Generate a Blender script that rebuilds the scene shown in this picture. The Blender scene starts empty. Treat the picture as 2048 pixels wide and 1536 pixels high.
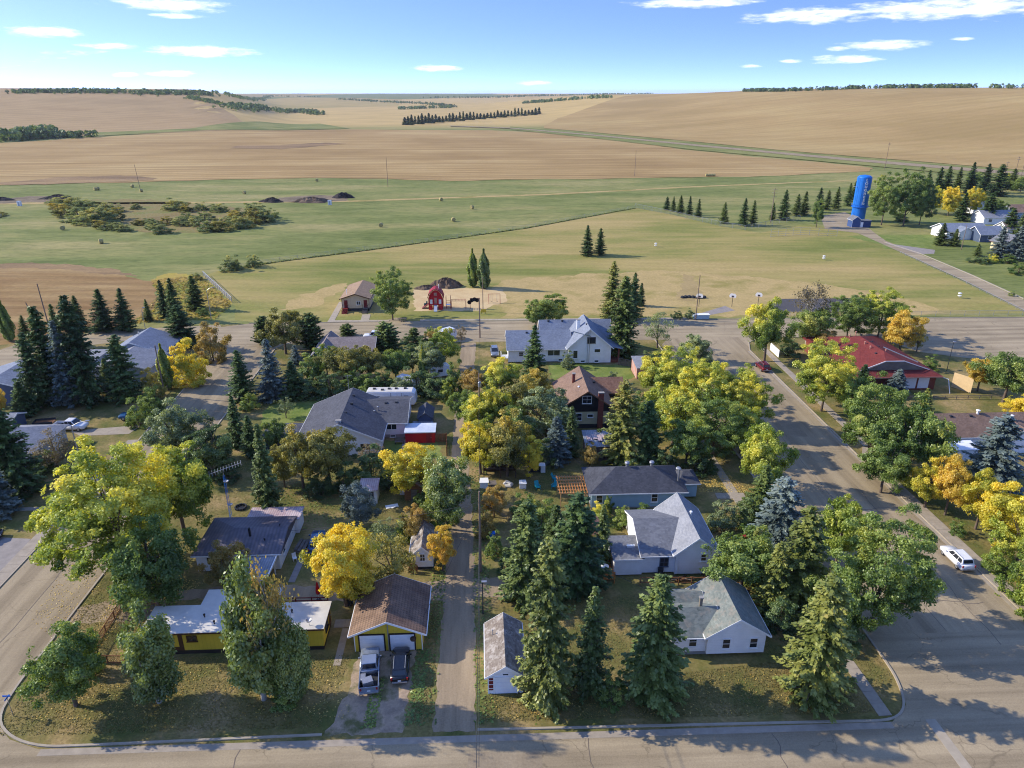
import bpy, bmesh, math, random
import numpy as np
from mathutils import Vector, Matrix

random.seed(4)
rng = np.random.default_rng(7)
sc = bpy.context.scene
col = sc.collection
R = math.radians

# ------------------------------------------------------------------ camera
cam = bpy.data.cameras.new('camera')
cam.sensor_width = 36.0
cam.lens = 25.0
cam.clip_start = 0.5
cam.clip_end = 60000.0
cam_ob = bpy.data.objects.new('camera', cam)
col.objects.link(cam_ob)
cam_ob.location = (0.0, 0.0, 55.0)
cam_ob.rotation_euler = (R(90 - 22.224), 0.0, R(-2.572))
sc.camera = cam_ob

# ------------------------------------------------------------------ light
SUN_AZ, SUN_EL = R(-76.0), R(30.0)          # azimuth measured from +Y towards +X
sun_dir = Vector((math.sin(SUN_AZ) * math.cos(SUN_EL), math.cos(SUN_AZ) * math.cos(SUN_EL), math.sin(SUN_EL)))
sun = bpy.data.lights.new('sun', 'SUN')
sun.energy = 2.1
sun.angle = R(0.55)
sun.color = (1.0, 0.91, 0.76)
sun_ob = bpy.data.objects.new('sun', sun)
col.objects.link(sun_ob)
sun_ob.rotation_euler = sun_dir.to_track_quat('Z', 'Y').to_euler()
sun_ob.location = (-60, 20, 80)

w = bpy.data.worlds.new('World')
sc.world = w
w.use_nodes = True
nt = w.node_tree
nt.nodes.clear()


def N(tree, kind, **kw):
    n = tree.nodes.new(kind)
    for k, v in kw.items():
        setattr(n, k, v)
    return n


def math_node(tree, op, a, b=None, c=None, clamp=False):
    n = tree.nodes.new('ShaderNodeMath')
    n.operation = op
    n.use_clamp = clamp
    for i, v in enumerate((a, b, c)):
        if v is None:
            continue
        if isinstance(v, (int, float)):
            n.inputs[i].default_value = v
        else:
            tree.links.new(v, n.inputs[i])
    return n.outputs[0]


def build_sky():
    L = nt.links.new
    out = N(nt, 'ShaderNodeOutputWorld')
    bg = N(nt, 'ShaderNodeBackground')
    L(bg.outputs[0], out.inputs[0])
    tc = N(nt, 'ShaderNodeTexCoord')
    sep = N(nt, 'ShaderNodeSeparateXYZ')
    L(tc.outputs['Generated'], sep.inputs[0])
    # clear, deep prairie sky: the blue deepens quickly above the horizon
    zz = math_node(nt, 'MAXIMUM', sep.outputs[2], 0.0)
    ex = math_node(nt, 'EXPONENT', math_node(nt, 'MULTIPLY', zz, -6.5))
    z2 = math_node(nt, 'MULTIPLY_ADD', math_node(nt, 'SUBTRACT', 1.0, ex), 0.84, 0.13)
    flat_dir = N(nt, 'ShaderNodeCombineXYZ')
    L(sep.outputs[0], flat_dir.inputs[0]); L(sep.outputs[1], flat_dir.inputs[1])
    fn = N(nt, 'ShaderNodeVectorMath', operation='NORMALIZE')
    L(flat_dir.outputs[0], fn.inputs[0])
    fs = N(nt, 'ShaderNodeVectorMath', operation='SCALE')
    L(fn.outputs[0], fs.inputs[0])
    L(math_node(nt, 'SQRT', math_node(nt, 'SUBTRACT', 1.0, math_node(nt, 'MULTIPLY', z2, z2))), fs.inputs['Scale'])
    up = N(nt, 'ShaderNodeCombineXYZ')
    L(z2, up.inputs[2])
    nrm = N(nt, 'ShaderNodeVectorMath', operation='ADD')
    L(fs.outputs[0], nrm.inputs[0]); L(up.outputs[0], nrm.inputs[1])
    sky = N(nt, 'ShaderNodeTexSky')
    sky.sky_type = 'NISHITA'
    sky.sun_disc = False
    sky.sun_elevation = SUN_EL
    sky.sun_rotation = SUN_AZ
    sky.altitude = 600
    sky.air_density = 1.0
    sky.dust_density = 0.5
    sky.ozone_density = 2.5
    L(nrm.outputs[0], sky.inputs[0])
    # clouds: small flat cumulus, placed by azimuth and elevation
    az = math_node(nt, 'ARCTAN2', sep.outputs[0], sep.outputs[1])
    el = math_node(nt, 'ARCSINE', sep.outputs[2])
    cc = N(nt, 'ShaderNodeCombineXYZ')
    L(math_node(nt, 'MULTIPLY', az, 22.0), cc.inputs[0]); L(math_node(nt, 'MULTIPLY', el, 110.0), cc.inputs[1])
    nz = N(nt, 'ShaderNodeTexNoise')
    nz.inputs['Scale'].default_value = 1.6
    nz.inputs['Detail'].default_value = 7
    nz.inputs['Roughness'].default_value = 0.62
    L(cc.outputs[0], nz.inputs['Vector'])
    dn = math_node(nt, 'SUBTRACT', nz.outputs[0], 0.5)
    acc = None
    for a0, e0, wa, we in CLOUDS:
        da = math_node(nt, 'DIVIDE', math_node(nt, 'SUBTRACT', az, a0), wa)
        de = math_node(nt, 'DIVIDE', math_node(nt, 'SUBTRACT', el, e0), we)
        d = math_node(nt, 'ADD', math_node(nt, 'MULTIPLY', da, da), math_node(nt, 'MULTIPLY', de, de))
        acc = d if acc is None else math_node(nt, 'MINIMUM', acc, d)
    # further clouds of the same kind all round and overhead
    nz2 = N(nt, 'ShaderNodeTexNoise')
    nz2.inputs['Scale'].default_value = 0.16
    nz2.inputs['Detail'].default_value = 4
    L(cc.outputs[0], nz2.inputs['Vector'])
    high = math_node(nt, 'GREATER_THAN', math_node(nt, 'ADD', math_node(nt, 'ABSOLUTE', math_node(nt, 'SUBTRACT', az, 0.045)), math_node(nt, 'MULTIPLY', el, 5.6)), 0.72)
    d2 = math_node(nt, 'MULTIPLY', math_node(nt, 'SUBTRACT', 0.70, nz2.outputs[0]), 14.0)
    d2 = math_node(nt, 'ADD', d2, math_node(nt, 'MULTIPLY', math_node(nt, 'SUBTRACT', 1.0, high), 9.0))
    acc = math_node(nt, 'MINIMUM', acc, d2)
    m = math_node(nt, 'SUBTRACT', math_node(nt, 'ADD', 1.6, math_node(nt, 'MULTIPLY', dn, 4.6)), acc)
    mr = N(nt, 'ShaderNodeMapRange', interpolation_type='SMOOTHSTEP')
    L(m, mr.inputs[0])
    mr.inputs[1].default_value = 0.0
    mr.inputs[2].default_value = 2.3
    mix = N(nt, 'ShaderNodeMix', data_type='RGBA')
    L(math_node(nt, 'MULTIPLY', mr.outputs[0], 0.93), mix.inputs[0])
    hs = N(nt, 'ShaderNodeHueSaturation')
    hs.inputs['Saturation'].default_value = 1.12
    L(sky.outputs[0], hs.inputs['Color'])
    tint = N(nt, 'ShaderNodeMix', data_type='RGBA', blend_type='MULTIPLY')
    tint.inputs[0].default_value = 1.0
    tint.inputs[7].default_value = (1.02, 0.87, 1.03, 1)
    L(hs.outputs[0], tint.inputs[6])
    L(tint.outputs[2], mix.inputs[6])
    mix.inputs[7].default_value = (3.9, 3.95, 4.05, 1)
    L(mix.outputs[2], bg.inputs[0])
    bg.inputs[1].default_value = 0.15


CLOUDS = [(-0.3582, 0.0948, 0.057, 0.0074), (-0.4906, 0.0618, 0.0342, 0.005), (-0.4294, 0.0497, 0.0267, 0.0031), (-0.3311, 0.0461, 0.0548, 0.0058), (-0.3704, 0.0218, 0.0248, 0.0032), (-0.4172, 0.0198, 0.0133, 0.0025), (-0.0506, 0.0296, 0.0282, 0.0038), (0.0734, 0.0126, 0.0204, 0.0028), (0.2691, 0.102, 0.0698, 0.0052), (0.5409, 0.0863, 0.0977, 0.0101), (0.4025, 0.0841, 0.0676, 0.0076), (0.4852, 0.0516, 0.041, 0.005), (0.4453, 0.0371, 0.034, 0.0045), (0.4379, 0.049, 0.0136, 0.0025), (0.3445, 0.0312, 0.0129, 0.002), (0.3888, 0.0363, 0.0139, 0.002), (0.5639, 0.0555, 0.0104, 0.0018), (-0.3523, 0.0828, 0.0272, 0.0025)]
build_sky()

sc.view_settings.view_transform = 'Standard'
sc.view_settings.look = 'None'
sc.view_settings.exposure = 1.5
sc.view_settings.gamma = 1.0
sc.view_settings.use_curve_mapping = False
sc.cycles.max_bounces = 5
sc.cycles.diffuse_bounces = 3
sc.cycles.glossy_bounces = 2
sc.cycles.transmission_bounces = 3
sc.cycles.transparent_max_bounces = 4
sc.cycles.volume_bounces = 0
sc.cycles.use_adaptive_sampling = True
sc.cycles.adaptive_threshold = 0.008
sc.cycles.use_denoising = True
sc.cycles.denoising_prefilter = 'NONE'
sc.cycles.filter_width = 1.1


# ------------------------------------------------------------------ materials
def lin(c):
    c = c / 255.0
    return c / 12.92 if c <= 0.04045 else ((c + 0.055) / 1.055) ** 2.4


def C(r, g, b, k=1.0):
    return (lin(r) * k, lin(g) * k, lin(b) * k, 1.0)


MATS = {}


def new_mat(name):
    m = bpy.data.materials.new(name)
    m.use_nodes = True
    m.node_tree.nodes.clear()
    MATS[name] = m
    return m, m.node_tree


def noise(t, vec, scale, detail=4, rough=0.55, stretch=None, rot=0.0):
    if stretch is not None or rot:
        mp = N(t, 'ShaderNodeMapping')
        mp.inputs['Rotation'].default_value = (0, 0, rot)
        if stretch:
            mp.inputs['Scale'].default_value = stretch
        t.links.new(vec, mp.inputs['Vector'])
        vec = mp.outputs[0]
    n = N(t, 'ShaderNodeTexNoise')
    n.inputs['Scale'].default_value = scale
    n.inputs['Detail'].default_value = detail
    n.inputs['Roughness'].default_value = rough
    t.links.new(vec, n.inputs['Vector'])
    return n.outputs[0]


def ramp(t, fac, stops):
    r = N(t, 'ShaderNodeValToRGB')
    e = r.color_ramp.elements
    while len(e) < len(stops):
        e.new(0.5)
    for i, (p, c) in enumerate(stops):
        e[i].position = p
        e[i].color = c
    t.links.new(fac, r.inputs[0])
    return r.outputs[0]


def mixc(t, fac, a, b, mode='MIX'):
    m = N(t, 'ShaderNodeMix', data_type='RGBA', blend_type=mode)
    for i, v in ((0, fac), (6, a), (7, b)):
        if isinstance(v, (tuple, float, int)):
            m.inputs[i].default_value = v
        else:
            t.links.new(v, m.inputs[i])
    return m.outputs[2]


def finish(t, colour, rough=0.85, bump=None, bump_d=0.05, spec=0.25, metal=0.0):
    p = N(t, 'ShaderNodeBsdfPrincipled')
    o = N(t, 'ShaderNodeOutputMaterial')
    if isinstance(colour, tuple):
        p.inputs['Base Color'].default_value = colour
    else:
        t.links.new(colour, p.inputs['Base Color'])
    if isinstance(rough, (int, float)):
        p.inputs['Roughness'].default_value = rough
    else:
        t.links.new(rough, p.inputs['Roughness'])
    p.inputs['Specular IOR Level'].default_value = spec
    p.inputs['Metallic'].default_value = metal
    if bump is not None:
        b = N(t, 'ShaderNodeBump')
        b.inputs['Strength'].default_value = 0.6
        b.inputs['Distance'].default_value = bump_d
        t.links.new(bump, b.inputs['Height'])
        t.links.new(b.outputs[0], p.inputs['Normal'])
    t.links.new(p.outputs[0], o.inputs[0])
    return p


def obj_vec(t):
    return N(t, 'ShaderNodeTexCoord').outputs['Object']


def ground_mat(name, big, fine, s_big=0.03, s_fine=1.2, stretch=None, rot=0.0, fine_amt=0.5, speck=None, bump_d=0.04, mid=None, rows=None):
    """big: colour stops over large patches; fine: brightness grain"""
    m, t = new_mat(name)
    v = obj_vec(t)
    a = noise(t, v, s_big, 6, 0.62, stretch, rot)
    c = ramp(t, a, [(0.5 + (q - 0.5) * 0.62, k) for q, k in big])
    b = noise(t, v, s_fine, 5, 0.7)
    g = ramp(t, b, [(0.28, (1 - fine, 1 - fine, 1 - fine, 1)), (0.72, (1 + fine * 0.6,) * 3 + (1,))])
    c = mixc(t, 1.0, c, g, 'MULTIPLY')
    if mid:
        sc_, st, ro, amt, colr = mid
        q = noise(t, v, sc_, 4, 0.6, st, ro)
        q = ramp(t, q, [(0.45, (0, 0, 0, 1)), (0.68, (1, 1, 1, 1))])
        c = mixc(t, math_node(t, 'MULTIPLY', q, amt), c, colr)
    if rows:
        per, ro, amt = rows
        mp = N(t, 'ShaderNodeMapping')
        mp.inputs['Rotation'].default_value = (0, 0, ro)
        t.links.new(v, mp.inputs['Vector'])
        wv = N(t, 'ShaderNodeTexWave', bands_direction='Y')
        wv.inputs['Scale'].default_value = 0.314 / per
        wv.inputs['Distortion'].default_value = 5.0
        wv.inputs['Detail'].default_value = 3.0
        wv.inputs['Detail Scale'].default_value = 0.35
        t.links.new(mp.outputs[0], wv.inputs['Vector'])
        c = mixc(t, 1.0, c, ramp(t, wv.outputs['Fac'], [(0.15, (1 - amt,) * 3 + (1,)), (0.75, (1 + amt * .45,) * 3 + (1,))]), 'MULTIPLY')
    finish(t, c, 0.95, b, bump_d, 0.1)
    return m


def paint_mat(name, c, rough=0.6, var=0.12, scale=1.5, spec=0.3, metal=0.0):
    m, t = new_mat(name)
    v = obj_vec(t)
    a = noise(t, v, scale, 5, 0.6)
    g = ramp(t, a, [(0.3, (1 - var, 1 - var, 1 - var, 1)), (0.7, (1 + var * .5, 1 + var * .5, 1 + var * .5, 1))])
    finish(t, mixc(t, 1.0, c, g, 'MULTIPLY'), rough, None, 0.02, spec, metal)
    return m


def siding_mat(name, c, pitch=0.2, vertical=False, depth=0.3, var=0.1):
    m, t = new_mat(name)
    v = obj_vec(t)
    sep = N(t, 'ShaderNodeSeparateXYZ')
    t.links.new(v, sep.inputs[0])
    src = math_node(t, 'ADD', sep.outputs[0], sep.outputs[1]) if vertical else sep.outputs[2]
    f = math_node(t, 'FRACT', math_node(t, 'DIVIDE', src, pitch))
    g = ramp(t, f, [(0.0, (1 - depth,) * 3 + (1,)), (0.14, (1, 1, 1, 1)), (1.0, (1 - depth * .15,) * 3 + (1,))])
    a = noise(t, v, 0.9, 5, 0.65)
    h = ramp(t, a, [(0.3, (1 - var,) * 3 + (1,)), (0.7, (1 + var * .4,) * 3 + (1,))])
    finish(t, mixc(t, 1.0, mixc(t, 1.0, c, g, 'MULTIPLY'), h, 'MULTIPLY'), 0.55, f, 0.02, 0.3)
    return m


def shingle_mat(name, c, c2, row=0.28, var=0.35, worn=None, rough=0.85):
    """asphalt shingle: tabs of slightly different tone, weathering in soft patches"""
    m, t = new_mat(name)
    v = obj_vec(t)
    sep = N(t, 'ShaderNodeSeparateXYZ')
    t.links.new(v, sep.inputs[0])
    cb = N(t, 'ShaderNodeCombineXYZ')
    t.links.new(sep.outputs[0], cb.inputs[0])
    t.links.new(sep.outputs[1], cb.inputs[1])
    t.links.new(math_node(t, 'MULTIPLY', sep.outputs[2], 2.6), cb.inputs[2])
    vo = N(t, 'ShaderNodeTexVoronoi')
    vo.inputs['Scale'].default_value = 1.0 / row
    t.links.new(cb.outputs[0], vo.inputs['Vector'])
    bw = N(t, 'ShaderNodeRGBToBW')
    t.links.new(vo.outputs['Color'], bw.inputs[0])
    base = mixc(t, bw.outputs[0], c, c2)
    a = noise(t, v, 0.5, 5, 0.65)
    g = ramp(t, a, [(0.3, (1 - var,) * 3 + (1,)), (0.7, (1.1,) * 3 + (1,))])
    base = mixc(t, 1.0, base, g, 'MULTIPLY')
    if worn:
        q = ramp(t, noise(t, v, 1.3, 6, 0.7), [(0.5, (0, 0, 0, 1)), (0.62, (1, 1, 1, 1))])
        base = mixc(t, math_node(t, 'MULTIPLY', q, worn[0]), base, worn[1])
    finish(t, base, rough, bw.outputs[0], 0.02, 0.15)
    return m


def tile_mat(name, c, c2, px=0.36, py=0.36):
    """pressed metal tile: bump from two crossed waves, hollow shade painted into the colour"""
    m, t = new_mat(name)
    v = obj_vec(t)
    sep = N(t, 'ShaderNodeSeparateXYZ')
    t.links.new(v, sep.inputs[0])
    fx = math_node(t, 'FRACT', math_node(t, 'DIVIDE', sep.outputs[0], px))
    fy = math_node(t, 'FRACT', math_node(t, 'DIVIDE', sep.outputs[1], py))
    hx = fx
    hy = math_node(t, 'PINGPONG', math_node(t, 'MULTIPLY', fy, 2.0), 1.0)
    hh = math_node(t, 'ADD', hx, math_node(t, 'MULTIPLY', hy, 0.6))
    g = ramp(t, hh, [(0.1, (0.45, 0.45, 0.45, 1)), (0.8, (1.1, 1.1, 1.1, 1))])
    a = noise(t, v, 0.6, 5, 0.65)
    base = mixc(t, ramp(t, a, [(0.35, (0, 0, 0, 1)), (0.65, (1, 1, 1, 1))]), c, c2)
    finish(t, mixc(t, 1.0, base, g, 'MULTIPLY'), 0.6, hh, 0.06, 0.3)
    return m


def rib_mat(name, c, c2, pitch=0.3, axis=0, rough=0.45):
    m, t = new_mat(name)
    v = obj_vec(t)
    sep = N(t, 'ShaderNodeSeparateXYZ')
    t.links.new(v, sep.inputs[0])
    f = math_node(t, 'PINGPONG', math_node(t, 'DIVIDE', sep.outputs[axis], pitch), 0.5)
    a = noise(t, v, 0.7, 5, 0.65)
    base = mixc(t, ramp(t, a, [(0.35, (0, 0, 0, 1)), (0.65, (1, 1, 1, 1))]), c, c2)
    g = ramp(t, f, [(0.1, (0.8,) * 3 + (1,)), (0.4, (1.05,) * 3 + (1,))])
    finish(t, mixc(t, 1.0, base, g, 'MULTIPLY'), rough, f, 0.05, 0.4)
    return m


def glass_mat(name, c):
    m, t = new_mat(name)
    v = obj_vec(t)
    a = noise(t, v, 0.8, 2)
    finish(t, mixc(t, a, c, (c[0] * 2.2, c[1] * 2.2, c[2] * 2.4, 1)), 0.08, None, 0.01, 0.6)
    return m


def wood_mat(name, c, c2, axis_stretch=(1, 1, 6)):
    m, t = new_mat(name)
    v = obj_vec(t)
    a = noise(t, v, 1.4, 5, 0.6, axis_stretch)
    finish(t, ramp(t, a, [(0.3, c), (0.7, c2)]), 0.8, a, 0.01, 0.2)
    return m


def carpaint_mat(name, c, rough=0.25, metal=0.2):
    m, t = new_mat(name)
    v = obj_vec(t)
    a = noise(t, v, 2.0, 3)
    g = ramp(t, a, [(0.3, (0.9,) * 3 + (1,)), (0.7, (1.05,) * 3 + (1,))])
    p = finish(t, mixc(t, 1.0, c, g, 'MULTIPLY'), rough, None, 0.01, 0.5, metal)
    p.inputs['Coat Weight'].default_value = 0.5
    p.inputs['Coat Roughness'].default_value = 0.08
    return m


def leaf_mat(name, stops, top=0.25, transl=0.34, patch=0.14, gloss=0.04):
    """stops: colours from the commonest leaf to the most turned one"""
    m, t = new_mat(name)
    tc = N(t, 'ShaderNodeTexCoord')
    v = tc.outputs['Object']
    oi = N(t, 'ShaderNodeObjectInfo')
    off = N(t, 'ShaderNodeVectorMath', operation='ADD')
    cb = N(t, 'ShaderNodeCombineXYZ')
    t.links.new(math_node(t, 'MULTIPLY', oi.outputs['Random'], 90.0), cb.inputs[0])
    t.links.new(v, off.inputs[0]); t.links.new(cb.outputs[0], off.inputs[1])
    at = N(t, 'ShaderNodeAttribute', attribute_name='tone')
    n = noise(t, off.outputs[0], patch, 3, 0.5)
    sep = N(t, 'ShaderNodeSeparateXYZ')
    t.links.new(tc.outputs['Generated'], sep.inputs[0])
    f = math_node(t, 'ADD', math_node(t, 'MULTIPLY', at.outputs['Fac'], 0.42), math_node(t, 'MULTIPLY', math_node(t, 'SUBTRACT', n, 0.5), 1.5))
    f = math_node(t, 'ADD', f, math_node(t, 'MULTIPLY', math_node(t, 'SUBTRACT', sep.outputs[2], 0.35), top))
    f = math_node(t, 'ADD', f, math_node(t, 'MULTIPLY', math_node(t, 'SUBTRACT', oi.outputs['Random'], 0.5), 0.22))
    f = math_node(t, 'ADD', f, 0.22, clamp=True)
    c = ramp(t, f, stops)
    d = N(t, 'ShaderNodeBsdfDiffuse')
    tr = N(t, 'ShaderNodeBsdfTranslucent')
    gl = N(t, 'ShaderNodeBsdfGlossy')
    gl.inputs['Roughness'].default_value = 0.45
    gl.inputs['Color'].default_value = (0.8, 0.85, 0.8, 1)
    t.links.new(c, d.inputs[0])
    t.links.new(mixc(t, 1.0, c, (1.25, 1.2, 0.6, 1), 'MULTIPLY'), tr.inputs[0])
    ms = N(t, 'ShaderNodeMixShader'); ms.inputs[0].default_value = transl
    t.links.new(d.outputs[0], ms.inputs[1]); t.links.new(tr.outputs[0], ms.inputs[2])
    ms2 = N(t, 'ShaderNodeMixShader'); ms2.inputs[0].default_value = gloss
    t.links.new(ms.outputs[0], ms2.inputs[1]); t.links.new(gl.outputs[0], ms2.inputs[2])
    o = N(t, 'ShaderNodeOutputMaterial')
    t.links.new(ms2.outputs[0], o.inputs[0])
    return m


# ------------------------------------------------------------------ mesh helpers
class MB:
    """collects vertices and faces, then links them as one mesh object"""

    def __init__(s):
        s.v = []
        s.f = []

    def add(s, vs, fs):
        b = len(s.v)
        s.v += [tuple(p) for p in vs]
        s.f += [tuple(i + b for i in q) for q in fs]
        return s

    def box(s, x0, x1, y0, y1, z0, z1):
        return s.add([(x0, y0, z0), (x1, y0, z0), (x1, y1, z0), (x0, y1, z0), (x0, y0, z1), (x1, y0, z1), (x1, y1, z1), (x0, y1, z1)],
                     [(3, 2, 1, 0), (4, 5, 6, 7), (0, 1, 5, 4), (1, 2, 6, 5), (2, 3, 7, 6), (3, 0, 4, 7)])

    def cbox(s, c, d, rz=0.0):
        cx, cy, cz = c
        a, b, h = d[0] / 2, d[1] / 2, d[2] / 2
        co, si = math.cos(rz), math.sin(rz)
        vs = []
        for z in (-h, h):
            for x, y in ((-a, -b), (a, -b), (a, b), (-a, b)):
                vs.append((cx + x * co - y * si, cy + x * si + y * co, cz + z))
        return s.add(vs, [(3, 2, 1, 0), (4, 5, 6, 7), (0, 1, 5, 4), (1, 2, 6, 5), (2, 3, 7, 6), (3, 0, 4, 7)])

    def prism(s, poly, a0, a1, axis='z'):
        """extrude a polygon; axis z: poly in xy, y: poly in xz, x: poly in yz"""
        n = len(poly)
        P = {'z': lambda p, a: (p[0], p[1], a), 'y': lambda p, a: (p[0], a, p[1]), 'x': lambda p, a: (a, p[0], p[1])}[axis]
        vs = [P(p, a0) for p in poly] + [P(p, a1) for p in poly]
        fs = [tuple(range(n - 1, -1, -1)), tuple(range(n, 2 * n))]
        fs += [(i, (i + 1) % n, (i + 1) % n + n, i + n) for i in range(n)]
        return s.add(vs, fs)

    def tube(s, pts, rad, n=6, cap=True):
        pts = [Vector(p) for p in pts]
        if not isinstance(rad, (list, tuple)):
            rad = [rad] * len(pts)
        vs, fs = [], []
        for i, p in enumerate(pts):
            d = (pts[min(i + 1, len(pts) - 1)] - pts[max(i - 1, 0)]).normalized()
            u = d.cross(Vector((0.13, 0.31, 0.94))).normalized() if abs(d.z) < 0.95 else d.cross(Vector((1, 0.1, 0))).normalized()
            w_ = d.cross(u)
            for k in range(n):
                a = 2 * math.pi * k / n
                vs.append(p + (u * math.cos(a) + w_ * math.sin(a)) * rad[i])
        for i in range(len(pts) - 1):
            for k in range(n):
                fs.append((i * n + k, i * n + (k + 1) % n, (i + 1) * n + (k + 1) % n, (i + 1) * n + k))
        if cap:
            fs.append(tuple(range(n - 1, -1, -1)))
            fs.append(tuple((len(pts) - 1) * n + k for k in range(n)))
        return s.add(vs, fs)

    def lathe(s, prof, c=(0, 0, 0), n=20):
        vs, fs = [], []
        for r, z in prof:
            for k in range(n):
                a = 2 * math.pi * k / n
                vs.append((c[0] + r * math.cos(a), c[1] + r * math.sin(a), c[2] + z))
        for i in range(len(prof) - 1):
            for k in range(n):
                fs.append((i * n + k, i * n + (k + 1) % n, (i + 1) * n + (k + 1) % n, (i + 1) * n + k))
        fs.append(tuple(range(n - 1, -1, -1)))
        fs.append(tuple((len(prof) - 1) * n + k for k in range(n)))
        return s.add(vs, fs)

    def build(s, name, m, parent=None, local=False, smooth=False, bevel=0.0):
        """vertices are world coordinates unless local; a parent Empty only has a location then"""
        me = bpy.data.meshes.new(name)
        if parent is not None and not local:
            o = root_loc(parent)
            vs = [(a - o[0], b - o[1], c - o[2]) for a, b, c in s.v]
        else:
            vs = s.v
        me.from_pydata(vs, [], s.f)
        if bevel or name in FIX_NORMALS:
            bm = bmesh.new()
            bm.from_mesh(me)
            bmesh.ops.recalc_face_normals(bm, faces=bm.faces)
            if bevel:
                bmesh.ops.bevel(bm, geom=[e for e in bm.edges if e.is_manifold and e.calc_face_angle(0) > 0.5], offset=bevel, segments=2, affect='EDGES', profile=0.6)
            bm.to_mesh(me)
            bm.free()
        me.materials.append(MATS[m] if isinstance(m, str) else m)
        if smooth:
            me.shade_smooth()
        o = bpy.data.objects.new(name, me)
        col.objects.link(o)
        if parent is not None:
            o.parent = parent
        return o


FIX_NORMALS = {'body', 'roof', 'wall'}


def root_loc(o):
    while o.parent is not None:
        o = o.parent
    return o.location


def thing(name, label, cat, loc=(0, 0, 0), rz=0.0, group=None):
    o = bpy.data.objects.new(name, None)
    o.empty_display_size = 0.5
    col.objects.link(o)
    o.location = loc
    o.rotation_euler = (0, 0, rz)
    return tag(o, label, cat, group)


def tag(o, label=None, cat=None, group=None, kind=None):
    if label:
        o['label'] = label
    if cat:
        o['category'] = cat
    if group:
        o['group'] = group
    if kind:
        o['kind'] = kind
    return o


def copy_tree(o, parent=None):
    c = o.copy()
    col.objects.link(c)
    c.parent = parent
    for ch in o.children:
        copy_tree(ch, c)
    return c


ORD = ['first', 'second', 'third', 'fourth', 'fifth', 'sixth', 'seventh', 'eighth', 'ninth', 'tenth', 'eleventh', 'twelfth',
       'thirteenth', 'fourteenth', 'fifteenth', 'sixteenth', 'seventeenth', 'eighteenth', 'nineteenth', 'twentieth']
ORD += ['twenty-' + o for o in ORD[:9]] + ['thirtieth'] + ['thirty-' + o for o in ORD[:9]] + ['fortieth'] + ['forty-' + o for o in ORD[:9]]

from mathutils.geometry import delaunay_2d_cdt

# ------------------------------------------------------------------ terrain
def ss(t):
    t = 0.0 if t < 0 else (1.0 if t > 1 else t)
    return t * t * (3 - 2 * t)


def hgt(x, y):
    """height of the prairie: flat round the town, two broad hills and a far valley between them"""
    r = math.hypot(x, y)
    if r < 430 or y < 0:
        return 0.0
    a = math.degrees(math.atan2(x, y))
    q = (x - 410) * 0.911 + (y - 537) * 0.414
    right = (45 + 20 * ss((a - 9) / 15)) * ss((a + 2) / 12) * ss(q / 980)
    left = 65 * ss((r - 1080) / 1250) * ss((-13 - a) / 7)
    far = 47 * ss((r - 2300) / 6500)
    und = (5.0 * math.sin(x / 420 + 1.3) * math.cos(y / 510) + 2.0 * math.sin(x / 190 + y / 260) + 2.0) * ss((r - 800) / 1600)
    return max(right, left, far) + und * (1 - 0.8 * max(right, left) / 70)



def terrain_mat():
    m, t = new_mat('prairie')
    v = obj_vec(t)
    near = ramp(t, noise(t, v, 0.018, 6, 0.62, (0.5, 1.6, 1)), [(0.37, C(114, 122, 68)), (0.47, C(130, 134, 80)), (0.56, C(146, 142, 90)), (0.65, C(160, 150, 102))])
    sp = noise(t, v, 0.35, 6, 0.75, (0.6, 1.5, 1))
    near = mixc(t, 1.0, near, ramp(t, sp, [(0.3, (0.55, 0.62, 0.5, 1)), (0.5, (0.92, 0.94, 0.88, 1)), (0.68, (1.14, 1.1, 1.02, 1))]), 'MULTIPLY')
    s2 = noise(t, v, 0.11, 5, 0.7, (0.55, 1.7, 1), 0.05)
    near = mixc(t, 1.0, near, ramp(t, s2, [(0.36, (0.78, 0.82, 0.74, 1)), (0.52, (1.0, 1.0, 0.98, 1)), (0.66, (1.1, 1.08, 1.03, 1))]), 'MULTIPLY')
    vo = N(t, 'ShaderNodeTexVoronoi')
    vo.inputs['Scale'].default_value = 0.0011
    mp = N(t, 'ShaderNodeMapping'); mp.inputs['Scale'].default_value = (0.8, 0.45, 1); mp.inputs['Rotation'].default_value = (0, 0, 0.12)
    t.links.new(v, mp.inputs[0]); t.links.new(mp.outputs[0], vo.inputs['Vector'])
    bw = N(t, 'ShaderNodeRGBToBW'); t.links.new(vo.outputs['Color'], bw.inputs[0])
    far = ramp(t, bw.outputs[0], [(0.15, C(116, 122, 74)), (0.3, C(182, 156, 98)), (0.5, C(192, 166, 108)), (0.7, C(168, 140, 90)), (0.85, C(142, 134, 80))])
    far = mixc(t, 1.0, far, ramp(t, noise(t, v, 0.01, 4), [(0.3, (0.85,) * 3 + (1,)), (0.7, (1.08,) * 3 + (1,))]), 'MULTIPLY')
    ln = N(t, 'ShaderNodeVectorMath', operation='LENGTH'); t.links.new(v, ln.inputs[0])
    mr = N(t, 'ShaderNodeMapRange'); t.links.new(ln.outputs['Value'], mr.inputs[0])
    mr.inputs[1].default_value = 1250; mr.inputs[2].default_value = 1500
    finish(t, mixc(t, mr.outputs[0], near, far), 0.95, sp, 0.12, 0.1)


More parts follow.
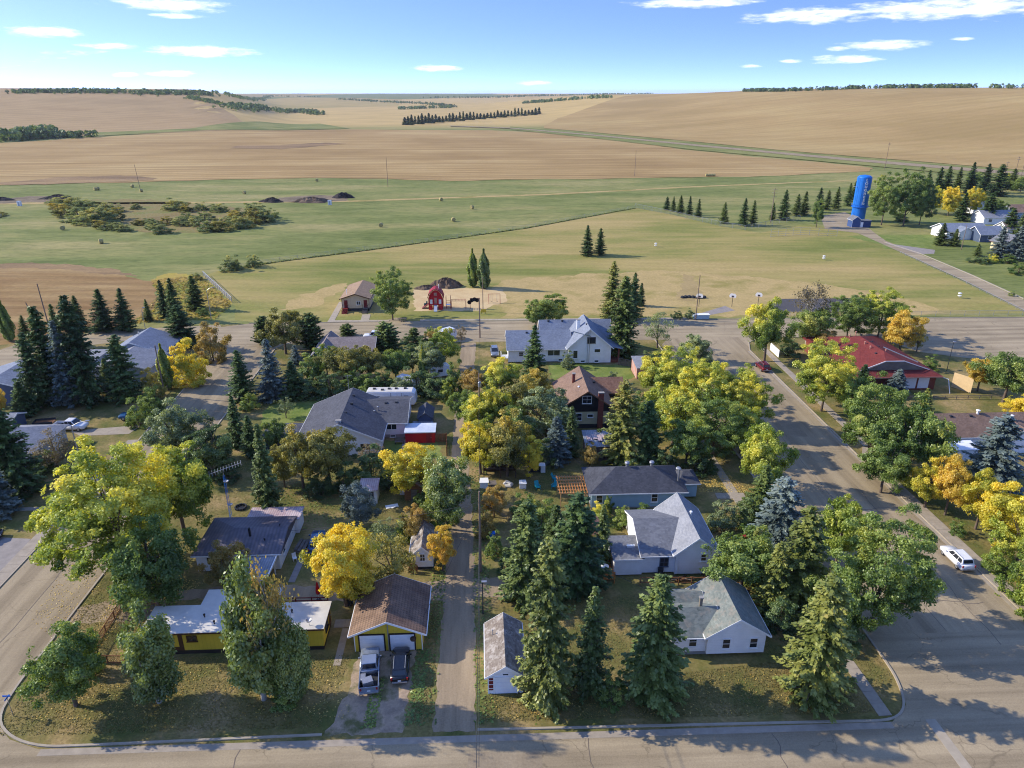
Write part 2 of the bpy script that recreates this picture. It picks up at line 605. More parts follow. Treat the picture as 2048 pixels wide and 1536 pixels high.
terrain_mat()
ground_mat('lawn', [(0.28, C(99, 103, 55)), (0.45, C(125, 116, 69)), (0.6, C(148, 130, 84)), (0.75, C(165, 142, 99))], 0.42, 0.16, 2.6, mid=(0.45, None, 0, 0.5, C(95, 103, 50)))
ground_mat('lawn_far', [(0.30, C(124, 130, 66)), (0.5, C(148, 142, 82)), (0.7, C(168, 148, 96))], 0.22, 0.09, 1.6)
ground_mat('lush_lawn', [(0.30, C(104, 122, 58)), (0.7, C(134, 142, 76))], 0.3, 0.25, 2.5)
ground_mat('playing_field', [(0.28, C(118, 124, 61)), (0.45, C(138, 136, 73)), (0.58, C(160, 146, 88)), (0.75, C(178, 156, 102))], 0.22, 0.016, 0.8, (0.55, 1.5, 1), 0.0, mid=(0.05, (0.5, 2.2, 1), 0.1, 0.6, C(174, 154, 98)), rows=(5, 0.12, 0.04))
ground_mat('dry_turf', [(0.3, C(168, 148, 96)), (0.5, C(184, 160, 107)), (0.7, C(150, 138, 79))], 0.24, 0.05, 1.4)
ground_mat('worn_track', [(0.3, C(158, 138, 93)), (0.7, C(172, 150, 103))], 0.2, 0.1, 1.0)
ground_mat('play_sand', [(0.3, C(196, 168, 123)), (0.7, C(208, 184, 137))], 0.12, 0.2, 2.5)
ground_mat('stubble', [(0.3, C(159, 132, 85)), (0.5, C(174, 146, 96)), (0.7, C(184, 158, 107))], 0.16, 0.006, 0.5, None, 0.0, mid=(0.035, (0.10, 1.5, 1), -0.10, 0.75, C(142, 115, 72)), rows=(14, 0.14, 0.12))
ground_mat('stubble_hill', [(0.3, C(159, 134, 85)), (0.5, C(171, 144, 94)), (0.7, C(179, 154, 102))], 0.12, 0.004, 0.25, None, 0.0, mid=(0.025, (0.25, 1.6, 1), 0.35, 0.6, C(150, 128, 77)), rows=(24, -0.35, 0.035))
ground_mat('stubble_left', [(0.3, C(159, 133, 92)), (0.5, C(173, 146, 103)), (0.7, C(156, 132, 92))], 0.12, 0.004, 0.25, None, 0.0, mid=(0.02, (0.2, 2.0, 1), 0.1, 0.5, C(167, 142, 100)), rows=(26, 0.1, 0.06))
ground_mat('brown_field', [(0.3, C(137, 107, 67)), (0.5, C(155, 127, 82)), (0.68, C(169, 142, 96))], 0.2, 0.03, 0.7, (0.5, 1.6, 1), 0.1, mid=(0.12, (0.15, 1.8, 1), 0.15, 0.6, C(120, 90, 56)), rows=(7, 0.1, 0.09))
ground_mat('burnt_strip', [(0.3, C(126, 104, 76)), (0.7, C(162, 135, 95))], 0.25, 0.03, 0.6, (0.3, 2, 1))
ground_mat('rough_grass', [(0.3, C(136, 138, 58)), (0.5, C(168, 152, 70)), (0.7, C(176, 148, 86))], 0.25, 0.05, 1.0)
ground_mat('ditch_grass', [(0.3, C(112, 120, 62)), (0.7, C(142, 140, 82))], 0.2, 0.02, 0.5)
ground_mat('fence_row', [(0.3, C(76, 82, 44)), (0.7, C(102, 100, 58))], 0.3, 0.1, 0.8)
ground_mat('slough_grass', [(0.3, C(128, 112, 72)), (0.5, C(140, 126, 80)), (0.7, C(122, 124, 70))], 0.25, 0.05, 0.9)
ground_mat('gravel_lane', [(0.3, C(140, 124, 100)), (0.7, C(166, 147, 119))], 0.2, 0.25, 5.0, (3.0, 0.25, 1), 0.0, mid=(0.9, (1.6, 0.12, 1), 0, 0.4, C(176, 157, 128)))
ground_mat('gravel_pad', [(0.3, C(150, 132, 112)), (0.5, C(178, 156, 130)), (0.72, C(110, 108, 70))], 0.22, 0.35, 4.0)
ground_mat('dirt', [(0.3, C(92, 78, 66)), (0.7, C(126, 108, 90))], 0.35, 0.3, 1.5, bump_d=0.2)
ground_mat('black_soil', [(0.3, C(50, 46, 46)), (0.7, C(82, 76, 72))], 0.35, 0.2, 0.9, bump_d=0.3)
ground_mat('grey_dirt', [(0.3, C(112, 100, 82)), (0.7, C(142, 126, 100))], 0.25, 0.1, 0.8)


def asphalt(name, stretch, c1, c2, c3):
    m, t = new_mat(name)
    v = obj_vec(t)
    a = ramp(t, noise(t, v, 0.09, 6, 0.65), [(0.3, c1), (0.5, c2), (0.72, c3)])
    tr = ramp(t, noise(t, v, 0.35, 5, 0.6, stretch), [(0.36, (0.72, 0.71, 0.70, 1)), (0.6, (1.05, 1.05, 1.05, 1))])
    a = mixc(t, 1.0, a, tr, 'MULTIPLY')
    f = noise(t, v, 6.0, 4, 0.7)
    a = mixc(t, 1.0, a, ramp(t, f, [(0.3, (0.84,) * 3 + (1,)), (0.7, (1.1,) * 3 + (1,))]), 'MULTIPLY')
    st = ramp(t, noise(t, v, 0.8, 6, 0.72), [(0.6, (0, 0, 0, 1)), (0.74, (1, 1, 1, 1))])
    a = mixc(t, math_node(t, 'MULTIPLY', st, 0.5), a, (c1[0] * .45, c1[1] * .45, c1[2] * .45, 1))
    vo = N(t, 'ShaderNodeTexVoronoi', feature='DISTANCE_TO_EDGE'); vo.inputs['Scale'].default_value = 0.16
    wv = N(t, 'ShaderNodeMix', data_type='RGBA'); wv.inputs[0].default_value = 0.5
    nn = N(t, 'ShaderNodeTexNoise'); nn.inputs['Scale'].default_value = 0.8; t.links.new(v, nn.inputs['Vector'])
    av = N(t, 'ShaderNodeVectorMath', operation='MULTIPLY_ADD'); t.links.new(nn.outputs['Color'], av.inputs[0]); av.inputs[1].default_value = (2.2, 2.2, 0); t.links.new(v, av.inputs[2])
    t.links.new(av.outputs[0], vo.inputs['Vector'])
    cr = ramp(t, vo.outputs['Distance'], [(0.0, (1, 1, 1, 1)), (0.012, (0, 0, 0, 1))])
    brk = ramp(t, noise(t, v, 0.12, 2), [(0.48, (0, 0, 0, 1)), (0.56, (1, 1, 1, 1))])
    a = mixc(t, math_node(t, 'MULTIPLY', math_node(t, 'MULTIPLY', cr, brk), 0.5), a, (c1[0] * .4, c1[1] * .4, c1[2] * .4, 1))
    finish(t, a, 0.9, f, 0.01, 0.2)


asphalt('street_ns', (1.6, 0.06, 1), C(148, 133, 107), C(162, 146, 118), C(174, 157, 127))
asphalt('street_ew', (0.06, 1.6, 1), C(152, 137, 110), C(166, 150, 121), C(178, 161, 130))
ground_mat('asphalt_patch', [(0.3, C(140, 126, 104)), (0.7, C(156, 141, 116))], 0.2, 0.3, 4.0)
paint_mat('concrete', C(164, 152, 134), 0.9, 0.18, 1.2, 0.2)
paint_mat('concrete_pale', C(172, 160, 140), 0.9, 0.15, 1.0, 0.2)
paint_mat('concrete_grey', C(150, 142, 134), 0.9, 0.2, 1.0, 0.2)
paint_mat('rink_black', C(84, 82, 82), 0.9, 0.15, 0.3, 0.2)


def struct(o, kind='structure'):
    o['kind'] = kind
    return o


def ragged(poly, amp, step, seed=1):
    """a natural edge: the outline is cut into short lengths and pushed in and out"""
    rg = random.Random(seed)
    out = []
    ph = [rg.uniform(0, 6.28) for _ in range(3)]
    d = 0.0
    for a, b in zip(poly, poly[1:] + poly[:1]):
        L = math.dist(a, b)
        n = max(1, int(L / step))
        nx, ny = -(b[1] - a[1]) / max(L, 1e-6), (b[0] - a[0]) / max(L, 1e-6)
        for i in range(n):
            t = i / n
            d += L / n
            o = amp * (.5 * math.sin(d / step * .7 + ph[0]) + .4 * math.sin(d / step * 1.9 + ph[1]) + rg.uniform(-.5, .5))
            out.append((a[0] + (b[0] - a[0]) * t + nx * o, a[1] + (b[1] - a[1]) * t + ny * o))
    return out


RAGGED = {'dry_turf': (1.6, 2.0), 'play_sand': (.5, 1.0), 'slough_bed': (2.5, 3.0), 'bare_soil_pad': (1.5, 2.5), 'dirt_path': (.8, 1.2), 'lush_lawn': (.6, 1.0), 'rough_verge': (.8, 1.2), 'crop_edge': (1.0, 2.0),
          'dirt_crossing': (.25, .7), 'gravel_driveway': (.3, .5), 'back_lane': (.16, .7), 'wheat_stubble_field': (3.0, 12.0), 'burnt_strip': (3.0, 6.0), 'bare_patch': (4.0, 8.0), 'brown_crop_field': (1.0, 3.0), 'meadow_track': (.4, 3.0), 'side_lawn': (.8, 2.0), 'fence_row': (.35, 1.5)}


def sheet(name, poly, z, m, step=None, hill=False):
    if name in RAGGED:
        poly = ragged(list(poly), *RAGGED[name], seed=len(poly))
    """a thin ground sheet; over the hills it is cut into a grid and laid on the terrain"""
    vs, _, tris = delaunay_2d_cdt([Vector(p) for p in poly], [], [list(range(len(poly)))], 1, 1e-4)[:3]
    bm = bmesh.new()
    bv = [bm.verts.new((p.x, p.y, 0)) for p in vs]
    for q in tris:
        bm.faces.new([bv[i] for i in q])
    if step:
        for ax in (0, 1):
            lo = min(p[ax] for p in poly); hi = max(p[ax] for p in poly)
            k = lo + step
            while k < hi:
                co = [0, 0, 0]; no = [0, 0, 0]
                co[ax] = k; no[ax] = 1
                bmesh.ops.bisect_plane(bm, geom=bm.verts[:] + bm.edges[:] + bm.faces[:], plane_co=co, plane_no=no)
                k += step
    bmesh.ops.triangulate(bm, faces=bm.faces)
    for v in bm.verts:
        v.co.z = hgt(v.co.x, v.co.y) + z * (1 + (math.hypot(v.co.x, v.co.y) / 1000 if hill else 0))
    bmesh.ops.recalc_face_normals(bm, faces=bm.faces)
    if sum(f.normal.z for f in bm.faces) < 0:
        bmesh.ops.reverse_faces(bm, faces=bm.faces)
    me = bpy.data.meshes.new(name)
    bm.to_mesh(me); bm.free()
    me.materials.append(MATS[m])
    o = bpy.data.objects.new(name, me)
    col.objects.link(o)
    return struct(o)


def make_terrain():
    rs = [20, 60, 120, 200, 280, 360, 430]
    while rs[-1] < 22000:
        rs.append(rs[-1] * 1.04)
    az = [-180 + 6 * i for i in range(22)] + [-48 + 0.6 * i for i in range(160)] + [48 + 6 * i for i in range(22)]
    vs, fs = [(0, 0, 0)], []
    n = len(az)
    for r in rs:
        for a in az:
            x, y = r * math.sin(R(a)), r * math.cos(R(a))
            vs.append((x, y, hgt(x, y)))
    for k in range(n):
        fs.append((0, 1 + (k + 1) % n, 1 + k))
    for i in range(len(rs) - 1):
        for k in range(n):
            a, b = 1 + i * n + k, 1 + i * n + (k + 1) % n
            fs.append((a, b, b + n, a + n))
    mb = MB(); mb.v = vs; mb.f = fs
    o = mb.build('terrain', 'prairie', smooth=True)
    me = o.data
    if me.polygons[5].normal.z < 0:
        me.flip_normals()
    return struct(o)


make_terrain()


def polar(az, r):
    return (r * math.sin(R(az)), r * math.cos(R(az)))


# ---- farm fields
sheet('wheat_stubble_field', [(-308.4, 486.7), (-221.2, 504.9), (-119.0, 524.7), (-19.7, 502.0), (109.3, 511.5), (216.6, 521.5), (294.3, 550.8), (315.5, 574.5), (308.2, 602.6), (271.8, 659.3), (226.7, 755.1), (175.7, 923.9), (101.3, 1139.7), (19.3, 1229.5), (-213.1, 1267.2), (-418.8, 1156.3), (-509.8, 1024.4), (-567.5, 916.0), polar(-36, 900), polar(-36, 500)], 0.10, 'stubble', 30, True)
sheet('hill_field', [(113.3, 1295.5), (203.2, 1071.5), (268.4, 897.4), (314.2, 765.2), (350.8, 688.5), (385.1, 624.2), (420.1, 551.6), polar(44, 620), polar(47, 1500), polar(40, 3000), polar(25, 3000), polar(15, 3000), polar(11, 2600), polar(8.6, 2050), polar(6.0, 1650), polar(5, 1400)], 0.2, 'stubble_hill', 40, True)
sheet('left_hill_field', [polar(-40, 1150), polar(-30, 1160), polar(-24, 1180), polar(-18.2, 1230), polar(-16.6, 1330), polar(-17.5, 1560), polar(-19.3, 1900), polar(-20.5, 2400), polar(-22, 3000), polar(-40, 3000)], 0.2, 'stubble_left', 40, True)
sheet('ditch', [(57.8, 1368.6), (179.4, 1102.6), (263.2, 879.5), (345.3, 677.5), (415.1, 544.9), polar(42, 650), polar(41, 600), (370.6, 484.1), (310.7, 607.4), (229.4, 764.2), (157.5, 966.1), (52.5, 1243.4)], 0.3, 'ditch_grass', 30, True)
sheet('country_road', [(-52.3, 1413.4), (55.6, 1315.0), (171.7, 1055.1), (253.1, 844.9), (336.0, 658.6), (405.5, 531.7), polar(42, 625), polar(42, 610), (389.9, 510.5), (324.3, 635.1), (245.2, 818.2), (167.1, 1025.9), (54.3, 1283.8), (-51.3, 1385.4)], 0.4, 'gravel_lane', 30, True)
sheet('burnt_strip', [(-309.6, 488.7), (-268.3, 494.3), (-224.7, 513.2), (-223.2, 526.2), (-258.7, 543.9), (-296.5, 535.5), (-309.8, 510.9), (-318.1, 502.9)], 0.16, 'burnt_strip', 30, True)
sheet('bare_patch', [(-268.6, 821.7), (-210.5, 803.4), (-177.9, 849.6), (-155.7, 882.6), (-184.3, 910.7), (-226.7, 867.1), (-270.3, 862.1)], 0.2, 'burnt_strip', 30, True)
sheet('pasture_strip', [(-521.1, 1034.2), (-407.2, 1165.7), (-216.5, 1287.6), (-313.6, 1518.5), (-406.6, 1433.5), (-443.7, 1184.4), (-544.7, 1097.1)], 0.3, 'ditch_grass', 30, True)
sheet('brown_crop_field', [(-166.26, 251.32), (-142.94, 248.73), (-121.21, 238.14), (-104.40, 225.17), (-94.83, 208.46), (-89.77, 190.12), (-91.39, 178.93), (-97.44, 173.41), (-106.00, 169.09), (-113.70, 164.24), (-240, 150), (-260, 230)], 0.02, 'brown_field')
sheet('crop_edge', [(-167.72, 253.74), (-157.71, 254.08), (-142.45, 251.03), (-122.07, 241.79), (-110.77, 232.78), (-123.16, 235.41), (-142.21, 244.17), (-163.42, 246.62), (-250, 236), (-258, 248)], 0.03, 'burnt_strip')
sheet('rough_verge', [(-94.83, 208.46), (-105.24, 227.16), (-102.97, 237.32), (-91.26, 231.90), (-81.32, 216.62), (-70.09, 197.66), (-69.80, 182.31), (-82.90, 182.90), (-89.85, 178.86), (-89.77, 190.12)], 0.014, 'rough_grass')
sheet('meadow_track', [(-256.34, 400.54), (-176.92, 398.84), (-70.76, 401.69), (41.39, 425.69), (140.23, 459.75), (251.67, 488.25), (253.85, 492.66), (141.76, 464.97), (41.92, 431.27), (-71.73, 407.64), (-179.75, 405.62), (-261.02, 408.30)], 0.03, 'dry_turf')
sheet('slough_bed', [(-233.80, 407.08), (-216.97, 416.16), (-199.32, 419.44), (-173.55, 410.22), (-143.40, 393.62), (-106.72, 374.39), (-97.07, 348.77), (-102.92, 326.88), (-113.50, 312.42), (-136.10, 311.07), (-157.61, 321.70), (-189.86, 347.13), (-212.99, 370.93)], 0.03, 'slough_grass')
sheet('bare_soil_pad', [(-267.13, 418.42), (-260.14, 434.84), (-237.56, 429.52), (-226.00, 412.58), (-244.69, 407.57), (-258.66, 404.39)], 0.04, 'grey_dirt')
sheet('bare_soil_pad', [(-114.52, 403.65), (-113.72, 421.84), (-93.11, 431.73), (-74.13, 422.18), (-74.17, 405.76), (-92.22, 400.72)], 0.04, 'grey_dirt')

# ---- playing field and town ground
sheet('playing_field', [(-68.74, 195.55), (-81.01, 216.60), (-90.61, 231.87), (-87.36, 239.50), (-70.99, 253.41), (-38.46, 274.89), (19.95, 316.23), (80.64, 372.83), (93.81, 352.37), (107.62, 317.42), (119.19, 299.60), (147.94, 320.89), (159.79, 302.54), (156.71, 257.76), (152.55, 215.58), (148.13, 180.87), (170, 179), (-40.5, 178), (-51.65, 177.14), (-64.55, 182.08)], 0.012, 'playing_field')
sheet('town_lawn', [(-130, 20), (150, 20), (150, 170), (62, 178), (-75, 178), (-62, 182), (-120, 165), (-150, 150)], 0.006, 'lawn')
sheet('dry_turf', [(6.15, 222.16), (35.98, 228.96), (62.04, 233.52), (84.36, 224.01), (106.27, 213.78), (123.91, 194.22), (126.18, 179.00), (71.68, 179.58), (31.82, 182.30), (6.26, 180.69), (3.30, 198.56)], 0.02, 'dry_turf')
sheet('dry_turf', [(-45.21, 195.51), (-43.72, 206.16), (-40.32, 216.61), (-42.62, 221.11), (-53.29, 206.59), (-54.90, 189.99)], 0.02, 'dry_turf')
sheet('play_sand', [(-20.79, 210.90), (-15.54, 213.66), (6.58, 210.86), (7.72, 197.30), (3.18, 192.32), (-0.33, 187.54), (-11.24, 188.03), (-18.06, 188.34)], 0.03, 'play_sand')
sheet('dirt_path', [(66.90, 227.57), (68.92, 224.71), (65.65, 204.10), (61.21, 194.90), (56.05, 196.19), (61.25, 210.21)], 0.028, 'worn_track')
sheet('rink_pad', [(84.20, 196.01), (114.36, 195.74), (108.15, 182.67), (78.45, 183.04)], 0.03, 'rink_black')
sheet('concrete_pad', [(57.27, 181.16), (68.12, 189.41), (69.42, 184.89), (59.68, 180.12)], 0.035, 'concrete_grey')
sheet('lush_lawn', [(13.88, 140.61), (15.54, 146.62), (32.21, 143.69), (31.87, 137.77), (28.26, 134.30), (14.99, 135.72)], 0.012, 'lush_lawn')
sheet('lush_lawn', [(-16.85, 110.09), (-7.45, 110.05), (-6.96, 103.31), (-16.29, 102.03)], 0.012, 'lush_lawn')
sheet('lush_lawn', [(-41.37, 130.87), (-32.01, 130.45), (-31.00, 118.80), (-39.95, 117.10)], 0.012, 'lush_lawn')
sheet('side_lawn', [(152.06, 291.23), (160.48, 293.12), (188.80, 291.85), (185.10, 278.88), (175.32, 266.25), (154.53, 264.32), (157.73, 273.94)], 0.013, 'lush_lawn')

sheet('fence_row', [(-86.87, 238.03), (-70.58, 251.77), (-38.22, 272.98), (19.83, 314.23), (80.28, 371.11), (80.64, 372.83), (19.95, 316.23), (-38.42, 274.51), (-70.99, 253.41), (-87.60, 240.25)], 0.03, 'fence_row')
# ---- streets (asphalt), kerbs, lanes
sheet('street_south', [(-140, 20), (140, 20), (140, 48.4), (66.5, 48.4), (62.6, 50.5), (61.4, 54), (61.2, 60), (41.6, 60), (41.6, 53.5), (40.6, 50.4), (38.2, 48.5), (-40.8, 49.0), (-44.0, 50.2), (-46.6, 52.4), (-47.2, 56), (-58.0, 56), (-58, 48.8), (-140, 48.8)], 0.022, 'street_ew')
sheet('street_east', [(41.6, 60), (61.2, 60), (61.3, 100), (61.8, 152.5), (63.5, 158), (68, 161.8), (50, 162.3), (44.6, 161), (42.6, 157.5), (42.0, 150), (41.6, 100)], 0.022, 'street_ns')
sheet('street_west', [(-58.0, 56), (-47.2, 56), (-47.4, 100), (-47.8, 135), (-48.2, 158), (-46.5, 162), (-63.0, 163), (-61, 158), (-59.6, 130), (-58.8, 110)], 0.022, 'street_ns')
sheet('street_north', [(-66, 163.2), (-46.5, 162), (44.6, 161), (50, 162.3), (68, 161.8), (96, 161), (100, 150), (122, 138), (170, 138), (170, 174.3), (60, 176.8), (-20, 178.2), (-22.5, 182.5), (-26.5, 178.4), (-60, 178.6), (-66, 176)], 0.023, 'street_ew')
sheet('cul_de_sac', [(-61.18, 160.09), (-63.37, 173.50), (-56.30, 175.66), (-51.16, 161.43), (-57.12, 158.16)], 0.026, 'street_ew')
sheet('diagonal_street', [(164.94, 342.99), (183.06, 354.76), (179.44, 336.35), (167.34, 295.11), (163.37, 279.86), (162.26, 254.82), (159.98, 220.62), (156.07, 191.70), (190, 195), (176, 186), (170, 176), (148.13, 180.87), (153.38, 216.86), (157.21, 258.64), (160.67, 297.74), (151.21, 307.83)], 0.024, 'street_ew')
sheet('back_lane', [(-5.1, 49.2), (-1.2, 49.2), (-1.2, 60), (-1.4, 75), (-1.9, 90), (-2.6, 104), (-2.4, 120), (-1.8, 140), (-1.3, 161), (-4.9, 161), (-4.9, 140), (-5.2, 120), (-5.3, 104), (-5.2, 90), (-5.0, 75)], 0.018, 'gravel_lane')
sheet('dirt_crossing', [(-22, 68.2), (-16, 68.4), (-5, 68.0), (4.0, 68.3), (6, 70.5), (3, 72), (-5, 71.6), (-14, 70.4), (-26, 71.8), (-40, 71), (-47.2, 68.5), (-47.2, 65.5), (-38, 66.0), (-36.9, 69.2), (-28, 69.4)], 0.014, 'gravel_lane')
sheet('gravel_driveway', [(-15.2, 49.3), (-8.0, 49.3), (-7.8, 52), (-7.6, 59.9), (-13.6, 59.9), (-13.9, 54)], 0.013, 'gravel_pad')
sheet('front_drive', [(-72.67, 116.12), (-60.99, 118.04), (-61.76, 114.43), (-69.89, 114.01)], 0.03, 'concrete')
sheet('west_driveway', [(-64.84, 83.30), (-60.50, 82.76), (-58.97, 73.57), (-64, 72)], 0.03, 'concrete_grey')
sheet('lot_driveway', [(160.38, 275.85), (172.50, 261.64), (167.81, 254.57), (162.26, 254.82)], 0.03, 'concrete_grey')
sheet('west_lane', [(-111.50, 160.60), (-108.76, 167.70), (-94.95, 173.30), (-80.27, 176.32), (-67.03, 177.83), (-63.08, 170.27), (-77.50, 169.35), (-90.45, 163.92), (-102.22, 158.12), (-104.44, 148.91)], 0.02, 'street_ew')


def chaikin(pts, n=2):
    for _ in range(n):
        out = [pts[0]]
        for a, b in zip(pts[:-1], pts[1:]):
            out += [(a[0] * .75 + b[0] * .25, a[1] * .75 + b[1] * .25), (a[0] * .25 + b[0] * .75, a[1] * .25 + b[1] * .75)]
        pts = out + [pts[-1]]
    return pts


def strip(name, pts, wdt, z0, z1, m, cut=None):
    """kerb or slab: a solid band along a polyline; cut gives separate lengths as children"""
    segs = []
    for a, b in zip(pts[:-1], pts[1:]):
        a, b = Vector(a), Vector(b)
        L = (b - a).length
        k = max(1, round(L / cut)) if cut else 1
        for i in range(k):
            segs.append((a.lerp(b, i / k), a.lerp(b, (i + 1) / k)))
    root = None
    for i, (a, b) in enumerate(segs):
        d = (b - a).normalized()
        nrm = Vector((-d.y, d.x)) * wdt / 2
        g = 0.012 if cut else -0.002
        a2, b2 = a + d * g, b - d * g
        mb = MB().prism([tuple(a2 - nrm), tuple(b2 - nrm), tuple(b2 + nrm), tuple(a2 + nrm)], z0, z1 + (random.uniform(-0.008, 0.008) if cut else 0))
        if cut:
            if root is None:
                root = bpy.data.objects.new(name, None)
                col.objects.link(root)
                struct(root)
                root.location = (a.x, a.y, 0)
            mb.build('slab', m, root)
        else:
            if root is None:
                root = MB()
            root.v, root.f = root.v, root.f
            root.add(mb.v, mb.f)
    if not cut:
        root = struct(root.build(name, m))
    return root


K = 0.13
strip('kerb', [(41.7, 161), (41.7, 100), (41.65, 60)] + chaikin([(41.6, 56), (41.5, 53.8), (40.7, 50.8), (39.4, 49.2), (37.6, 48.6), (34, 48.7)]) + [(-1.0, 49.3)], 0.22, -0.05, K, 'concrete_pale')
strip('kerb', [(-15.4, 49.4)] + chaikin([(-37, 49.2), (-40.6, 49.2), (-43.9, 50.3), (-46.5, 52.5), (-47.1, 56), (-47.15, 60)]) + [(-47.3, 100), (-47.7, 135), (-48.0, 158)], 0.22, -0.05, K, 'concrete_pale')
strip('gutter', [(38, 48.1), (-40.5, 48.6)], 0.7, -0.05, 0.034, 'concrete')
strip('gutter', [(41.9, 48.6), (42.0, 43), (42.1, 20)], 1.0, -0.05, 0.036, 'concrete_pale')
strip('gutter', [(-45.2, 47.5), (-45.6, 20)], 0.9, -0.05, 0.036, 'concrete_pale')
strip('kerb', [(61.3, 50), (61.3, 100), (61.9, 152.5), (63.6, 158), (68, 161.6), (95, 160.8)], 0.22, -0.05, K, 'concrete_pale')
strip('gutter', [(60.9, 50), (60.9, 100), (61.4, 152)], 0.5, -0.05, 0.036, 'concrete')
strip('kerb', [(-58.2, 56), (-58.9, 110), (-59.7, 130), (-61.1, 158)], 0.22, -0.05, K, 'concrete_pale')
strip('kerb', [(-60, 178.8), (-26.5, 178.6)], 0.22, -0.05, K, 'concrete_pale')
strip('kerb', [(-20, 178.4), (60, 177.0), (168, 174.5)], 0.22, -0.05, K, 'concrete_pale')
strip('kerb', [(161.47, 277.86), (163.14, 255.67), (160.42, 221.28), (156.84, 192.74)], 0.5, -0.05, K, 'concrete_pale')
strip('sidewalk', [(37.9, 49.2), (37.1, 70), (37.0, 100), (37.4, 135)], 1.3, -0.04, 0.07, 'concrete', 1.5)
strip('sidewalk', [(62.35, 62), (62.4, 100)], 1.7, -0.04, 0.08, 'concrete', 1.6)
strip('sidewalk', [(64.6, 104), (65.6, 158)], 1.4, -0.04, 0.07, 'concrete', 1.6)
strip('sidewalk', [(64.3, 103.5), (62.5, 100.3)], 1.5, -0.04, 0.09, 'concrete', 1.6)
strip('sidewalk', [(-59.3, 66), (-60.0, 112)], 1.6, -0.04, 0.07, 'concrete', 1.6)
strip('sidewalk', [(-40, 179.8), (-24, 179.6)], 1.3, -0.04, 0.07, 'concrete_pale', 1.6)
strip('sidewalk', [(-16, 179.6), (60, 178.2)], 1.2, -0.04, 0.06, 'concrete_pale', 2.5)
strip('footpath', [(-68.21, 90.37), (-60.72, 90.30)], 0.9, -0.04, 0.05, 'concrete', 1.4)
strip('footpath', [(34.16, 89.46), (38.44, 89.27)], 1.6, -0.04, 0.06, 'concrete', 1.5)
strip('footpath', [(-39.15, 179.61), (-39.58, 198.37)], 1.6, -0.04, 0.06, 'concrete_pale', 2.0)
strip('footpath', [(-30.36, 178.78), (-30.82, 185.58)], 2.2, -0.04, 0.06, 'concrete_pale', 1.5)
strip('footpath', [(-15.6, 58.0), (-15.6, 63.6)], 0.75, -0.04, 0.05, 'concrete', 1.1)
strip('footpath', [(-17.0, 64.4), (-14.6, 64.4)], 1.3, -0.04, 0.06, 'concrete', 1.2)
strip('footpath', [(-23.6, 72.0), (-23.2, 81.0)], 0.8, -0.04, 0.05, 'concrete_grey', 1.1)
strip('footpath', [(-12.6, 104), (-12.8, 110)], 2.0, -0.04, 0.05, 'concrete_grey', 1.5)

paint_mat('tar_seal', C(118, 106, 92), .8, .2)
rgk = random.Random(9)
for k, (a, b) in enumerate((((9.2, 48.0), (9.6, 30.0)), ((26.4, 47.8), (26.0, 36)), ((-22.4, 48.4), (-22.9, 32)), ((46.0, 66.0), (57.8, 64.5)), ((44.5, 84.2), (60.8, 85.4)), ((42.6, 104), (60.6, 103.2)), ((50.8, 60), (51.6, 112)), ((55.4, 58), (56.2, 92)), ((-52.6, 62), (-53.2, 104)), ((-57.4, 84), (-47.8, 85.2)), ((-30, 41.2), (34, 40.4)), ((44.2, 126), (60.4, 125)), ((-38, 170.4), (30, 169.2)))):
    n = 14
    pts = [(a[0] + (b[0] - a[0]) * i / n + rgk.uniform(-.22, .22), a[1] + (b[1] - a[1]) * i / n + rgk.uniform(-.22, .22)) for i in range(n + 1)]
    strip('crack_seal', pts, rgk.uniform(.06, .12), 0.0, 0.031, 'tar_seal')
for k, poly in enumerate(([(48.2, 76.0), (51.4, 75.7), (51.9, 81.2), (48.6, 81.6)], [(-2.0, 44.4), (4.6, 44.0), (4.8, 46.6), (-1.8, 46.9)], [(53.0, 108.4), (56.2, 108.0), (56.6, 115.0), (53.4, 115.2)], [(-55.6, 92), (-53.0, 91.7), (-52.8, 97.4), (-55.2, 97.6)])):
    sheet('asphalt_patch', poly, 0.028, 'asphalt_patch')

# ------------------------------------------------------------------ building materials
siding_mat('white_siding', C(244, 244, 243), 0.22, False, 0.18)
siding_mat('white_siding_b', C(240, 241, 242), 0.25, False, 0.15)
siding_mat('blue_siding', C(166, 196, 212), 0.2, False, 0.18)
siding_mat('grey_siding', C(168, 180, 196), 0.22, False, 0.15)
siding_mat('cream_siding', C(214, 204, 164), 0.2, False, 0.2)
siding_mat('beige_siding', C(206, 188, 158), 1.2, True, 0.12)
siding_mat('yellow_panel', C(216, 188, 62), 0.4, True, 0.16)
siding_mat('green_siding', C(70, 110, 104), 0.2, False, 0.2)
siding_mat('navy_siding', C(44, 66, 112), 0.3, True, 0.2)
siding_mat('navy_light', C(64, 88, 136), 0.3, True, 0.2)
siding_mat('slate_siding', C(84, 98, 122), 0.25, False, 0.2)
paint_mat('white_paint', C(240, 240, 237), 0.55, 0.08)
paint_mat('white_door', C(234, 236, 238), 0.5, 0.06)
paint_mat('white_roof', C(206, 201, 190), 0.7, 0.14, 0.8)
paint_mat('brown_trim', C(84, 56, 36), 0.7, 0.2)
paint_mat('dark_trim', C(52, 42, 38), 0.7, 0.2)
paint_mat('black_paint', C(34, 36, 40), 0.6, 0.15)
paint_mat('charcoal', C(48, 52, 58), 0.7, 0.15)
paint_mat('red_paint', C(150, 36, 44), 0.6, 0.15)
paint_mat('red_bright', C(196, 28, 40), 0.5, 0.1)
paint_mat('maroon', C(118, 34, 36), 0.6, 0.15)
paint_mat('concrete_wall', C(150, 146, 140), 0.9, 0.18)
paint_mat('galvanised', C(170, 172, 176), 0.4, 0.15, 2.0, 0.5, 0.6)
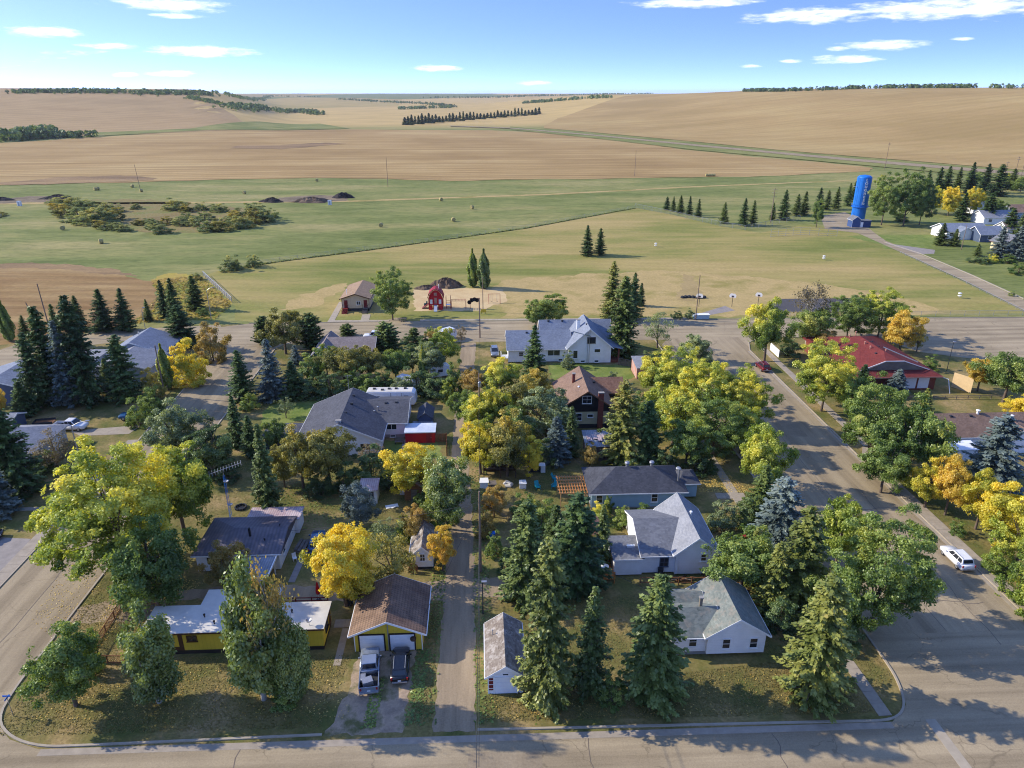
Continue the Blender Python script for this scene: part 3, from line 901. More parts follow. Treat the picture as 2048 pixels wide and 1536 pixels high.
paint_mat('stucco_grey', C(122, 116, 106), 0.9, 0.25, 0.8)
paint_mat('beige_panel', C(214, 186, 140), 0.8, 0.12)
paint_mat('chairs_teal', C(30, 150, 160), 0.5, 0.1)
paint_mat('tower_blue', C(30, 116, 206), 0.45, 0.12, 0.5)
paint_mat('letter_white', C(230, 236, 240), 0.6, 0.06)
paint_mat('brick_red', C(128, 70, 58), 0.85, 0.25, 4.0)
paint_mat('pink_wall', C(190, 140, 124), 0.8, 0.2)
glass_mat('glass_dark', (0.012, 0.015, 0.02, 1))
glass_mat('glass_blue', (0.02, 0.03, 0.05, 1))
shingle_mat('roof_charcoal', C(66, 68, 75), C(84, 86, 93), 0.3, 0.2)
shingle_mat('roof_dark_grey', C(74, 76, 83), C(94, 96, 103), 0.3, 0.22)
shingle_mat('roof_grey', C(104, 106, 112), C(128, 130, 134), 0.3, 0.2)
shingle_mat('roof_pale_grey', C(130, 133, 140), C(154, 156, 160), 0.32, 0.18)
shingle_mat('roof_blue_grey', C(116, 124, 138), C(138, 146, 158), 0.3, 0.15)
shingle_mat('roof_green_grey', C(108, 116, 110), C(138, 143, 135), 0.32, 0.3, (0.5, C(150, 138, 124)))
shingle_mat('roof_weathered', C(116, 104, 94), C(156, 146, 134), 0.3, 0.35, (0.6, C(186, 180, 172)))
shingle_mat('roof_brown', C(124, 101, 86), C(146, 121, 104), 0.3, 0.25)
shingle_mat('roof_rust_brown', C(136, 100, 80), C(168, 128, 104), 0.28, 0.3, (0.25, C(190, 150, 126)))
shingle_mat('roof_tan', C(146, 122, 98), C(168, 142, 114), 0.35, 0.15)
shingle_mat('roof_maroon', C(108, 50, 48), C(124, 60, 56), 0.3, 0.2)
shingle_mat('roof_taupe', C(128, 116, 112), C(152, 140, 134), 0.3, 0.2)
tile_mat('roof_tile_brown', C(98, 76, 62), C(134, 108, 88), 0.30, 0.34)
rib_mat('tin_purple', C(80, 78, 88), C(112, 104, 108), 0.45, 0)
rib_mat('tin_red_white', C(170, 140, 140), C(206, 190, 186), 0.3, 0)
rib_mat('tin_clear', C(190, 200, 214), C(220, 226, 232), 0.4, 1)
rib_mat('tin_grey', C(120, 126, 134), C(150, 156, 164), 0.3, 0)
wood_mat('wood_grey', C(92, 84, 78), C(134, 124, 114))
wood_mat('wood_brown', C(110, 74, 50), C(150, 108, 76))
wood_mat('wood_fresh', C(196, 150, 100), C(222, 182, 132))
wood_mat('wood_orange', C(170, 106, 54), C(204, 140, 80))
wood_mat('wood_dark', C(58, 46, 40), C(88, 70, 58))
wood_mat('pole_wood', C(112, 94, 82), C(148, 128, 112), (6, 6, 0.6))


def slope_at(za, zb, d, over):
    return za - (zb - za) / d * over


def gable(h, x0, x1, y0, y1, ze, zr, axis, wm, rm, over=0.45, z0=0.0, t=0.16, ridge=None, trim='white_paint', wall=True):
    """wall with gable ends, chevron roof, and barge boards"""
    if axis == 'y':
        a0, a1, b0, b1, ax = x0, x1, y0, y1, 'y'
    else:
        a0, a1, b0, b1, ax = y0, y1, x0, x1, 'x'
    m = (a0 + a1) / 2 if ridge is None else ridge
    if wall:
        MB().prism([(a0, z0), (a1, z0), (a1, ze), (m, zr), (a0, ze)], b0, b1, ax).build('wall', wm, h)
    zl = slope_at(ze, zr, m - a0, over)
    zr_ = slope_at(ze, zr, a1 - m, over)
    g = 0.015
    r = MB().prism([(a0 - over, zl + g), (m, zr + g), (a1 + over, zr_ + g), (a1 + over, zr_ + t), (m, zr + t + g), (a0 - over, zl + t)], b0 - over, b1 + over, ax).build('roof', rm, h)
    if trim:
        for e in (b0 - over - 0.03, b1 + over):
            MB().prism([(a0 - over, zl - 0.06), (m, zr - 0.06), (a1 + over, zr_ - 0.06), (a1 + over, zr_ + t + .015), (m, zr + t + g + .015), (a0 - over, zl + t + .015)], e, e + 0.03, ax).build('barge_board', trim, r)
        for a, z in ((a0 - over - .09, zl), (a1 + over + .003, zr_)):
            MB().prism([(a, z - .02), (a + .087, z - .02), (a + .087, z + .09), (a, z + .09)], b0 - over, b1 + over, ax).build('gutter', trim, r)
        if wall and ze > 2.2:
            for a in (a0 - .02, a1 - .08):
                MB().prism([(a, z0), (a + .1, z0), (a + .1, ze - .05), (a, ze - .05)], b0 - .025, b0 - .004, ax).build('corner_board', trim, h)
    return r


def hip(h, x0, x1, y0, y1, ze, zr, wm, rm, over=0.45, z0=0.0, axis='x', inset=None, wall=True, both=True):
    if wall:
        MB().box(x0, x1, y0, y1, z0, ze - 0.01).build('wall', wm, h)
    X0, X1, Y0, Y1 = x0 - over, x1 + over, y0 - over, y1 + over
    zb, t = ze - 0.08, 0.12
    if axis == 'x':
        i = inset if inset is not None else (Y1 - Y0) / 2
        r0 = (X0 + i, (Y0 + Y1) / 2, zr)
        r1 = (X1 - (i if both else 0), (Y0 + Y1) / 2, zr)
    else:
        i = inset if inset is not None else (X1 - X0) / 2
        r0 = ((X0 + X1) / 2, Y0 + i, zr)
        r1 = ((X0 + X1) / 2, Y1 - (i if both else 0), zr)
    v = [(X0, Y0, zb), (X1, Y0, zb), (X1, Y1, zb), (X0, Y1, zb), (X0, Y0, zb + t), (X1, Y0, zb + t), (X1, Y1, zb + t), (X0, Y1, zb + t), r0, r1]
    if axis == 'x':
        f = [(4, 5, 9, 8), (5, 6, 9), (6, 7, 8, 9), (7, 4, 8)]
    else:
        f = [(4, 5, 8), (5, 6, 9, 8), (6, 7, 9), (7, 4, 8, 9)]
    f += [(3, 2, 1, 0), (0, 1, 5, 4), (1, 2, 6, 5), (2, 3, 7, 6), (3, 0, 4, 7)]
    r = MB().add(v, f).build('roof', rm, h)
    MB().box(X0 - .02, X1 + .02, Y0 - .06, Y0 - .02, zb - .04, zb + t).build('gutter', 'white_paint', r)
    return r


def flat(h, x0, x1, y0, y1, z0, z1, wm, rm, over=0.25, t=0.16, fascia=None, tilt=0.0):
    MB().box(x0, x1, y0, y1, z0, z1).build('wall', wm, h)
    X0, X1, Y0, Y1 = x0 - over, x1 + over, y0 - over, y1 + over
    r = MB().add([(X0, Y0, z1 + .01), (X1, Y0, z1 + .01), (X1, Y1, z1 + .01 + tilt), (X0, Y1, z1 + .01 + tilt),
                  (X0, Y0, z1 + t), (X1, Y0, z1 + t), (X1, Y1, z1 + t + tilt), (X0, Y1, z1 + t + tilt)],
                 [(3, 2, 1, 0), (4, 5, 6, 7), (0, 1, 5, 4), (1, 2, 6, 5), (2, 3, 7, 6), (3, 0, 4, 7)]).build('roof', rm, h)
    if fascia:
        MB().box(X0, X1, Y0 - .04, Y0 - .003, z1 - .06, z1 + t * .9).build('fascia', fascia, r)
    return r


def on_wall(side, wc, c, z, wd, ht, d0, d1):
    """box lying on a wall plane: d0..d1 is the distance out from the wall"""
    a, b = c - wd / 2, c + wd / 2
    if side == 's':
        return (a, b, wc - d1, wc - d0, z - ht / 2, z + ht / 2)
    if side == 'n':
        return (a, b, wc + d0, wc + d1, z - ht / 2, z + ht / 2)
    if side == 'w':
        return (wc - d1, wc - d0, a, b, z - ht / 2, z + ht / 2)
    return (wc + d0, wc + d1, a, b, z - ht / 2, z + ht / 2)


def window(h, side, wc, c, z, wd, ht, fm='white_paint', style='sash', gm='glass_dark'):
    mb = MB()
    k = 0.09
    for args in ((c, z + ht / 2 + k / 2, wd + 2 * k, k), (c, z - ht / 2 - k / 2, wd + 2 * k, k), (c - wd / 2 - k / 2, z, k, ht), (c + wd / 2 + k / 2, z, k, ht)):
        mb.box(*on_wall(side, wc, args[0], args[1], args[2], args[3], 0.003, 0.07))
    if style == 'sash':
        mb.box(*on_wall(side, wc, c, z, wd, 0.05, 0.003, 0.06))
    elif style == 'pair':
        mb.box(*on_wall(side, wc, c, z, 0.07, ht, 0.003, 0.06))
    elif style == 'grid':
        mb.box(*on_wall(side, wc, c, z, wd, 0.045, 0.003, 0.06))
        mb.box(*on_wall(side, wc, c, z, 0.045, ht, 0.003, 0.055))
    f = mb.build('window', fm, h)
    MB().box(*on_wall(side, wc, c, z, wd - .002, ht - .002, 0.003, 0.03)).build('pane', gm, f)
    MB().box(*on_wall(side, wc, c, z - ht / 2 - k - .03, wd + .3, 0.05, 0.003, 0.13)).build('sill', fm, f)
    return f


def door(h, side, wc, c, wd=0.9, ht=2.05, z0=0.15, m='white_door'):
    o = MB().box(*on_wall(side, wc, c, z0 + ht / 2, wd, ht, 0.003, 0.06)).build('door', m, h)
    MB().box(*on_wall(side, wc, c + wd * .38, z0 + 1.0, 0.08, 0.1, 0.06, 0.12)).build('handle', 'galvanised', o)
    return o


def garage_door(h, side, wc, c, wd, ht, m='white_door', z0=0.03, rows=4, frame='white_paint'):
    o = MB().box(*on_wall(side, wc, c, z0 + ht / 2, wd, ht, 0.003, 0.04)).build('garage_door', m, h)
    ph = ht / rows
    for r_ in range(rows):
        MB().box(*on_wall(side, wc, c, z0 + ph * (r_ + .5), wd - .06, ph - .05, 0.04, 0.065)).build('panel', m, o)
    mb = MB()
    mb.box(*on_wall(side, wc, c - wd / 2 - .07, z0 + ht / 2, .14, ht + .1, 0.003, 0.09))
    mb.box(*on_wall(side, wc, c + wd / 2 + .07, z0 + ht / 2, .14, ht + .1, 0.003, 0.09))
    mb.box(*on_wall(side, wc, c, z0 + ht + .09, wd + .28, .14, 0.003, 0.1))
    mb.build('door_frame', frame, o)
    return o


def vent(h, x, y, z, kind='pipe', ht=0.6, m='galvanised', r=0.09):
    if kind == 'pipe':
        mb = MB().tube([(x, y, z - .3), (x, y, z + ht)], r, 8)
        mb.lathe([(r * 1.7, 0), (r * 1.8, .12), (r * .6, .2)], (x, y, z + ht), 8)
        return mb.build('vent_pipe', m, h)
    if kind == 'turbine':
        mb = MB().lathe([(.22, -.3), (.22, .25), (.34, .32), (.38, .5), (.28, .66), (.06, .7)], (x, y, z), 12)
        return mb.build('turbine_vent', m, h)
    return MB().box(x - .22, x + .22, y - .22, y + .22, z - .1, z + .22).build('roof_vent', 'charcoal', h)


def chimney(h, x, y, z0, z1, sx=.6, sy=.6, m='brick_red'):
    o = MB().box(x - sx / 2, x + sx / 2, y - sy / 2, y + sy / 2, z0, z1).build('chimney', m, h)
    MB().box(x - sx / 2 - .06, x + sx / 2 + .06, y - sy / 2 - .06, y + sy / 2 + .06, z1 + .003, z1 + .12).build('cap', 'concrete_wall', o)
    return o


def dish(h, x, y, z, m='galvanised'):
    mb = MB().tube([(x, y, z), (x, y, z + .5)], .03, 5)
    mb.lathe([(.02, .62), (.3, .72), (.36, .85), (.33, .86), (.02, .7)], (x, y, z - .15), 10)
    return mb.build('satellite_dish', m, h)


# ------------------------------------------------------------------ houses, south row first
# yellow mobile home
h = thing('mobile_home', 'long yellow mobile home with a flat white roof behind the aspens', 'mobile home', (-26.7, 62.4, 0))
flat(h, -36.0, -17.3, 60.4, 64.4, 0.55, 2.85, 'yellow_panel', 'white_roof', 0.22, 0.14, 'brown_trim')
MB().box(-35.95, -17.35, 60.46, 64.34, 0.0, 0.545).build('skirting', 'dark_trim', h)
flat(h, -31.2, -23.2, 64.43, 67.1, 0.05, 2.83, 'yellow_panel', 'white_roof', 0.15, 0.13)
for c, wd in ((-32.1, .45), (-27.2, .45)):
    MB().box(*on_wall('s', 60.4, c, 1.7, wd, 2.3, 0.003, 0.035)).build('brown_panel', 'brown_trim', h)
MB().box(*on_wall('s', 60.4, -33.0, .8, 2.2, .45, 0.003, 0.034)).build('brown_panel', 'brown_trim', h)
for c in (-34.6, -30.9, -24.0, -21.2):
    window(h, 's', 60.4, c, 2.1, .9, .6, 'brown_trim', 'pair')
window(h, 'e', -17.3, 62.2, 1.9, 1.2, 1.0, 'dark_trim', 'pair')
door(h, 'e', -17.3, 63.7, .8, 1.9, .6, 'brown_trim')
for x, y in ((-30.2, 62.6), (-28.8, 61.5), (-21, 62.9)):
    vent(h, x, y, 3.0, 'pipe', .25, 'dark_trim', .07)
dish(h, -18.7, 60.8, 3.0)

# yellow double garage
h = thing('double_garage', 'yellow double garage with brown tile roof and two white doors', 'garage', (-10.4, 63.4, 0))
gable(h, -14.0, -6.85, 60.0, 67.0, 2.5, 4.05, 'y', 'yellow_panel', 'roof_tile_brown', 0.5)
garage_door(h, 's', 60.0, -12.15, 2.55, 2.1, frame='dark_trim')
garage_door(h, 's', 60.0, -8.95, 2.55, 2.1, frame='dark_trim')
MB().box(-10.45, -10.35, 59.93, 59.99, 0, 3.7).build('corner_post', 'galvanised', h)
window(h, 'e', -6.85, 63.5, 1.6, .8, .7, 'white_paint')
k = MB().lathe([(.06, 0), (.3, .1), (.34, .3), (.1, .42)], (-7.75, 59.65, 1.55), 9).build('hanging_basket', 'wood_dark', h)

# narrow old garage beside the lane
h = thing('narrow_garage', 'narrow white single garage with mossy weathered roof beside the lane', 'garage', (1.75, 57.2, 0))
gable(h, 0.05, 3.5, 53.6, 60.8, 2.35, 3.5, 'y', 'white_siding', 'roof_weathered', 0.28)
garage_door(h, 's', 53.6, 1.78, 2.15, 1.95)
for c in (.38, 3.18):
    o = MB().box(*on_wall('s', 53.6, c, 1.25, .48, 1.5, 0.003, 0.06)).build('shutter', 'maroon', h)
    for k in range(3):
        MB().box(*on_wall('s', 53.6, c, .75 + k * .5, .5, .06, 0.06, 0.08)).build('batten', 'white_paint', o)
MB().box(*on_wall('s', 53.6, 1.78, 2.42, .5, .1, 0.003, 0.06)).build('name_board', 'charcoal', h)
vent(h, .6, 58.6, 2.9, 'pipe', .5, 'galvanised', .04)

# white corner bungalow
h = thing('white_bungalow', 'white corner bungalow with mottled green-grey roof nearest the south street', 'house', (25.0, 60.5, 0))
gable(h, 23.0, 29.1, 57.5, 64.6, 3.0, 5.0, 'y', 'white_siding', 'roof_green_grey', 0.4, 0.45)
gable(h, 19.4, 24.2, 57.95, 63.2, 2.7, 4.2, 'x', 'white_siding', 'roof_green_grey', 0.38, 0.45, ridge=60.2)
gable(h, 19.5, 23.6, 61.0, 65.2, 2.6, 3.9, 'x', 'white_siding', 'roof_green_grey', 0.3, 0.45)
MB().box(19.46, 29.04, 58.0, 64.5, -.05, .44).build('foundation', 'concrete_wall', h)
for c in (21.6, 25.0, 27.9):
    window(h, 's', 57.5 if c > 23 else 57.95, c, 1.75, .75, 1.15, 'white_paint', 'sash')
MB().box(*on_wall('s', 57.5, 26.1, 3.95, .5, .45, 0.003, 0.06)).build('gable_vent', 'white_door', h)
window(h, 'w', 19.4, 60.4, 1.7, .8, 1.1)
chimney(h, 22.9, 60.5, 3.6, 5.3, .3, .3, 'stucco_grey')
door(h, 'w', 19.4, 58.6, .85, 2.0, .4)

# white house with grey roofs
h = thing('grey_roof_house', 'white house with two grey gable roofs and a low side porch', 'house', (22.5, 75.5, 0))
gable(h, 23.2, 28.3, 71.2, 81.0, 3.4, 5.5, 'y', 'white_siding_b', 'roof_pale_grey', 0.4, 0.25)
gable(h, 19.2, 24.6, 71.65, 81.4, 2.9, 4.7, 'x', 'white_siding_b', 'roof_grey', 0.35, 0.25, ridge=76.6)
flat(h, 15.7, 19.16, 71.4, 75.6, 0.2, 2.45, 'white_siding_b', 'roof_grey', 0.2, 0.14, 'white_paint', 0.35)
window(h, 's', 71.65, 21.9, 1.75, .95, 1.15, 'slate_siding', 'grid')
window(h, 's', 71.2, 26.6, 2.6, .6, .9, 'white_paint', 'sash')
for x, y in ((21.0, 76.0), (23.4, 76.1), (24.0, 74.2)):
    vent(h, x, y, 4.55 - abs(y - 76.6) * .33, 'box')
vent(h, 26.3, 76.6, 5.0, 'pipe', .6, 'white_paint', .12)
MB().box(17.6, 18.6, 73.4, 73.7, 2.75, 3.0).build('skylight', 'white_paint', h)
MB().tube([(23.5, 71.1, .4), (23.5, 71.1, 2.2)], .05, 6).build('downpipe', 'white_paint', h)

# wooden deck beside it
h = thing('wooden_deck', 'orange wood deck against the low porch of the grey-roofed house', 'deck', (14.0, 72.0, 0))
for i in range(12):
    MB().box(12.4 + i * .27, 12.4 + i * .27 + .25, 70.0, 74.8, .62, .68).build('board', 'wood_orange', h)
for x in (12.45, 14.0, 15.55):
    MB().box(x - .06, x + .06, 70.0, 70.12, 0, 1.6).build('post', 'wood_orange', h)
MB().box(12.4, 15.6, 70.02, 70.1, 1.55, 1.66).build('handrail', 'wood_orange', h)
for i in range(14):
    MB().box(12.55 + i * .22, 12.6 + i * .22, 70.04, 70.08, .7, 1.54).build('baluster', 'wood_orange', h)
h = thing('patio_table', 'round pale patio table standing on the orange deck', 'table', (14.6, 71.6, .68))
MB().lathe([(.5, .68), (.52, .70), (.52, .74), (.1, .75)], (0, 0, 0), 14).build('table_top', 'white_paint', h, True)
MB().lathe([(.3, 0), (.06, .05), (.05, .68)], (0, 0, 0), 8).build('pedestal', 'galvanised', h, True)

# brown gazebo
h = thing('gazebo', 'brown hexagonal gazebo half hidden behind the tall spruces', 'gazebo', (13.8, 79.3, 0))
for k in range(6):
    a = k * math.pi / 3
    MB().tube([(2.0 * math.cos(a), 2.0 * math.sin(a), 0), (2.0 * math.cos(a), 2.0 * math.sin(a), 2.2)], .07, 6).build('post', 'wood_orange', h, True)
for k in range(6):
    a, b = k * math.pi / 3, (k + 1) * math.pi / 3
    p, q = (2.5 * math.cos(a), 2.5 * math.sin(a)), (2.5 * math.cos(b), 2.5 * math.sin(b))
    MB().add([(p[0], p[1], 2.15), (q[0], q[1], 2.15), (0, 0, 3.2), (p[0], p[1], 2.25), (q[0], q[1], 2.25), (0, 0, 3.3)], [(0, 2, 1), (3, 4, 5), (0, 1, 4, 3), (1, 2, 5, 4), (2, 0, 3, 5)]).build('roof_panel', 'roof_rust_brown', h, True)

# blue house with charcoal hip roof and a timber pergola
h = thing('blue_house', 'pale blue house with charcoal hip roof and two round roof turbines', 'house', (21.8, 89.5, 0))
hip(h, 15.2, 28.4, 86.6, 93.6, 2.75, 4.9, 'blue_siding', 'roof_charcoal', 0.5, 0.3, 'x', 4.4)
MB().box(15.25, 28.35, 86.65, 93.5, -.05, .29).build('foundation', 'concrete_wall', h)
hip(h, 28.45, 31.0, 89.0, 92.6, 2.6, 3.6, 'blue_siding', 'roof_charcoal', 0.4, 0.3, 'x', 1.2)
for c in (16.3, 24.2, 27.4):
    window(h, 's', 86.6, c, 1.75, .8, 1.25, 'white_paint', 'sash')
door(h, 'w', 15.2, 88.0, .9, 2.05, .3)
vent(h, 20.8, 90.3, 4.95, 'turbine')
vent(h, 24.4, 90.3, 4.95, 'turbine')
o = vent(h, 28.0, 88.6, 3.4, 'pipe', 1.7, 'galvanised', .16)
vent(h, 28.3, 90.0, 4.0, 'turbine')

h = thing('pergola', 'fresh timber pergola on the west side of the blue house', 'pergola', (12.7, 89.6, 0))
for x in (10.9, 14.4):
    for y in (87.4, 91.8):
        MB().box(x - .07, x + .07, y - .07, y + .07, 0, 2.3).build('post', 'wood_fresh', h)
for i in range(6):
    y = 87.3 + i * .92
    MB().box(10.6, 14.75, y - .05, y + .05, 2.3, 2.46).build('beam', 'wood_fresh', h)
for i in range(11):
    x = 10.75 + i * .39
    MB().box(x - .035, x + .035, 87.0, 92.2, 2.465, 2.56).build('rafter', 'wood_orange', h)

for i, (x, y, a, l) in enumerate(((8.0, 92.6, .3, 'teal garden chair left of the pergola on the lawn'), (10.9, 95.0, 1.2, 'teal garden chair farthest from the pergola by the fire ring'), (10.5, 92.7, -.6, 'teal garden chair tucked against the pergola corner'))):
    h = thing('garden_chair', l, 'chair', (x, y, 0), a, 'teal garden chairs')
    MB().cbox((0, 0, .42), (.6, .6, .06)).build('seat', 'chairs_teal', h, True)
    MB().add([(-.32, .28, .4), (.32, .28, .4), (.34, .62, 1.15), (-.34, .62, 1.15), (-.32, .34, .4), (.32, .34, .4), (.34, .68, 1.15), (-.34, .68, 1.15)], [(0, 1, 2, 3), (7, 6, 5, 4), (0, 4, 5, 1), (1, 5, 6, 2), (2, 6, 7, 3), (3, 7, 4, 0)]).build('backrest', 'chairs_teal', h, True)
    for sx in (-1, 1):
        MB().cbox((sx * .36, .05, .62), (.12, .7, .05)).build('armrest', 'chairs_teal', h, True)
        MB().cbox((sx * .32, -.26, .3), (.07, .07, .6)).build('leg', 'chairs_teal', h, True)
        MB().cbox((sx * .32, .3, .2), (.07, .07, .4)).build('leg', 'chairs_teal', h, True)

# white open-fronted box behind the chairs
h = thing('storage_box', 'white open storage box behind the teal garden chairs', 'box', (8.3, 98.0, 0))
mb = MB().box(6.9, 9.6, 98.5, 98.56, 0, 1.2).box(6.9, 9.6, 97.5, 98.5, 1.2, 1.26).box(6.9, 6.96, 97.5, 98.5, 0, 1.2).box(8.9, 9.6, 97.5, 98.5, 0, 1.198)
mb.build('shell', 'white_paint', h)
MB().box(7.0, 8.88, 97.7, 98.4, .02, .6).build('contents', 'charcoal', h)

# dark lean-to with workbench beside the lane
h = thing('open_shed', 'dark open lean-to shed full of tools beside the lane', 'shed', (2.3, 97.3, 0))
MB().box(-.1, 5.0, 98.4, 98.5, 0, 2.5).build('back_wall', 'wood_dark', h)
for x in (0, 2.5, 4.9):
    MB().box(x - .07, x + .07, 96.2, 96.34, 0, 2.4).build('post', 'wood_dark', h)
MB().add([(-.3, 95.9, 2.4), (5.2, 95.9, 2.4), (5.2, 98.7, 2.75), (-.3, 98.7, 2.75), (-.3, 95.9, 2.5), (5.2, 95.9, 2.5), (5.2, 98.7, 2.85), (-.3, 98.7, 2.85)], [(3, 2, 1, 0), (4, 5, 6, 7), (0, 1, 5, 4), (1, 2, 6, 5), (2, 3, 7, 6), (3, 0, 4, 7)]).build('roof', 'charcoal', h)
MB().box(.3, 4.6, 97.6, 98.35, .8, .88).build('workbench', 'wood_grey', h)
for i, (x, y, s, m, l) in enumerate(((.0, 93.6, 1.2, 'white_paint', 'white box lid leaning by the lane pole'), (1.3, 93.2, 1.0, 'wood_grey', 'grey wooden crate next to the white box lid'), (5.8, 93.2, 1.0, 'white_paint', 'white tarp-wrapped bundle beside the lean-to shed'))):
    h = tag(MB().box(x - s / 2, x + s / 2, y - s * .4, y + s * .4, 0, s * .9).add([(x - s * .6, y - s * .5, s * .9), (x + s * .6, y - s * .5, s * .9), (x + s * .5, y + s * .5, s * 1.05), (x - s * .5, y + s * .5, s * 1.05)], [(0, 1, 2, 3)]).build('crate', m), l, 'crate')
tag(MB().tube([(3.0, 94.0, .1), (3.4, 94.3, .35), (4.2, 93.8, .2), (3.9, 93.3, .25), (3.2, 93.5, .15)], [.3, .35, .3, .3, .25], 7).build('tarp_bundle', 'white_roof'), 'crumpled pale tarp on the ground before the lean-to', 'tarp')

# tin-roofed bungalow on the west side
h = thing('tin_roof_bungalow', 'white bungalow with dark ribbed metal roof and black stovepipe', 'house', (-30.5, 78, 0))
hip(h, -35.6, -25.5, 74.6, 82.4, 2.55, 3.7, 'white_siding_b', 'tin_purple', 0.4, 0.1, 'x', 4.2, True, False)
flat(h, -31.6, -25.0, 82.45, 85.2, 0.1, 2.3, 'white_siding_b', 'tin_red_white', 0.25, 0.1)
MB().tube([(-29.6, 77.2, 3.0), (-29.6, 77.2, 4.5)], .15, 8).build('stovepipe', 'black_paint', h)
vent(h, -27.6, 76.4, 3.0, 'pipe', .3, 'charcoal', .07)
vent(h, -26.2, 78.6, 3.4, 'pipe', .5, 'charcoal', .05)
window(h, 'e', -25.5, 76.7, 1.6, 1.0, .9)
door(h, 'e', -25.5, 80.6, .9, 2.0, .2)
window(h, 's', 74.6, -33.6, 1.6, 1.4, 1.0, 'white_paint', 'pair')
h = thing('carport', 'low grey flat-roofed carport in front of the metal-roofed bungalow', 'carport', (-27.6, 71.6, 0))
for x in (-29.8, -25.9):
    for y in (69.6, 73.6):
        MB().box(x - .06, x + .06, y - .06, y + .06, 0, 2.3).build('post', 'white_paint', h)
MB().box(-30.1, -25.72, 69.2, 74.1, 2.3, 2.42).build('roof', 'tin_grey', h)
MB().box(-25.7, -25.58, 69.2, 74.1, 2.22, 2.46).build('edge_beam', 'white_paint', h)

# small sheds of the west lots
h = thing('old_shed', 'little whitewashed shed with gable window beside the lane', 'shed', (-7.8, 76.5, 0))
gable(h, -9.2, -6.5, 73.9, 79.6, 2.1, 3.3, 'y', 'white_siding', 'roof_weathered', 0.25, 0.35)
MB().box(-9.15, -6.55, 73.95, 79.5, 0, .345).build('skirting', 'charcoal', h)
window(h, 's', 73.9, -7.8, 1.75, .55, .95, 'white_paint', 'grid')
h = thing('cable_spool', 'round wooden cable spool leaning on the whitewashed shed', 'spool', (-8.95, 73.3, 0))
for dy in (-.3, .12):
    MB().prism([(.6 * math.cos(a * .3927), .6 + .6 * math.sin(a * .3927)) for a in range(16)], dy, dy + .08, 'y').build('flange', 'wood_brown', h, True)
MB().prism([(.25 * math.cos(a * .524), .6 + .25 * math.sin(a * .524)) for a in range(12)], -.22, .12, 'y').build('drum', 'wood_grey', h, True)
h = thing('brown_shed', 'small shed with brown shingle roof under the olive-green lane tree', 'shed', (-10.2, 92.6, 0))
gable(h, -11.6, -8.8, 90.2, 95.8, 2.1, 3.2, 'y', 'wood_brown', 'roof_brown', 0.3, trim=None)
door(h, 's', 90.2, -10.2, .9, 1.8, .05, 'wood_grey')
h = thing('garden_shed', 'small white garden shed with striped metal roof in the west yard', 'shed', (-16.6, 91.6, 0))
flat(h, -17.9, -15.5, 89.6, 92.2, 0, 2.2, 'white_siding', 'tin_red_white', .2, .1, None, .35)
window(h, 's', 89.6, -16.5, 1.5, 1.0, .8, 'wood_grey', 'grid', 'glass_blue')
for i, (x, y, a, sx, sy, l) in enumerate(((-13.3, 88.7, .3, 1.8, .9, 'white sheet lying flat on the grass by the garden shed'), (-12.1, 92.2, 1.5, .9, .7, 'white panel propped near the brown-roofed shed'))):
    tag(MB().cbox((x, y, .06 + i * .3), (sx, sy, .06 + i * .55), a).cbox((x + .5, y - .3, .12), (sx * .6, .1, .1), a + .4).build('sheet_panel', 'white_paint'), l, 'panel')

# big charcoal house
h = thing('charcoal_roof_house', 'large rambling house with charcoal shingle roof and attached flat garage', 'house', (-22.5, 111, 0))
gable(h, -29.9, -16.9, 104.4, 118.6, 3.1, 5.9, 'y', 'white_siding_b', 'roof_dark_grey', 0.55, 0.2, ridge=-23.2)
gable(h, -21.0, -13.3, 111.0, 121.6, 3.0, 4.7, 'x', 'white_siding_b', 'roof_dark_grey', 0.45, 0.6, ridge=116.4)
MB().box(-20.9, -13.35, 111.05, 121.5, 0, .59).build('basement_wall', 'concrete_wall', h)
flat(h, -36.0, -24.0, 106.8, 111.2, 0.1, 2.6, 'slate_siding', 'roof_dark_grey', .5, .2, 'brown_trim')
window(h, 's', 111.0, -15.7, 2.05, 1.6, .9, 'white_paint', 'pair')
window(h, 's', 111.05, -15.6, .3, .8, .3, 'white_paint', 'plain')
chimney(h, -23.3, 105.0, 4.6, 6.2, .8, .5, 'white_paint')
for x, y, z in ((-22.6, 116, 5.8), (-22.4, 112.5, 5.8), (-22.8, 108.8, 5.8), (-15.2, 115.6, 4.5), (-17.0, 115.5, 4.5)):
    vent(h, x, y, z, 'box')
vent(h, -18.2, 113.6, 3.9, 'pipe', .7, 'galvanised', .1)
vent(h, -18.7, 112.9, 3.7, 'pipe', .5, 'galvanised', .1)
door(h, 'e', -16.9, 107.0, .9, 2.05, .2)
window(h, 'e', -13.3, 114, 2.0, 1.2, .9)
window(h, 's', 104.4, -19.2, 1.7, 1.6, 1.1, 'white_paint', 'pair')
MB().tube([(-24.2, 120.2, 5.0), (-24.2, 120.2, 8.2)], .04, 5).tube([(-24.9, 120.2, 7.9), (-23.5, 120.2, 8.0)], .03, 4).build('aerial', 'galvanised', h)

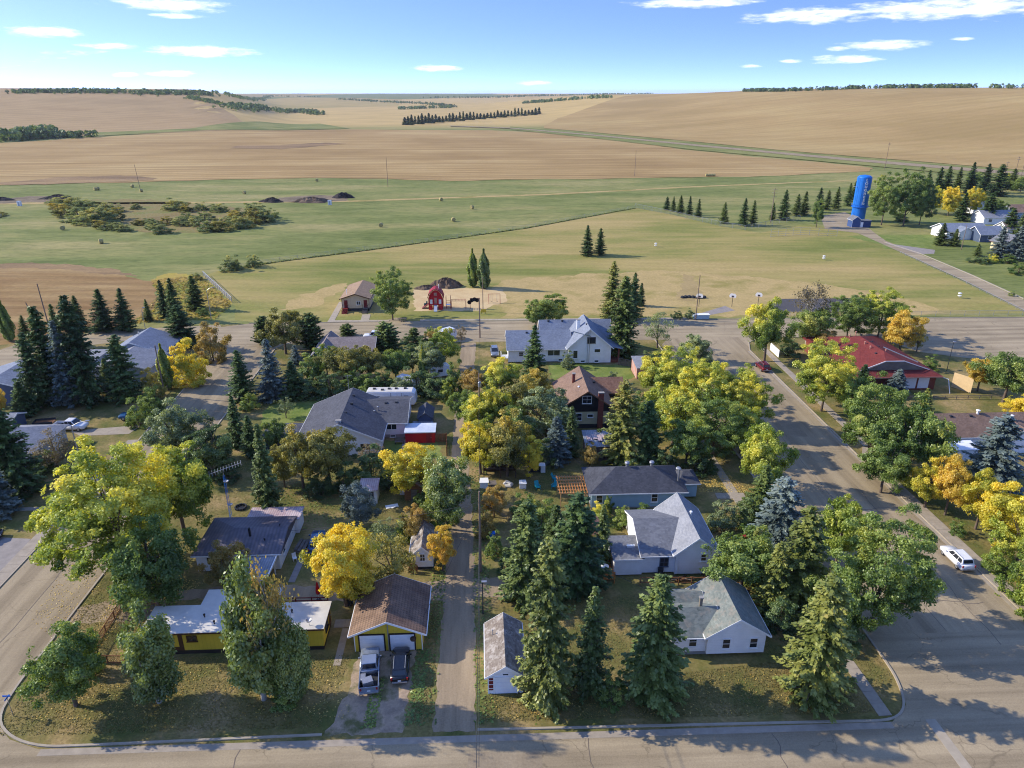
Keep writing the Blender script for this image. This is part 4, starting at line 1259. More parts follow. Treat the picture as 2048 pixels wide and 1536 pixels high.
h = thing('grey_shed', 'grey-roofed tool shed behind the red shed near the lane', 'shed', (-10.2, 116.5, 0))
gable(h, -11.4, -9.0, 114.2, 118.6, 2.1, 3.0, 'y', 'slate_siding', 'roof_dark_grey', 0.25, trim=None)
h = thing('red_shed', 'low red shed with white ribbed roof beside the wooden fence', 'shed', (-10.6, 109.8, 0))
flat(h, -13.2, -8.2, 108.7, 111.6, 0, 2.0, 'red_bright', 'tin_clear', .15, .1, 'white_paint', .2)
door(h, 's', 108.7, -9.2, .9, 1.7, .05, 'red_paint')
h = thing('low_coop', 'low metal-topped coop between the grey shed and the red shed', 'coop', (-10.4, 113.0, 0))
flat(h, -12.2, -8.9, 112.1, 113.9, 0, 1.3, 'wood_grey', 'tin_grey', .15, .08, None, .2)


def board_fence(name, label, pts, ht, m, gap=0.16, wdt=0.13, rail=True, post=2.4, pm=None):
    f = thing(name, label, 'fence', (pts[0][0], pts[0][1], 0))
    boards = MB()
    for a, b in zip(pts[:-1], pts[1:]):
        a, b = Vector(a), Vector(b)
        L = (b - a).length
        d = (b - a).normalized()
        ang = math.atan2(d.y, d.x)
        n = int(L / gap)
        for i in range(n):
            p = a + d * (i + .5) * L / n
            MB().cbox((p.x, p.y, ht / 2 + random.uniform(-.02, .02)), (wdt, .03, ht), ang).build('board', m, f)
        k = max(1, round(L / post))
        for i in range(k + 1):
            p = a + d * L * i / k
            q = p + Vector((-d.y, d.x)) * .07
            MB().cbox((q.x, q.y, ht / 2 + .05), (.1, .1, ht + .1), ang).build('post', pm or m, f)
        if rail:
            for z in (.3, ht - .25):
                c = (a + b) / 2 + Vector((-d.y, d.x)) * .04
                MB().cbox((c.x, c.y, z), (L, .04, .09), ang).build('rail', pm or m, f)
    return f


board_fence('board_fence', 'weathered brown picket fence in front of the red shed', [(-12.85, 109.16), (-6.29, 108.86), (-6.08, 103.79)], 1.6, 'wood_brown', .26, .2)
board_fence('back_fence', 'dark board fence behind the white corner bungalow', [(19.6, 67.2), (31.0, 66.8)], 1.1, 'wood_dark', .45, .3)


def rail_fence(name, label, pts, ht, m, post=2.0, lattice=False):
    f = thing(name, label, 'fence', (pts[0][0], pts[0][1], 0))
    for a, b in zip(pts[:-1], pts[1:]):
        a, b = Vector(a), Vector(b)
        L = (b - a).length
        d = (b - a).normalized()
        ang = math.atan2(d.y, d.x)
        k = max(1, round(L / post))
        for i in range(k + 1):
            p = a + d * L * i / k
            MB().cbox((p.x, p.y, ht / 2), (.1, .1, ht), ang).build('post', m, f)
        c = (a + b) / 2
        for z in ((.12, ht) if lattice else (.4, ht - .1)):
            MB().cbox((c.x, c.y, z), (L, .06, .1), ang).build('rail', m, f)
        if lattice:
            mb = MB()
            n = int(L / .22)
            for i in range(n):
                for s in (-1, 1):
                    p0 = a + d * L * i / n
                    p1 = a + d * max(0, min(L, L * i / n + s * (ht - .2)))
                    if (p1 - p0).length > .3:
                        mb.tube([(p0.x, p0.y, .15), (p1.x, p1.y, ht - .05)], .016, 4, False)
            o = mb.build('lattice', m, f)
            o['kind'] = 'stuff'
    return f


rail_fence('lattice_fence', 'brown lattice yard fence round the corner of the mobile home', [(-38.04, 68.69), (-42.10, 68.61), (-41.69, 59.66), (-37.30, 59.32)], 1.0, 'wood_brown', 2.0, True)
rail_fence('rail_fence', 'long brown rail fence beside the white grey-roofed house', [(18.6, 69.6), (31.0, 69.0)], 1.2, 'wood_brown', 1.6)
rail_fence('deck_rail', 'low red-brown rail behind the yellow mobile home', [(-25.8, 68.1), (-18.4, 68.0)], .9, 'maroon', 1.8)
h = thing('patio_umbrella', 'closed red patio umbrella standing behind the yellow mobile home', 'umbrella', (-19.6, 68.6, 0))
MB().lathe([(.03, 0), (.03, 2.5)], (0, 0, 0), 6).build('pole', 'white_paint', h, True)
MB().lathe([(.2, .9), (.27, 1.1), (.22, 1.7), (.1, 2.4), (.02, 2.6)], (0, 0, 0), 9).build('canopy', 'red_bright', h, True)
MB().lathe([(.3, 0), (.3, .08), (.06, .12)], (0, 0, 0), 10).build('base', 'charcoal', h, True)
h = thing('white_garden_chair', 'white plastic chair in the shade beside the metal-roofed bungalow', 'chair', (-24.2, 76.4, 0), .5)
MB().cbox((0, 0, .42), (.5, .5, .05)).build('seat', 'white_paint', h, True)
MB().cbox((0, .25, .72), (.5, .05, .6)).build('backrest', 'white_paint', h, True)
for sx in (-.2, .2):
    for sy in (-.2, .2):
        MB().cbox((sx, sy, .2), (.06, .06, .4)).build('leg', 'white_paint', h, True)

# ------------------------------------------------------------------ north row
h = thing('green_house', 'grey-roofed green house sunk among shrubs below the north street', 'house', (-29, 151, 0))
gable(h, -33.5, -23.7, 147.6, 154.6, 3.1, 5.0, 'x', 'green_siding', 'roof_taupe', 0.45)
gable(h, -36.4, -32.0, 146.6, 155.6, 3.0, 4.9, 'y', 'green_siding', 'roof_taupe', 0.45)
window(h, 's', 147.6, -27, 1.7, 1.4, 1.0)
window(h, 's', 146.6, -34.2, 1.7, 1.0, 1.0)

h = thing('big_white_house', 'big white house with long grey roof and tall gable by north street', 'house', (17.5, 149, 0))
gable(h, 5.8, 19.4, 146.8, 155.4, 3.3, 6.0, 'x', 'white_siding', 'roof_blue_grey', 0.45, 0.2, ridge=151.0)
gable(h, 18.9, 28.2, 145.6, 155.6, 3.9, 8.0, 'y', 'white_siding', 'roof_blue_grey', 0.5, 0.2, ridge=23.4)
gable(h, 13.6, 29.4, 153.0, 160.4, 3.4, 6.6, 'x', 'white_siding', 'roof_blue_grey', 0.4, 0.2)
MB().box(28.25, 30.2, 146.0, 150.5, 0, .7).build('porch_floor', 'brick_red', h)
MB().box(29.9, 30.2, 146.0, 146.3, .7, 3.4).build('porch_post', 'brick_red', h)
MB().add([(28.2, 145.3, 3.85), (30.8, 145.3, 3.3), (30.8, 151, 3.3), (28.2, 151, 3.85), (28.2, 145.3, 4.0), (30.8, 145.3, 3.45), (30.8, 151, 3.45), (28.2, 151, 4.0)], [(3, 2, 1, 0), (4, 5, 6, 7), (0, 1, 5, 4), (1, 2, 6, 5), (2, 3, 7, 6), (3, 0, 4, 7)]).build('porch_roof', 'roof_blue_grey', h)
window(h, 's', 146.8, 15.8, 2.3, 2.6, 1.4, 'white_paint', 'pair')
window(h, 's', 146.8, 8.6, 2.0, .9, .9)
window(h, 's', 145.6, 20.4, 2.2, .9, 1.7, 'white_paint', 'plain')
window(h, 's', 145.6, 23.8, 5.4, 1.7, 1.2, 'dark_trim', 'pair')
window(h, 's', 145.6, 25.2, 3.0, 1.2, .7, 'white_paint', 'plain')
for c in (17.3, 22.1, 25.1):
    window(h, 's', 145.6 if c > 19 else 146.8, c, .55, .8, .4, 'white_paint', 'plain')
MB().tube([(23.0, 145.4, 0), (23.0, 145.4, 7.5)], .05, 5).tube([(23.4, 145.4, 0), (23.4, 145.4, 7.5)], .05, 5).tube([(19.6, 145.2, 7.6), (23.6, 145.3, 6.4)], .1, 5).build('aerial_tower', 'galvanised', h)
chimney(h, 21.6, 151, 6.2, 8.4, .7, .7, 'white_paint')
for x, y, z in ((23.2, 149, 7.9), (23.5, 153, 7.9), (10, 150.4, 5.7), (15.4, 156.4, 6.5), (18.6, 156.4, 6.5)):
    vent(h, x, y, z, 'box')
MB().box(4.2, 5.75, 147.2, 149.4, .9, 1.0).box(4.2, 4.28, 147.2, 149.4, 1.0, 1.9).build('landing', 'white_paint', h)

h = thing('brown_roof_house', 'tall house with brown roof, black gable and red brick chimney', 'house', (18.4, 118.5, 0))
gable(h, 14.0, 22.3, 113.2, 124.2, 4.4, 7.2, 'y', 'black_paint', 'roof_brown', 0.7, 3.2, ridge=18.3, trim='wood_brown')
MB().box(14.05, 22.25, 113.24, 124.1, .8, 3.19).build('lower_wall', 'cream_siding', h)
MB().box(14.0, 22.3, 113.2, 124.2, 0, .79).build('basement_wall', 'charcoal', h)
gable(h, 19.6, 25.6, 119.6, 123.6, 4.3, 6.2, 'x', 'black_paint', 'roof_rust_brown', 0.4, 3.0, trim='wood_brown')
window(h, 's', 113.2, 18.2, 5.5, 1.5, 1.3, 'white_paint', 'grid')
window(h, 's', 113.24, 16.9, 2.2, .9, 1.3, 'white_paint', 'sash')
window(h, 's', 113.24, 18.9, 2.4, .9, .5, 'white_paint', 'plain')
chimney(h, 20.6, 112.85, 0, 6.9, .9, .55, 'brick_red')
chimney(h, 16.6, 119.6, 5.6, 7.9, .5, .5, 'brick_red')
vent(h, 17.1, 116.2, 6.4, 'pipe', .3, 'white_paint', .12)
vent(h, 20.4, 119.8, 6.1, 'box')

h = thing('weathered_outbuilding', 'weathered grey outbuilding with broken tin roof below the brown-roofed house', 'outbuilding', (18.6, 103.5, 0))
flat(h, 16.6, 21.0, 100.9, 105.4, 0, 2.7, 'wood_grey', 'tin_grey', .3, .1, None, .5)
door(h, 's', 100.9, 19.8, 1.0, 2.0, .02, 'wood_dark')
for k in range(5):
    MB().cbox((17.2 + k * .85, 103.0 + (k % 2) * .7, 3.15), (.7, 2.2, .05), random.uniform(-.1, .1)).build('tin_sheet', 'tin_red_white', h)

h = thing('pink_shed', 'narrow pink shed with pale roof beside the big white house lawn', 'shed', (33.4, 138.5, 0))
flat(h, 32.0, 35.2, 136.0, 141.4, 0, 2.5, 'pink_wall', 'roof_pale_grey', .2, .12, 'white_paint', .5)
for k in range(4):
    MB().box(*on_wall('w', 32.0, 136.6 + k * 1.3, 1.25, .12, 2.4, .003, .04)).build('batten', 'white_paint', h)
rail_fence('lattice_screen', 'grey lattice screen between the porch and the pink shed', [(29.8, 144.6), (33.8, 142.2)], 1.5, 'wood_grey', 1.6, True)

# ------------------------------------------------------------------ east side
h = thing('red_roof_hall', 'long low hall with broad maroon roof and clipped grey gable', 'hall', (80, 140, 0))
X0, X1, Y0, Y1 = 73.6, 91.2, 126.9, 152.5
MB().box(X0 + .8, X1 - .8, Y0 + .9, Y1 - .8, 0, 2.95).build('wall', 'brick_red', h)
xm = 82.0
v = [(X0, Y0, 2.95), (X1, Y0, 2.95), (X1, Y1, 2.95), (X0, Y1, 2.95), (X0, Y0, 3.12), (X1, Y0, 3.12), (X1, Y1, 3.12), (X0, Y1, 3.12),
     (X0 + 2.0, Y0 + 2.2, 3.8), (X1 - 2.0, Y0 + 2.2, 3.8), (xm - 1.8, Y0 + 2.2, 5.7), (xm + 1.8, Y0 + 2.2, 5.7), (xm, Y0 + 6.5, 6.3), (xm, Y1 - 9.5, 6.3)]
f = [(3, 2, 1, 0), (0, 1, 5, 4), (1, 2, 6, 5), (2, 3, 7, 6), (3, 0, 4, 7), (4, 5, 9, 8), (8, 9, 11, 10), (10, 11, 12), (5, 6, 13, 12, 11, 9), (6, 7, 13), (7, 4, 8, 10, 12, 13)]
r = MB().add(v, f).build('roof', 'roof_maroon', h)
MB().prism([(X0 + 2.6, 3.86), (X1 - 2.6, 3.86), (xm + 2.0, 5.55), (xm - 2.0, 5.55)], Y0 + 2.1, Y0 + 2.19, 'y').build('gable_panel', 'stucco_grey', h)
MB().prism([(X0 + 1.8, 3.76), (xm - 1.9, 5.66), (xm + 1.9, 5.66), (X1 - 1.8, 3.76), (X1 - 1.8, 3.92), (xm + 1.9, 5.82), (xm - 1.9, 5.82), (X0 + 1.8, 3.92)], Y0 + 2.0, Y0 + 2.09, 'y').build('barge_board', 'white_paint', r)
MB().box(X0, X1, Y0 - .05, Y0 - .003, 2.9, 3.12).build('fascia', 'pink_wall', r)
for c in (85.4, 88.0):
    MB().box(*on_wall('s', Y0 + .9, c, 1.45, 2.2, 2.2, .003, .05)).build('shuttered_window', 'white_door', h)
for x, y in ((82.4, 140), (81, 139), (83.6, 141), (83, 137.4), (80.8, 136.4), (85, 138.2), (82, 145), (83.8, 146), (80.4, 144.4), (82.9, 134.2), (80.6, 133.6)):
    vent(h, x, y, 6.1 - abs(x - xm) * .3, random.choice(['pipe', 'pipe', 'box']), .5, 'pink_wall', .11)
MB().tube([(84.2, 137.5, 5.7), (89.8, 133.5, 3.7)], .13, 6).build('roof_duct', 'galvanised', h)
MB().tube([(91.0, 127.2, 2.9), (92.3, 126.8, 2.6), (92.4, 125.6, 0)], .09, 6).build('downpipe', 'white_paint', h)

h = thing('beige_hoarding', 'tall beige panel standing by the maroon-roofed hall car park', 'panel', (95.4, 127.5, 0))
MB().add([(94.8, 129.0, 0), (96.6, 125.6, 0), (96.7, 125.7, 0), (94.9, 129.1, 0), (94.8, 129.0, 3.1), (96.6, 125.6, 3.1), (96.7, 125.7, 3.1), (94.9, 129.1, 3.1)], [(3, 2, 1, 0), (4, 5, 6, 7), (0, 1, 5, 4), (1, 2, 6, 5), (2, 3, 7, 6), (3, 0, 4, 7)]).build('board', 'beige_panel', h)
MB().box(94.9, 95.0, 129.1, 129.2, 0, 3.0).box(96.6, 96.7, 125.72, 125.82, 0, 3.0).build('post', 'wood_grey', h)
rail_fence('hall_fence', 'low brown fence along the lawn south of the maroon hall', [(76, 123.2), (101, 122.6)], .8, 'wood_grey', 2.2)

h = thing('brown_bungalow', 'long white bungalow with brown shingle roof behind the blue spruce', 'house', (86, 105, 0))
gable(h, 73.8, 97.5, 102.0, 109.5, 2.8, 4.9, 'x', 'white_siding_b', 'roof_brown', 0.55, .5)
MB().box(73.85, 97.4, 102.05, 109.4, 0, .49).build('foundation', 'concrete_wall', h)
gable(h, 84.6, 92.0, 100.6, 104, 2.6, 4.3, 'y', 'white_siding_b', 'roof_brown', .4, .2)
for x in (75.5, 78.6, 82.0):
    vent(h, x, 105.2, 4.7, 'box')
vent(h, 83.4, 105.6, 4.7, 'pipe', .8, 'white_paint', .2)
vent(h, 88.6, 104.4, 4.2, 'pipe', .8, 'white_paint', .16)
window(h, 's', 102.0, 77, 1.7, 2.4, 1.0, 'white_paint', 'pair')
garage_door(h, 's', 100.6, 88.4, 2.6, 2.1)
tag(MB().box(75.0, 79.5, 98.4, 100.6, .05, 2.0).add([(74.8, 98.2, 2.05), (79.7, 98.2, 2.05), (79.7, 100.9, 2.35), (74.8, 100.9, 2.35), (74.8, 98.2, 2.12), (79.7, 98.2, 2.12), (79.7, 100.9, 2.42), (74.8, 100.9, 2.42)], [(3, 2, 1, 0), (4, 5, 6, 7), (0, 1, 5, 4), (1, 2, 6, 5), (2, 3, 7, 6), (3, 0, 4, 7)]).build('lean_to', 'white_siding_b'), 'white lean-to under the maples beside the brown-roofed bungalow', 'lean-to')

# ------------------------------------------------------------------ west side
h = thing('pale_hip_house', 'pale grey roofed house nearest the white pickup on the west side', 'house', (-76.5, 105.5, 0))
hip(h, -82.0, -71.0, 98.2, 112.3, 2.8, 4.9, 'grey_siding', 'roof_pale_grey', .6, 0, 'y', 5.5)
window(h, 'e', -71.0, 104, 1.6, 1.8, 1.0, 'white_paint', 'pair')
garage_door(h, 'e', -71.0, 109.5, 2.6, 2.1)
h = thing('grey_duplex', 'grey house with stepped pale roofs behind the yellow street shrubs', 'house', (-73.5, 149, 0))
gable(h, -80.5, -69.5, 148.6, 158.4, 3.0, 5.4, 'y', 'grey_siding', 'roof_blue_grey', .5, ridge=-75.6)
gable(h, -79.0, -68.6, 139.0, 148.5, 2.9, 4.7, 'y', 'grey_siding', 'roof_pale_grey', .45, ridge=-74.4)
vent(h, -76.3, 154.5, 5.2, 'pipe', .5)
flat(h, -88.5, -81.6, 143.5, 150.5, 0, 3.0, 'grey_siding', 'roof_pale_grey', .4)
h = thing('west_bungalow', 'grey-blue bungalow with pale ridged roof at the west edge', 'house', (-92, 135, 0))
gable(h, -99.5, -84.5, 128.0, 139.5, 3.0, 5.2, 'y', 'slate_siding', 'roof_blue_grey', .5)
h = thing('west_tool_shed', 'small dark blue-grey shed behind the utility trailer', 'shed', (-84.6, 117.5, 0))
gable(h, -87.4, -82.0, 115.2, 119.6, 2.1, 2.9, 'x', 'slate_siding', 'roof_pale_grey', .3)
rail_fence('grey_fence', 'grey board fence between the yellow shrubs and west street', [(-62.6, 131.5), (-62.9, 142)], 1.3, 'wood_grey', 2.2)

# school portable by the playground
h = thing('portable_classroom', 'beige portable classroom with tan roof and two red doors', 'classroom', (-34, 196, 0))
gable(h, -37.8, -30.4, 189.0, 203.6, 3.55, 4.75, 'y', 'beige_siding', 'roof_tan', .5, .8, trim='brown_trim')
MB().box(-37.75, -30.45, 189.05, 203.5, 0, .79).build('skirting', 'charcoal', h)
for c in (-36.7, -31.4):
    door(h, 's', 189.0, c, .95, 2.1, .95, 'maroon')
window(h, 's', 189.0, -33.3, 2.25, 1.0, .9, 'white_paint', 'pair')
vent(h, -36.6, 191.0, 4.0, 'pipe', 1.4, 'white_paint', .08)
for c, m in ((-36.8, 'maroon'), (-31.4, 'wood_grey')):
    st = MB().box(c - .8, c + .8, 187.6, 188.95, .86, .94).build('landing', m, h)
    for k in range(4):
        MB().box(c - .75, c + .75, 187.6 - .32 * (k + 1), 187.6 - .32 * k - .02, .8 - .2 * (k + 1) - .06, .8 - .2 * k - .06).build('step', m, st)
    for sx in (-.78, .72):
        MB().box(c + sx, c + sx + .06, 186.3, 188.9, .9, .98).box(c + sx, c + sx + .06, 186.3, 186.36, 0, .9).box(c + sx, c + sx + .06, 188.0, 188.06, .94, 1.85).box(c + sx, c + sx + .06, 187.55, 188.9, 1.8, 1.88).build('handrail', 'dark_trim', st)

# ------------------------------------------------------------------ water tower and far houses
TX, TY = 176.0, 328.5
h = thing('water_tower', 'tall bright blue cylindrical water tower with white vertical lettering', 'water tower', (TX, TY, 0))
RT = 3.1
MB().lathe([(RT - .08, 0), (RT - .06, 6.3), (RT, 6.5), (RT, 19.6), (RT - .15, 19.9), (RT - .9, 20.4), (.4, 20.7)], (TX, TY, 0), 40).build('tank', 'tower_blue', h, smooth=False)
for k in range(8):
    a = k * math.pi / 4 + .2
    MB().tube([(TX + (RT + .02) * math.cos(a), TY + (RT + .02) * math.sin(a), 7.2), (TX + (RT + .02) * math.cos(a), TY + (RT + .02) * math.sin(a), 19.6)], .05, 4).build('seam', 'tower_blue', h)
ring = MB()
for z in (6.6, 7.7):
    for k in range(24):
        a, b = k * math.pi / 12, (k + 1) * math.pi / 12
        q = RT + .55
        ring.tube([(TX + q * math.cos(a), TY + q * math.sin(a), z), (TX + q * math.cos(b), TY + q * math.sin(b), z)], .06, 4, False)
for k in range(12):
    a = k * math.pi / 6
    q = RT + .55
    ring.tube([(TX + q * math.cos(a), TY + q * math.sin(a), 6.5), (TX + q * math.cos(a), TY + q * math.sin(a), 7.75)], .05, 4, False)
ring.lathe([(RT - .1, 6.45), (RT + .62, 6.45), (RT + .62, 6.55), (RT - .1, 6.55)], (TX, TY, 0), 24)
ring.build('catwalk', 'tower_blue', h)
lad = MB()
for s in (-.25, .25):
    a = R(-160)
    px, py = TX + (RT + .3) * math.cos(a) - s * math.sin(a), TY + (RT + .3) * math.sin(a) + s * math.cos(a)
    lad.tube([(px, py, 0), (px, py, 20)], .05, 4)
lad.build('ladder', 'tower_blue', h)
MB().tube([(TX - RT, TY - .6, 15.6), (TX - RT - 1.8, TY - .8, 15.6)], .09, 5).build('bracket', 'white_paint', h)
letters = 'LOUGHEED'
LA = R(-96)
for i, chh in enumerate(letters):
    cu = bpy.data.curves.new('letter', 'FONT')
    cu.body = chh
    cu.size = 1.5
    cu.align_x = 'CENTER'
    cu.align_y = 'CENTER'
    cu.extrude = 0.04
    cu.offset = 0.07
    tmp = bpy.data.objects.new('tmp_letter', cu)
    col.objects.link(tmp)
    dg = bpy.context.evaluated_depsgraph_get()
    me = bpy.data.meshes.new_from_object(tmp.evaluated_get(dg))
    bpy.data.objects.remove(tmp)
    o = bpy.data.objects.new('letter', me)
    me.materials.clear()
    me.materials.append(MATS['letter_white'])
    col.objects.link(o)
    o.parent = h
    o.location = ((RT + .1) * math.cos(LA), (RT + .1) * math.sin(LA), 18.6 - i * 1.5)
    o.rotation_euler = (R(90), 0, LA + R(90))

h = thing('pump_house', 'navy blue pump house with grey roof at the foot of the tower', 'pump house', (169, 312, 0))
gable(h, 164.6, 168.4, 311.0, 315.2, 3.3, 4.7, 'y', 'navy_light', 'roof_grey', .3)
flat(h, 168.45, 173.2, 311.05, 314.6, 0, 2.8, 'navy_siding', 'roof_grey', .2, .15)
door(h, 's', 311.05, 169.1, 1.1, 2.2, .05, 'white_door')

h = thing('long_east_house', 'long blue-grey house with pale porch gable below the water tower', 'house', (201, 287, 0))
gable(h, 190.0, 207.0, 283.0, 293.5, 3.2, 5.4, 'x', 'white_siding_b', 'roof_blue_grey', .6)
gable(h, 199.0, 208.5, 275.5, 283.5, 3.2, 5.6, 'x', 'slate_siding', 'roof_blue_grey', .5)
gable(h, 194.0, 199.5, 281.0, 285, 3.2, 4.8, 'y', 'white_siding', 'roof_blue_grey', .4)
for c in (192, 203, 205.5):
    window(h, 's', 283.0 if c < 199 else 275.5, c, 1.8, 1.5, 1.2)
h = thing('cream_east_house', 'cream house with steep grey gable between the eastern blue spruces', 'house', (199, 262, 0))
gable(h, 195.5, 203.0, 256.5, 264.0, 3.2, 6.0, 'y', 'cream_siding', 'roof_grey', .6, trim='wood_brown')
gable(h, 201.5, 214.0, 258.0, 266.0, 3.2, 5.4, 'x', 'grey_siding', 'roof_blue_grey', .5)
for c in (197.2, 200.6):
    window(h, 's', 256.5, c, 1.7, 1.2, 1.4, 'white_paint', 'pair')
h = thing('edge_east_house', 'white house with grey roof cut by the eastern picture edge', 'house', (201, 232, 0))
gable(h, 196.5, 208, 228, 236, 2.9, 4.8, 'x', 'white_siding', 'roof_taupe', .5)
window(h, 's', 228, 199.5, 1.6, 1.6, 1.0)
h = thing('maroon_east_house', 'brown-roofed far house among dark spruces at the upper east edge', 'house', (262, 338, 0))
gable(h, 252, 276, 330, 342, 3.2, 5.8, 'x', 'grey_siding', 'roof_brown', .6)
h = thing('far_white_house', 'small white gabled far house between the spruces above the yellow aspens', 'house', (246, 350, 0))
gable(h, 243, 250, 346, 354, 3.4, 6.4, 'y', 'white_siding', 'roof_dark_grey', .5)
h = thing('orange_fence_panel', 'orange-tan board fence at the east edge by the diagonal street', 'fence', (185, 206, 0))
for k in range(8):
    MB().box(183.4 + k * .8, 184.1 + k * .8, 205.5 - k * .25, 205.55 - k * .25, 0, 2.0).build('board', 'wood_fresh', h)

h = thing('pale_gable_house', 'pale far house with light grey roof below the eastern power poles', 'house', (236, 322, 0))
gable(h, 228, 243, 316, 325, 3.2, 5.6, 'x', 'white_siding_b', 'roof_pale_grey', .5)
for c in (231, 239):
    window(h, 's', 316, c, 1.7, 1.5, 1.1)
h = thing('low_far_house', 'low white far house with taupe roof behind the cream house', 'house', (226, 292, 0))
gable(h, 219, 233, 288, 296, 3.0, 5.2, 'x', 'white_siding', 'roof_taupe', .5)
for c in (222, 229):
    window(h, 's', 288, c, 1.6, 1.4, 1.1)

# ------------------------------------------------------------------ vehicles
carpaint_mat('car_silver', C(150, 160, 174), .3, .5)
carpaint_mat('car_white', C(226, 228, 232), .3, .0)
carpaint_mat('car_black', C(22, 26, 34), .2, .3)
carpaint_mat('car_blue', C(34, 86, 130), .3, .2)
carpaint_mat('car_red', C(110, 26, 32), .3, .2)
carpaint_mat('car_grey', C(130, 138, 146), .3, .4)
paint_mat('tyre_rubber', C(28, 28, 30), .9, .1)
paint_mat('tail_red', C(170, 20, 24), .3, .1, 2, .5)
paint_mat('lamp_clear', C(226, 228, 224), .2, .05, 2, .5)
paint_mat('bed_liner', C(44, 46, 50), .8, .15)
paint_mat('plate_white', C(222, 222, 220), .5, .05)


def wheels(root, xs, half, r):
    for x in xs:
        for s in (-1, 1):
            y0 = s * (half - .24)
            y1 = s * half
            wv = [(x + r * math.cos(a * .3927), r + r * math.sin(a * .3927)) for a in range(16)]
            t = MB().prism(wv, min(y0, y1), max(y0, y1), 'y').build('wheel', 'tyre_rubber', root, True, bevel=.02)
            MB().prism([(x + r * .62 * math.cos(a * .524), r + r * .62 * math.sin(a * .524)) for a in range(12)], y1 - s * .01 if s > 0 else y1 - .015, y1 + .015 if s > 0 else y1 + .01, 'y').build('rim', 'galvanised', t, True)


def loft(secs):
    """secs: list of (x, [(y, z) half profile, bottom to top]) mirrored to a closed skin"""
    mb = MB()
    n = len(secs[0][1])
    vs = []
    for x, pr in secs:
        for y, z in pr:
            vs.append((x, -y, z))
        for y, z in reversed(pr):
            vs.append((x, y, z))
    k = 2 * n
    fs = []
    for i in range(len(secs) - 1):
        for j in range(k):
            a, b = i * k + j, i * k + (j + 1) % k
            fs.append((a, b, b + k, a + k))
    fs.append(tuple(range(k - 1, -1, -1)))
    fs.append(tuple((len(secs) - 1) * k + j for j in range(k)))
    return mb.add(vs, fs)


def quad_plate(root, name, pts, m, off=0.012):
    """thin plate on a body panel, lifted along its normal"""
    p = [Vector(q) for q in pts]
    nn = (p[1] - p[0]).cross(p[2] - p[0]).normalized()
    a = [q + nn * 0.002 for q in p]
    b = [q + nn * off for q in p]
    n = len(p)
    MB().add([tuple(q) for q in a + b], [tuple(range(n - 1, -1, -1)), tuple(range(n, 2 * n))] + [(i, (i + 1) % n, (i + 1) % n + n, i + n) for i in range(n)]).build(name, m, root, True)


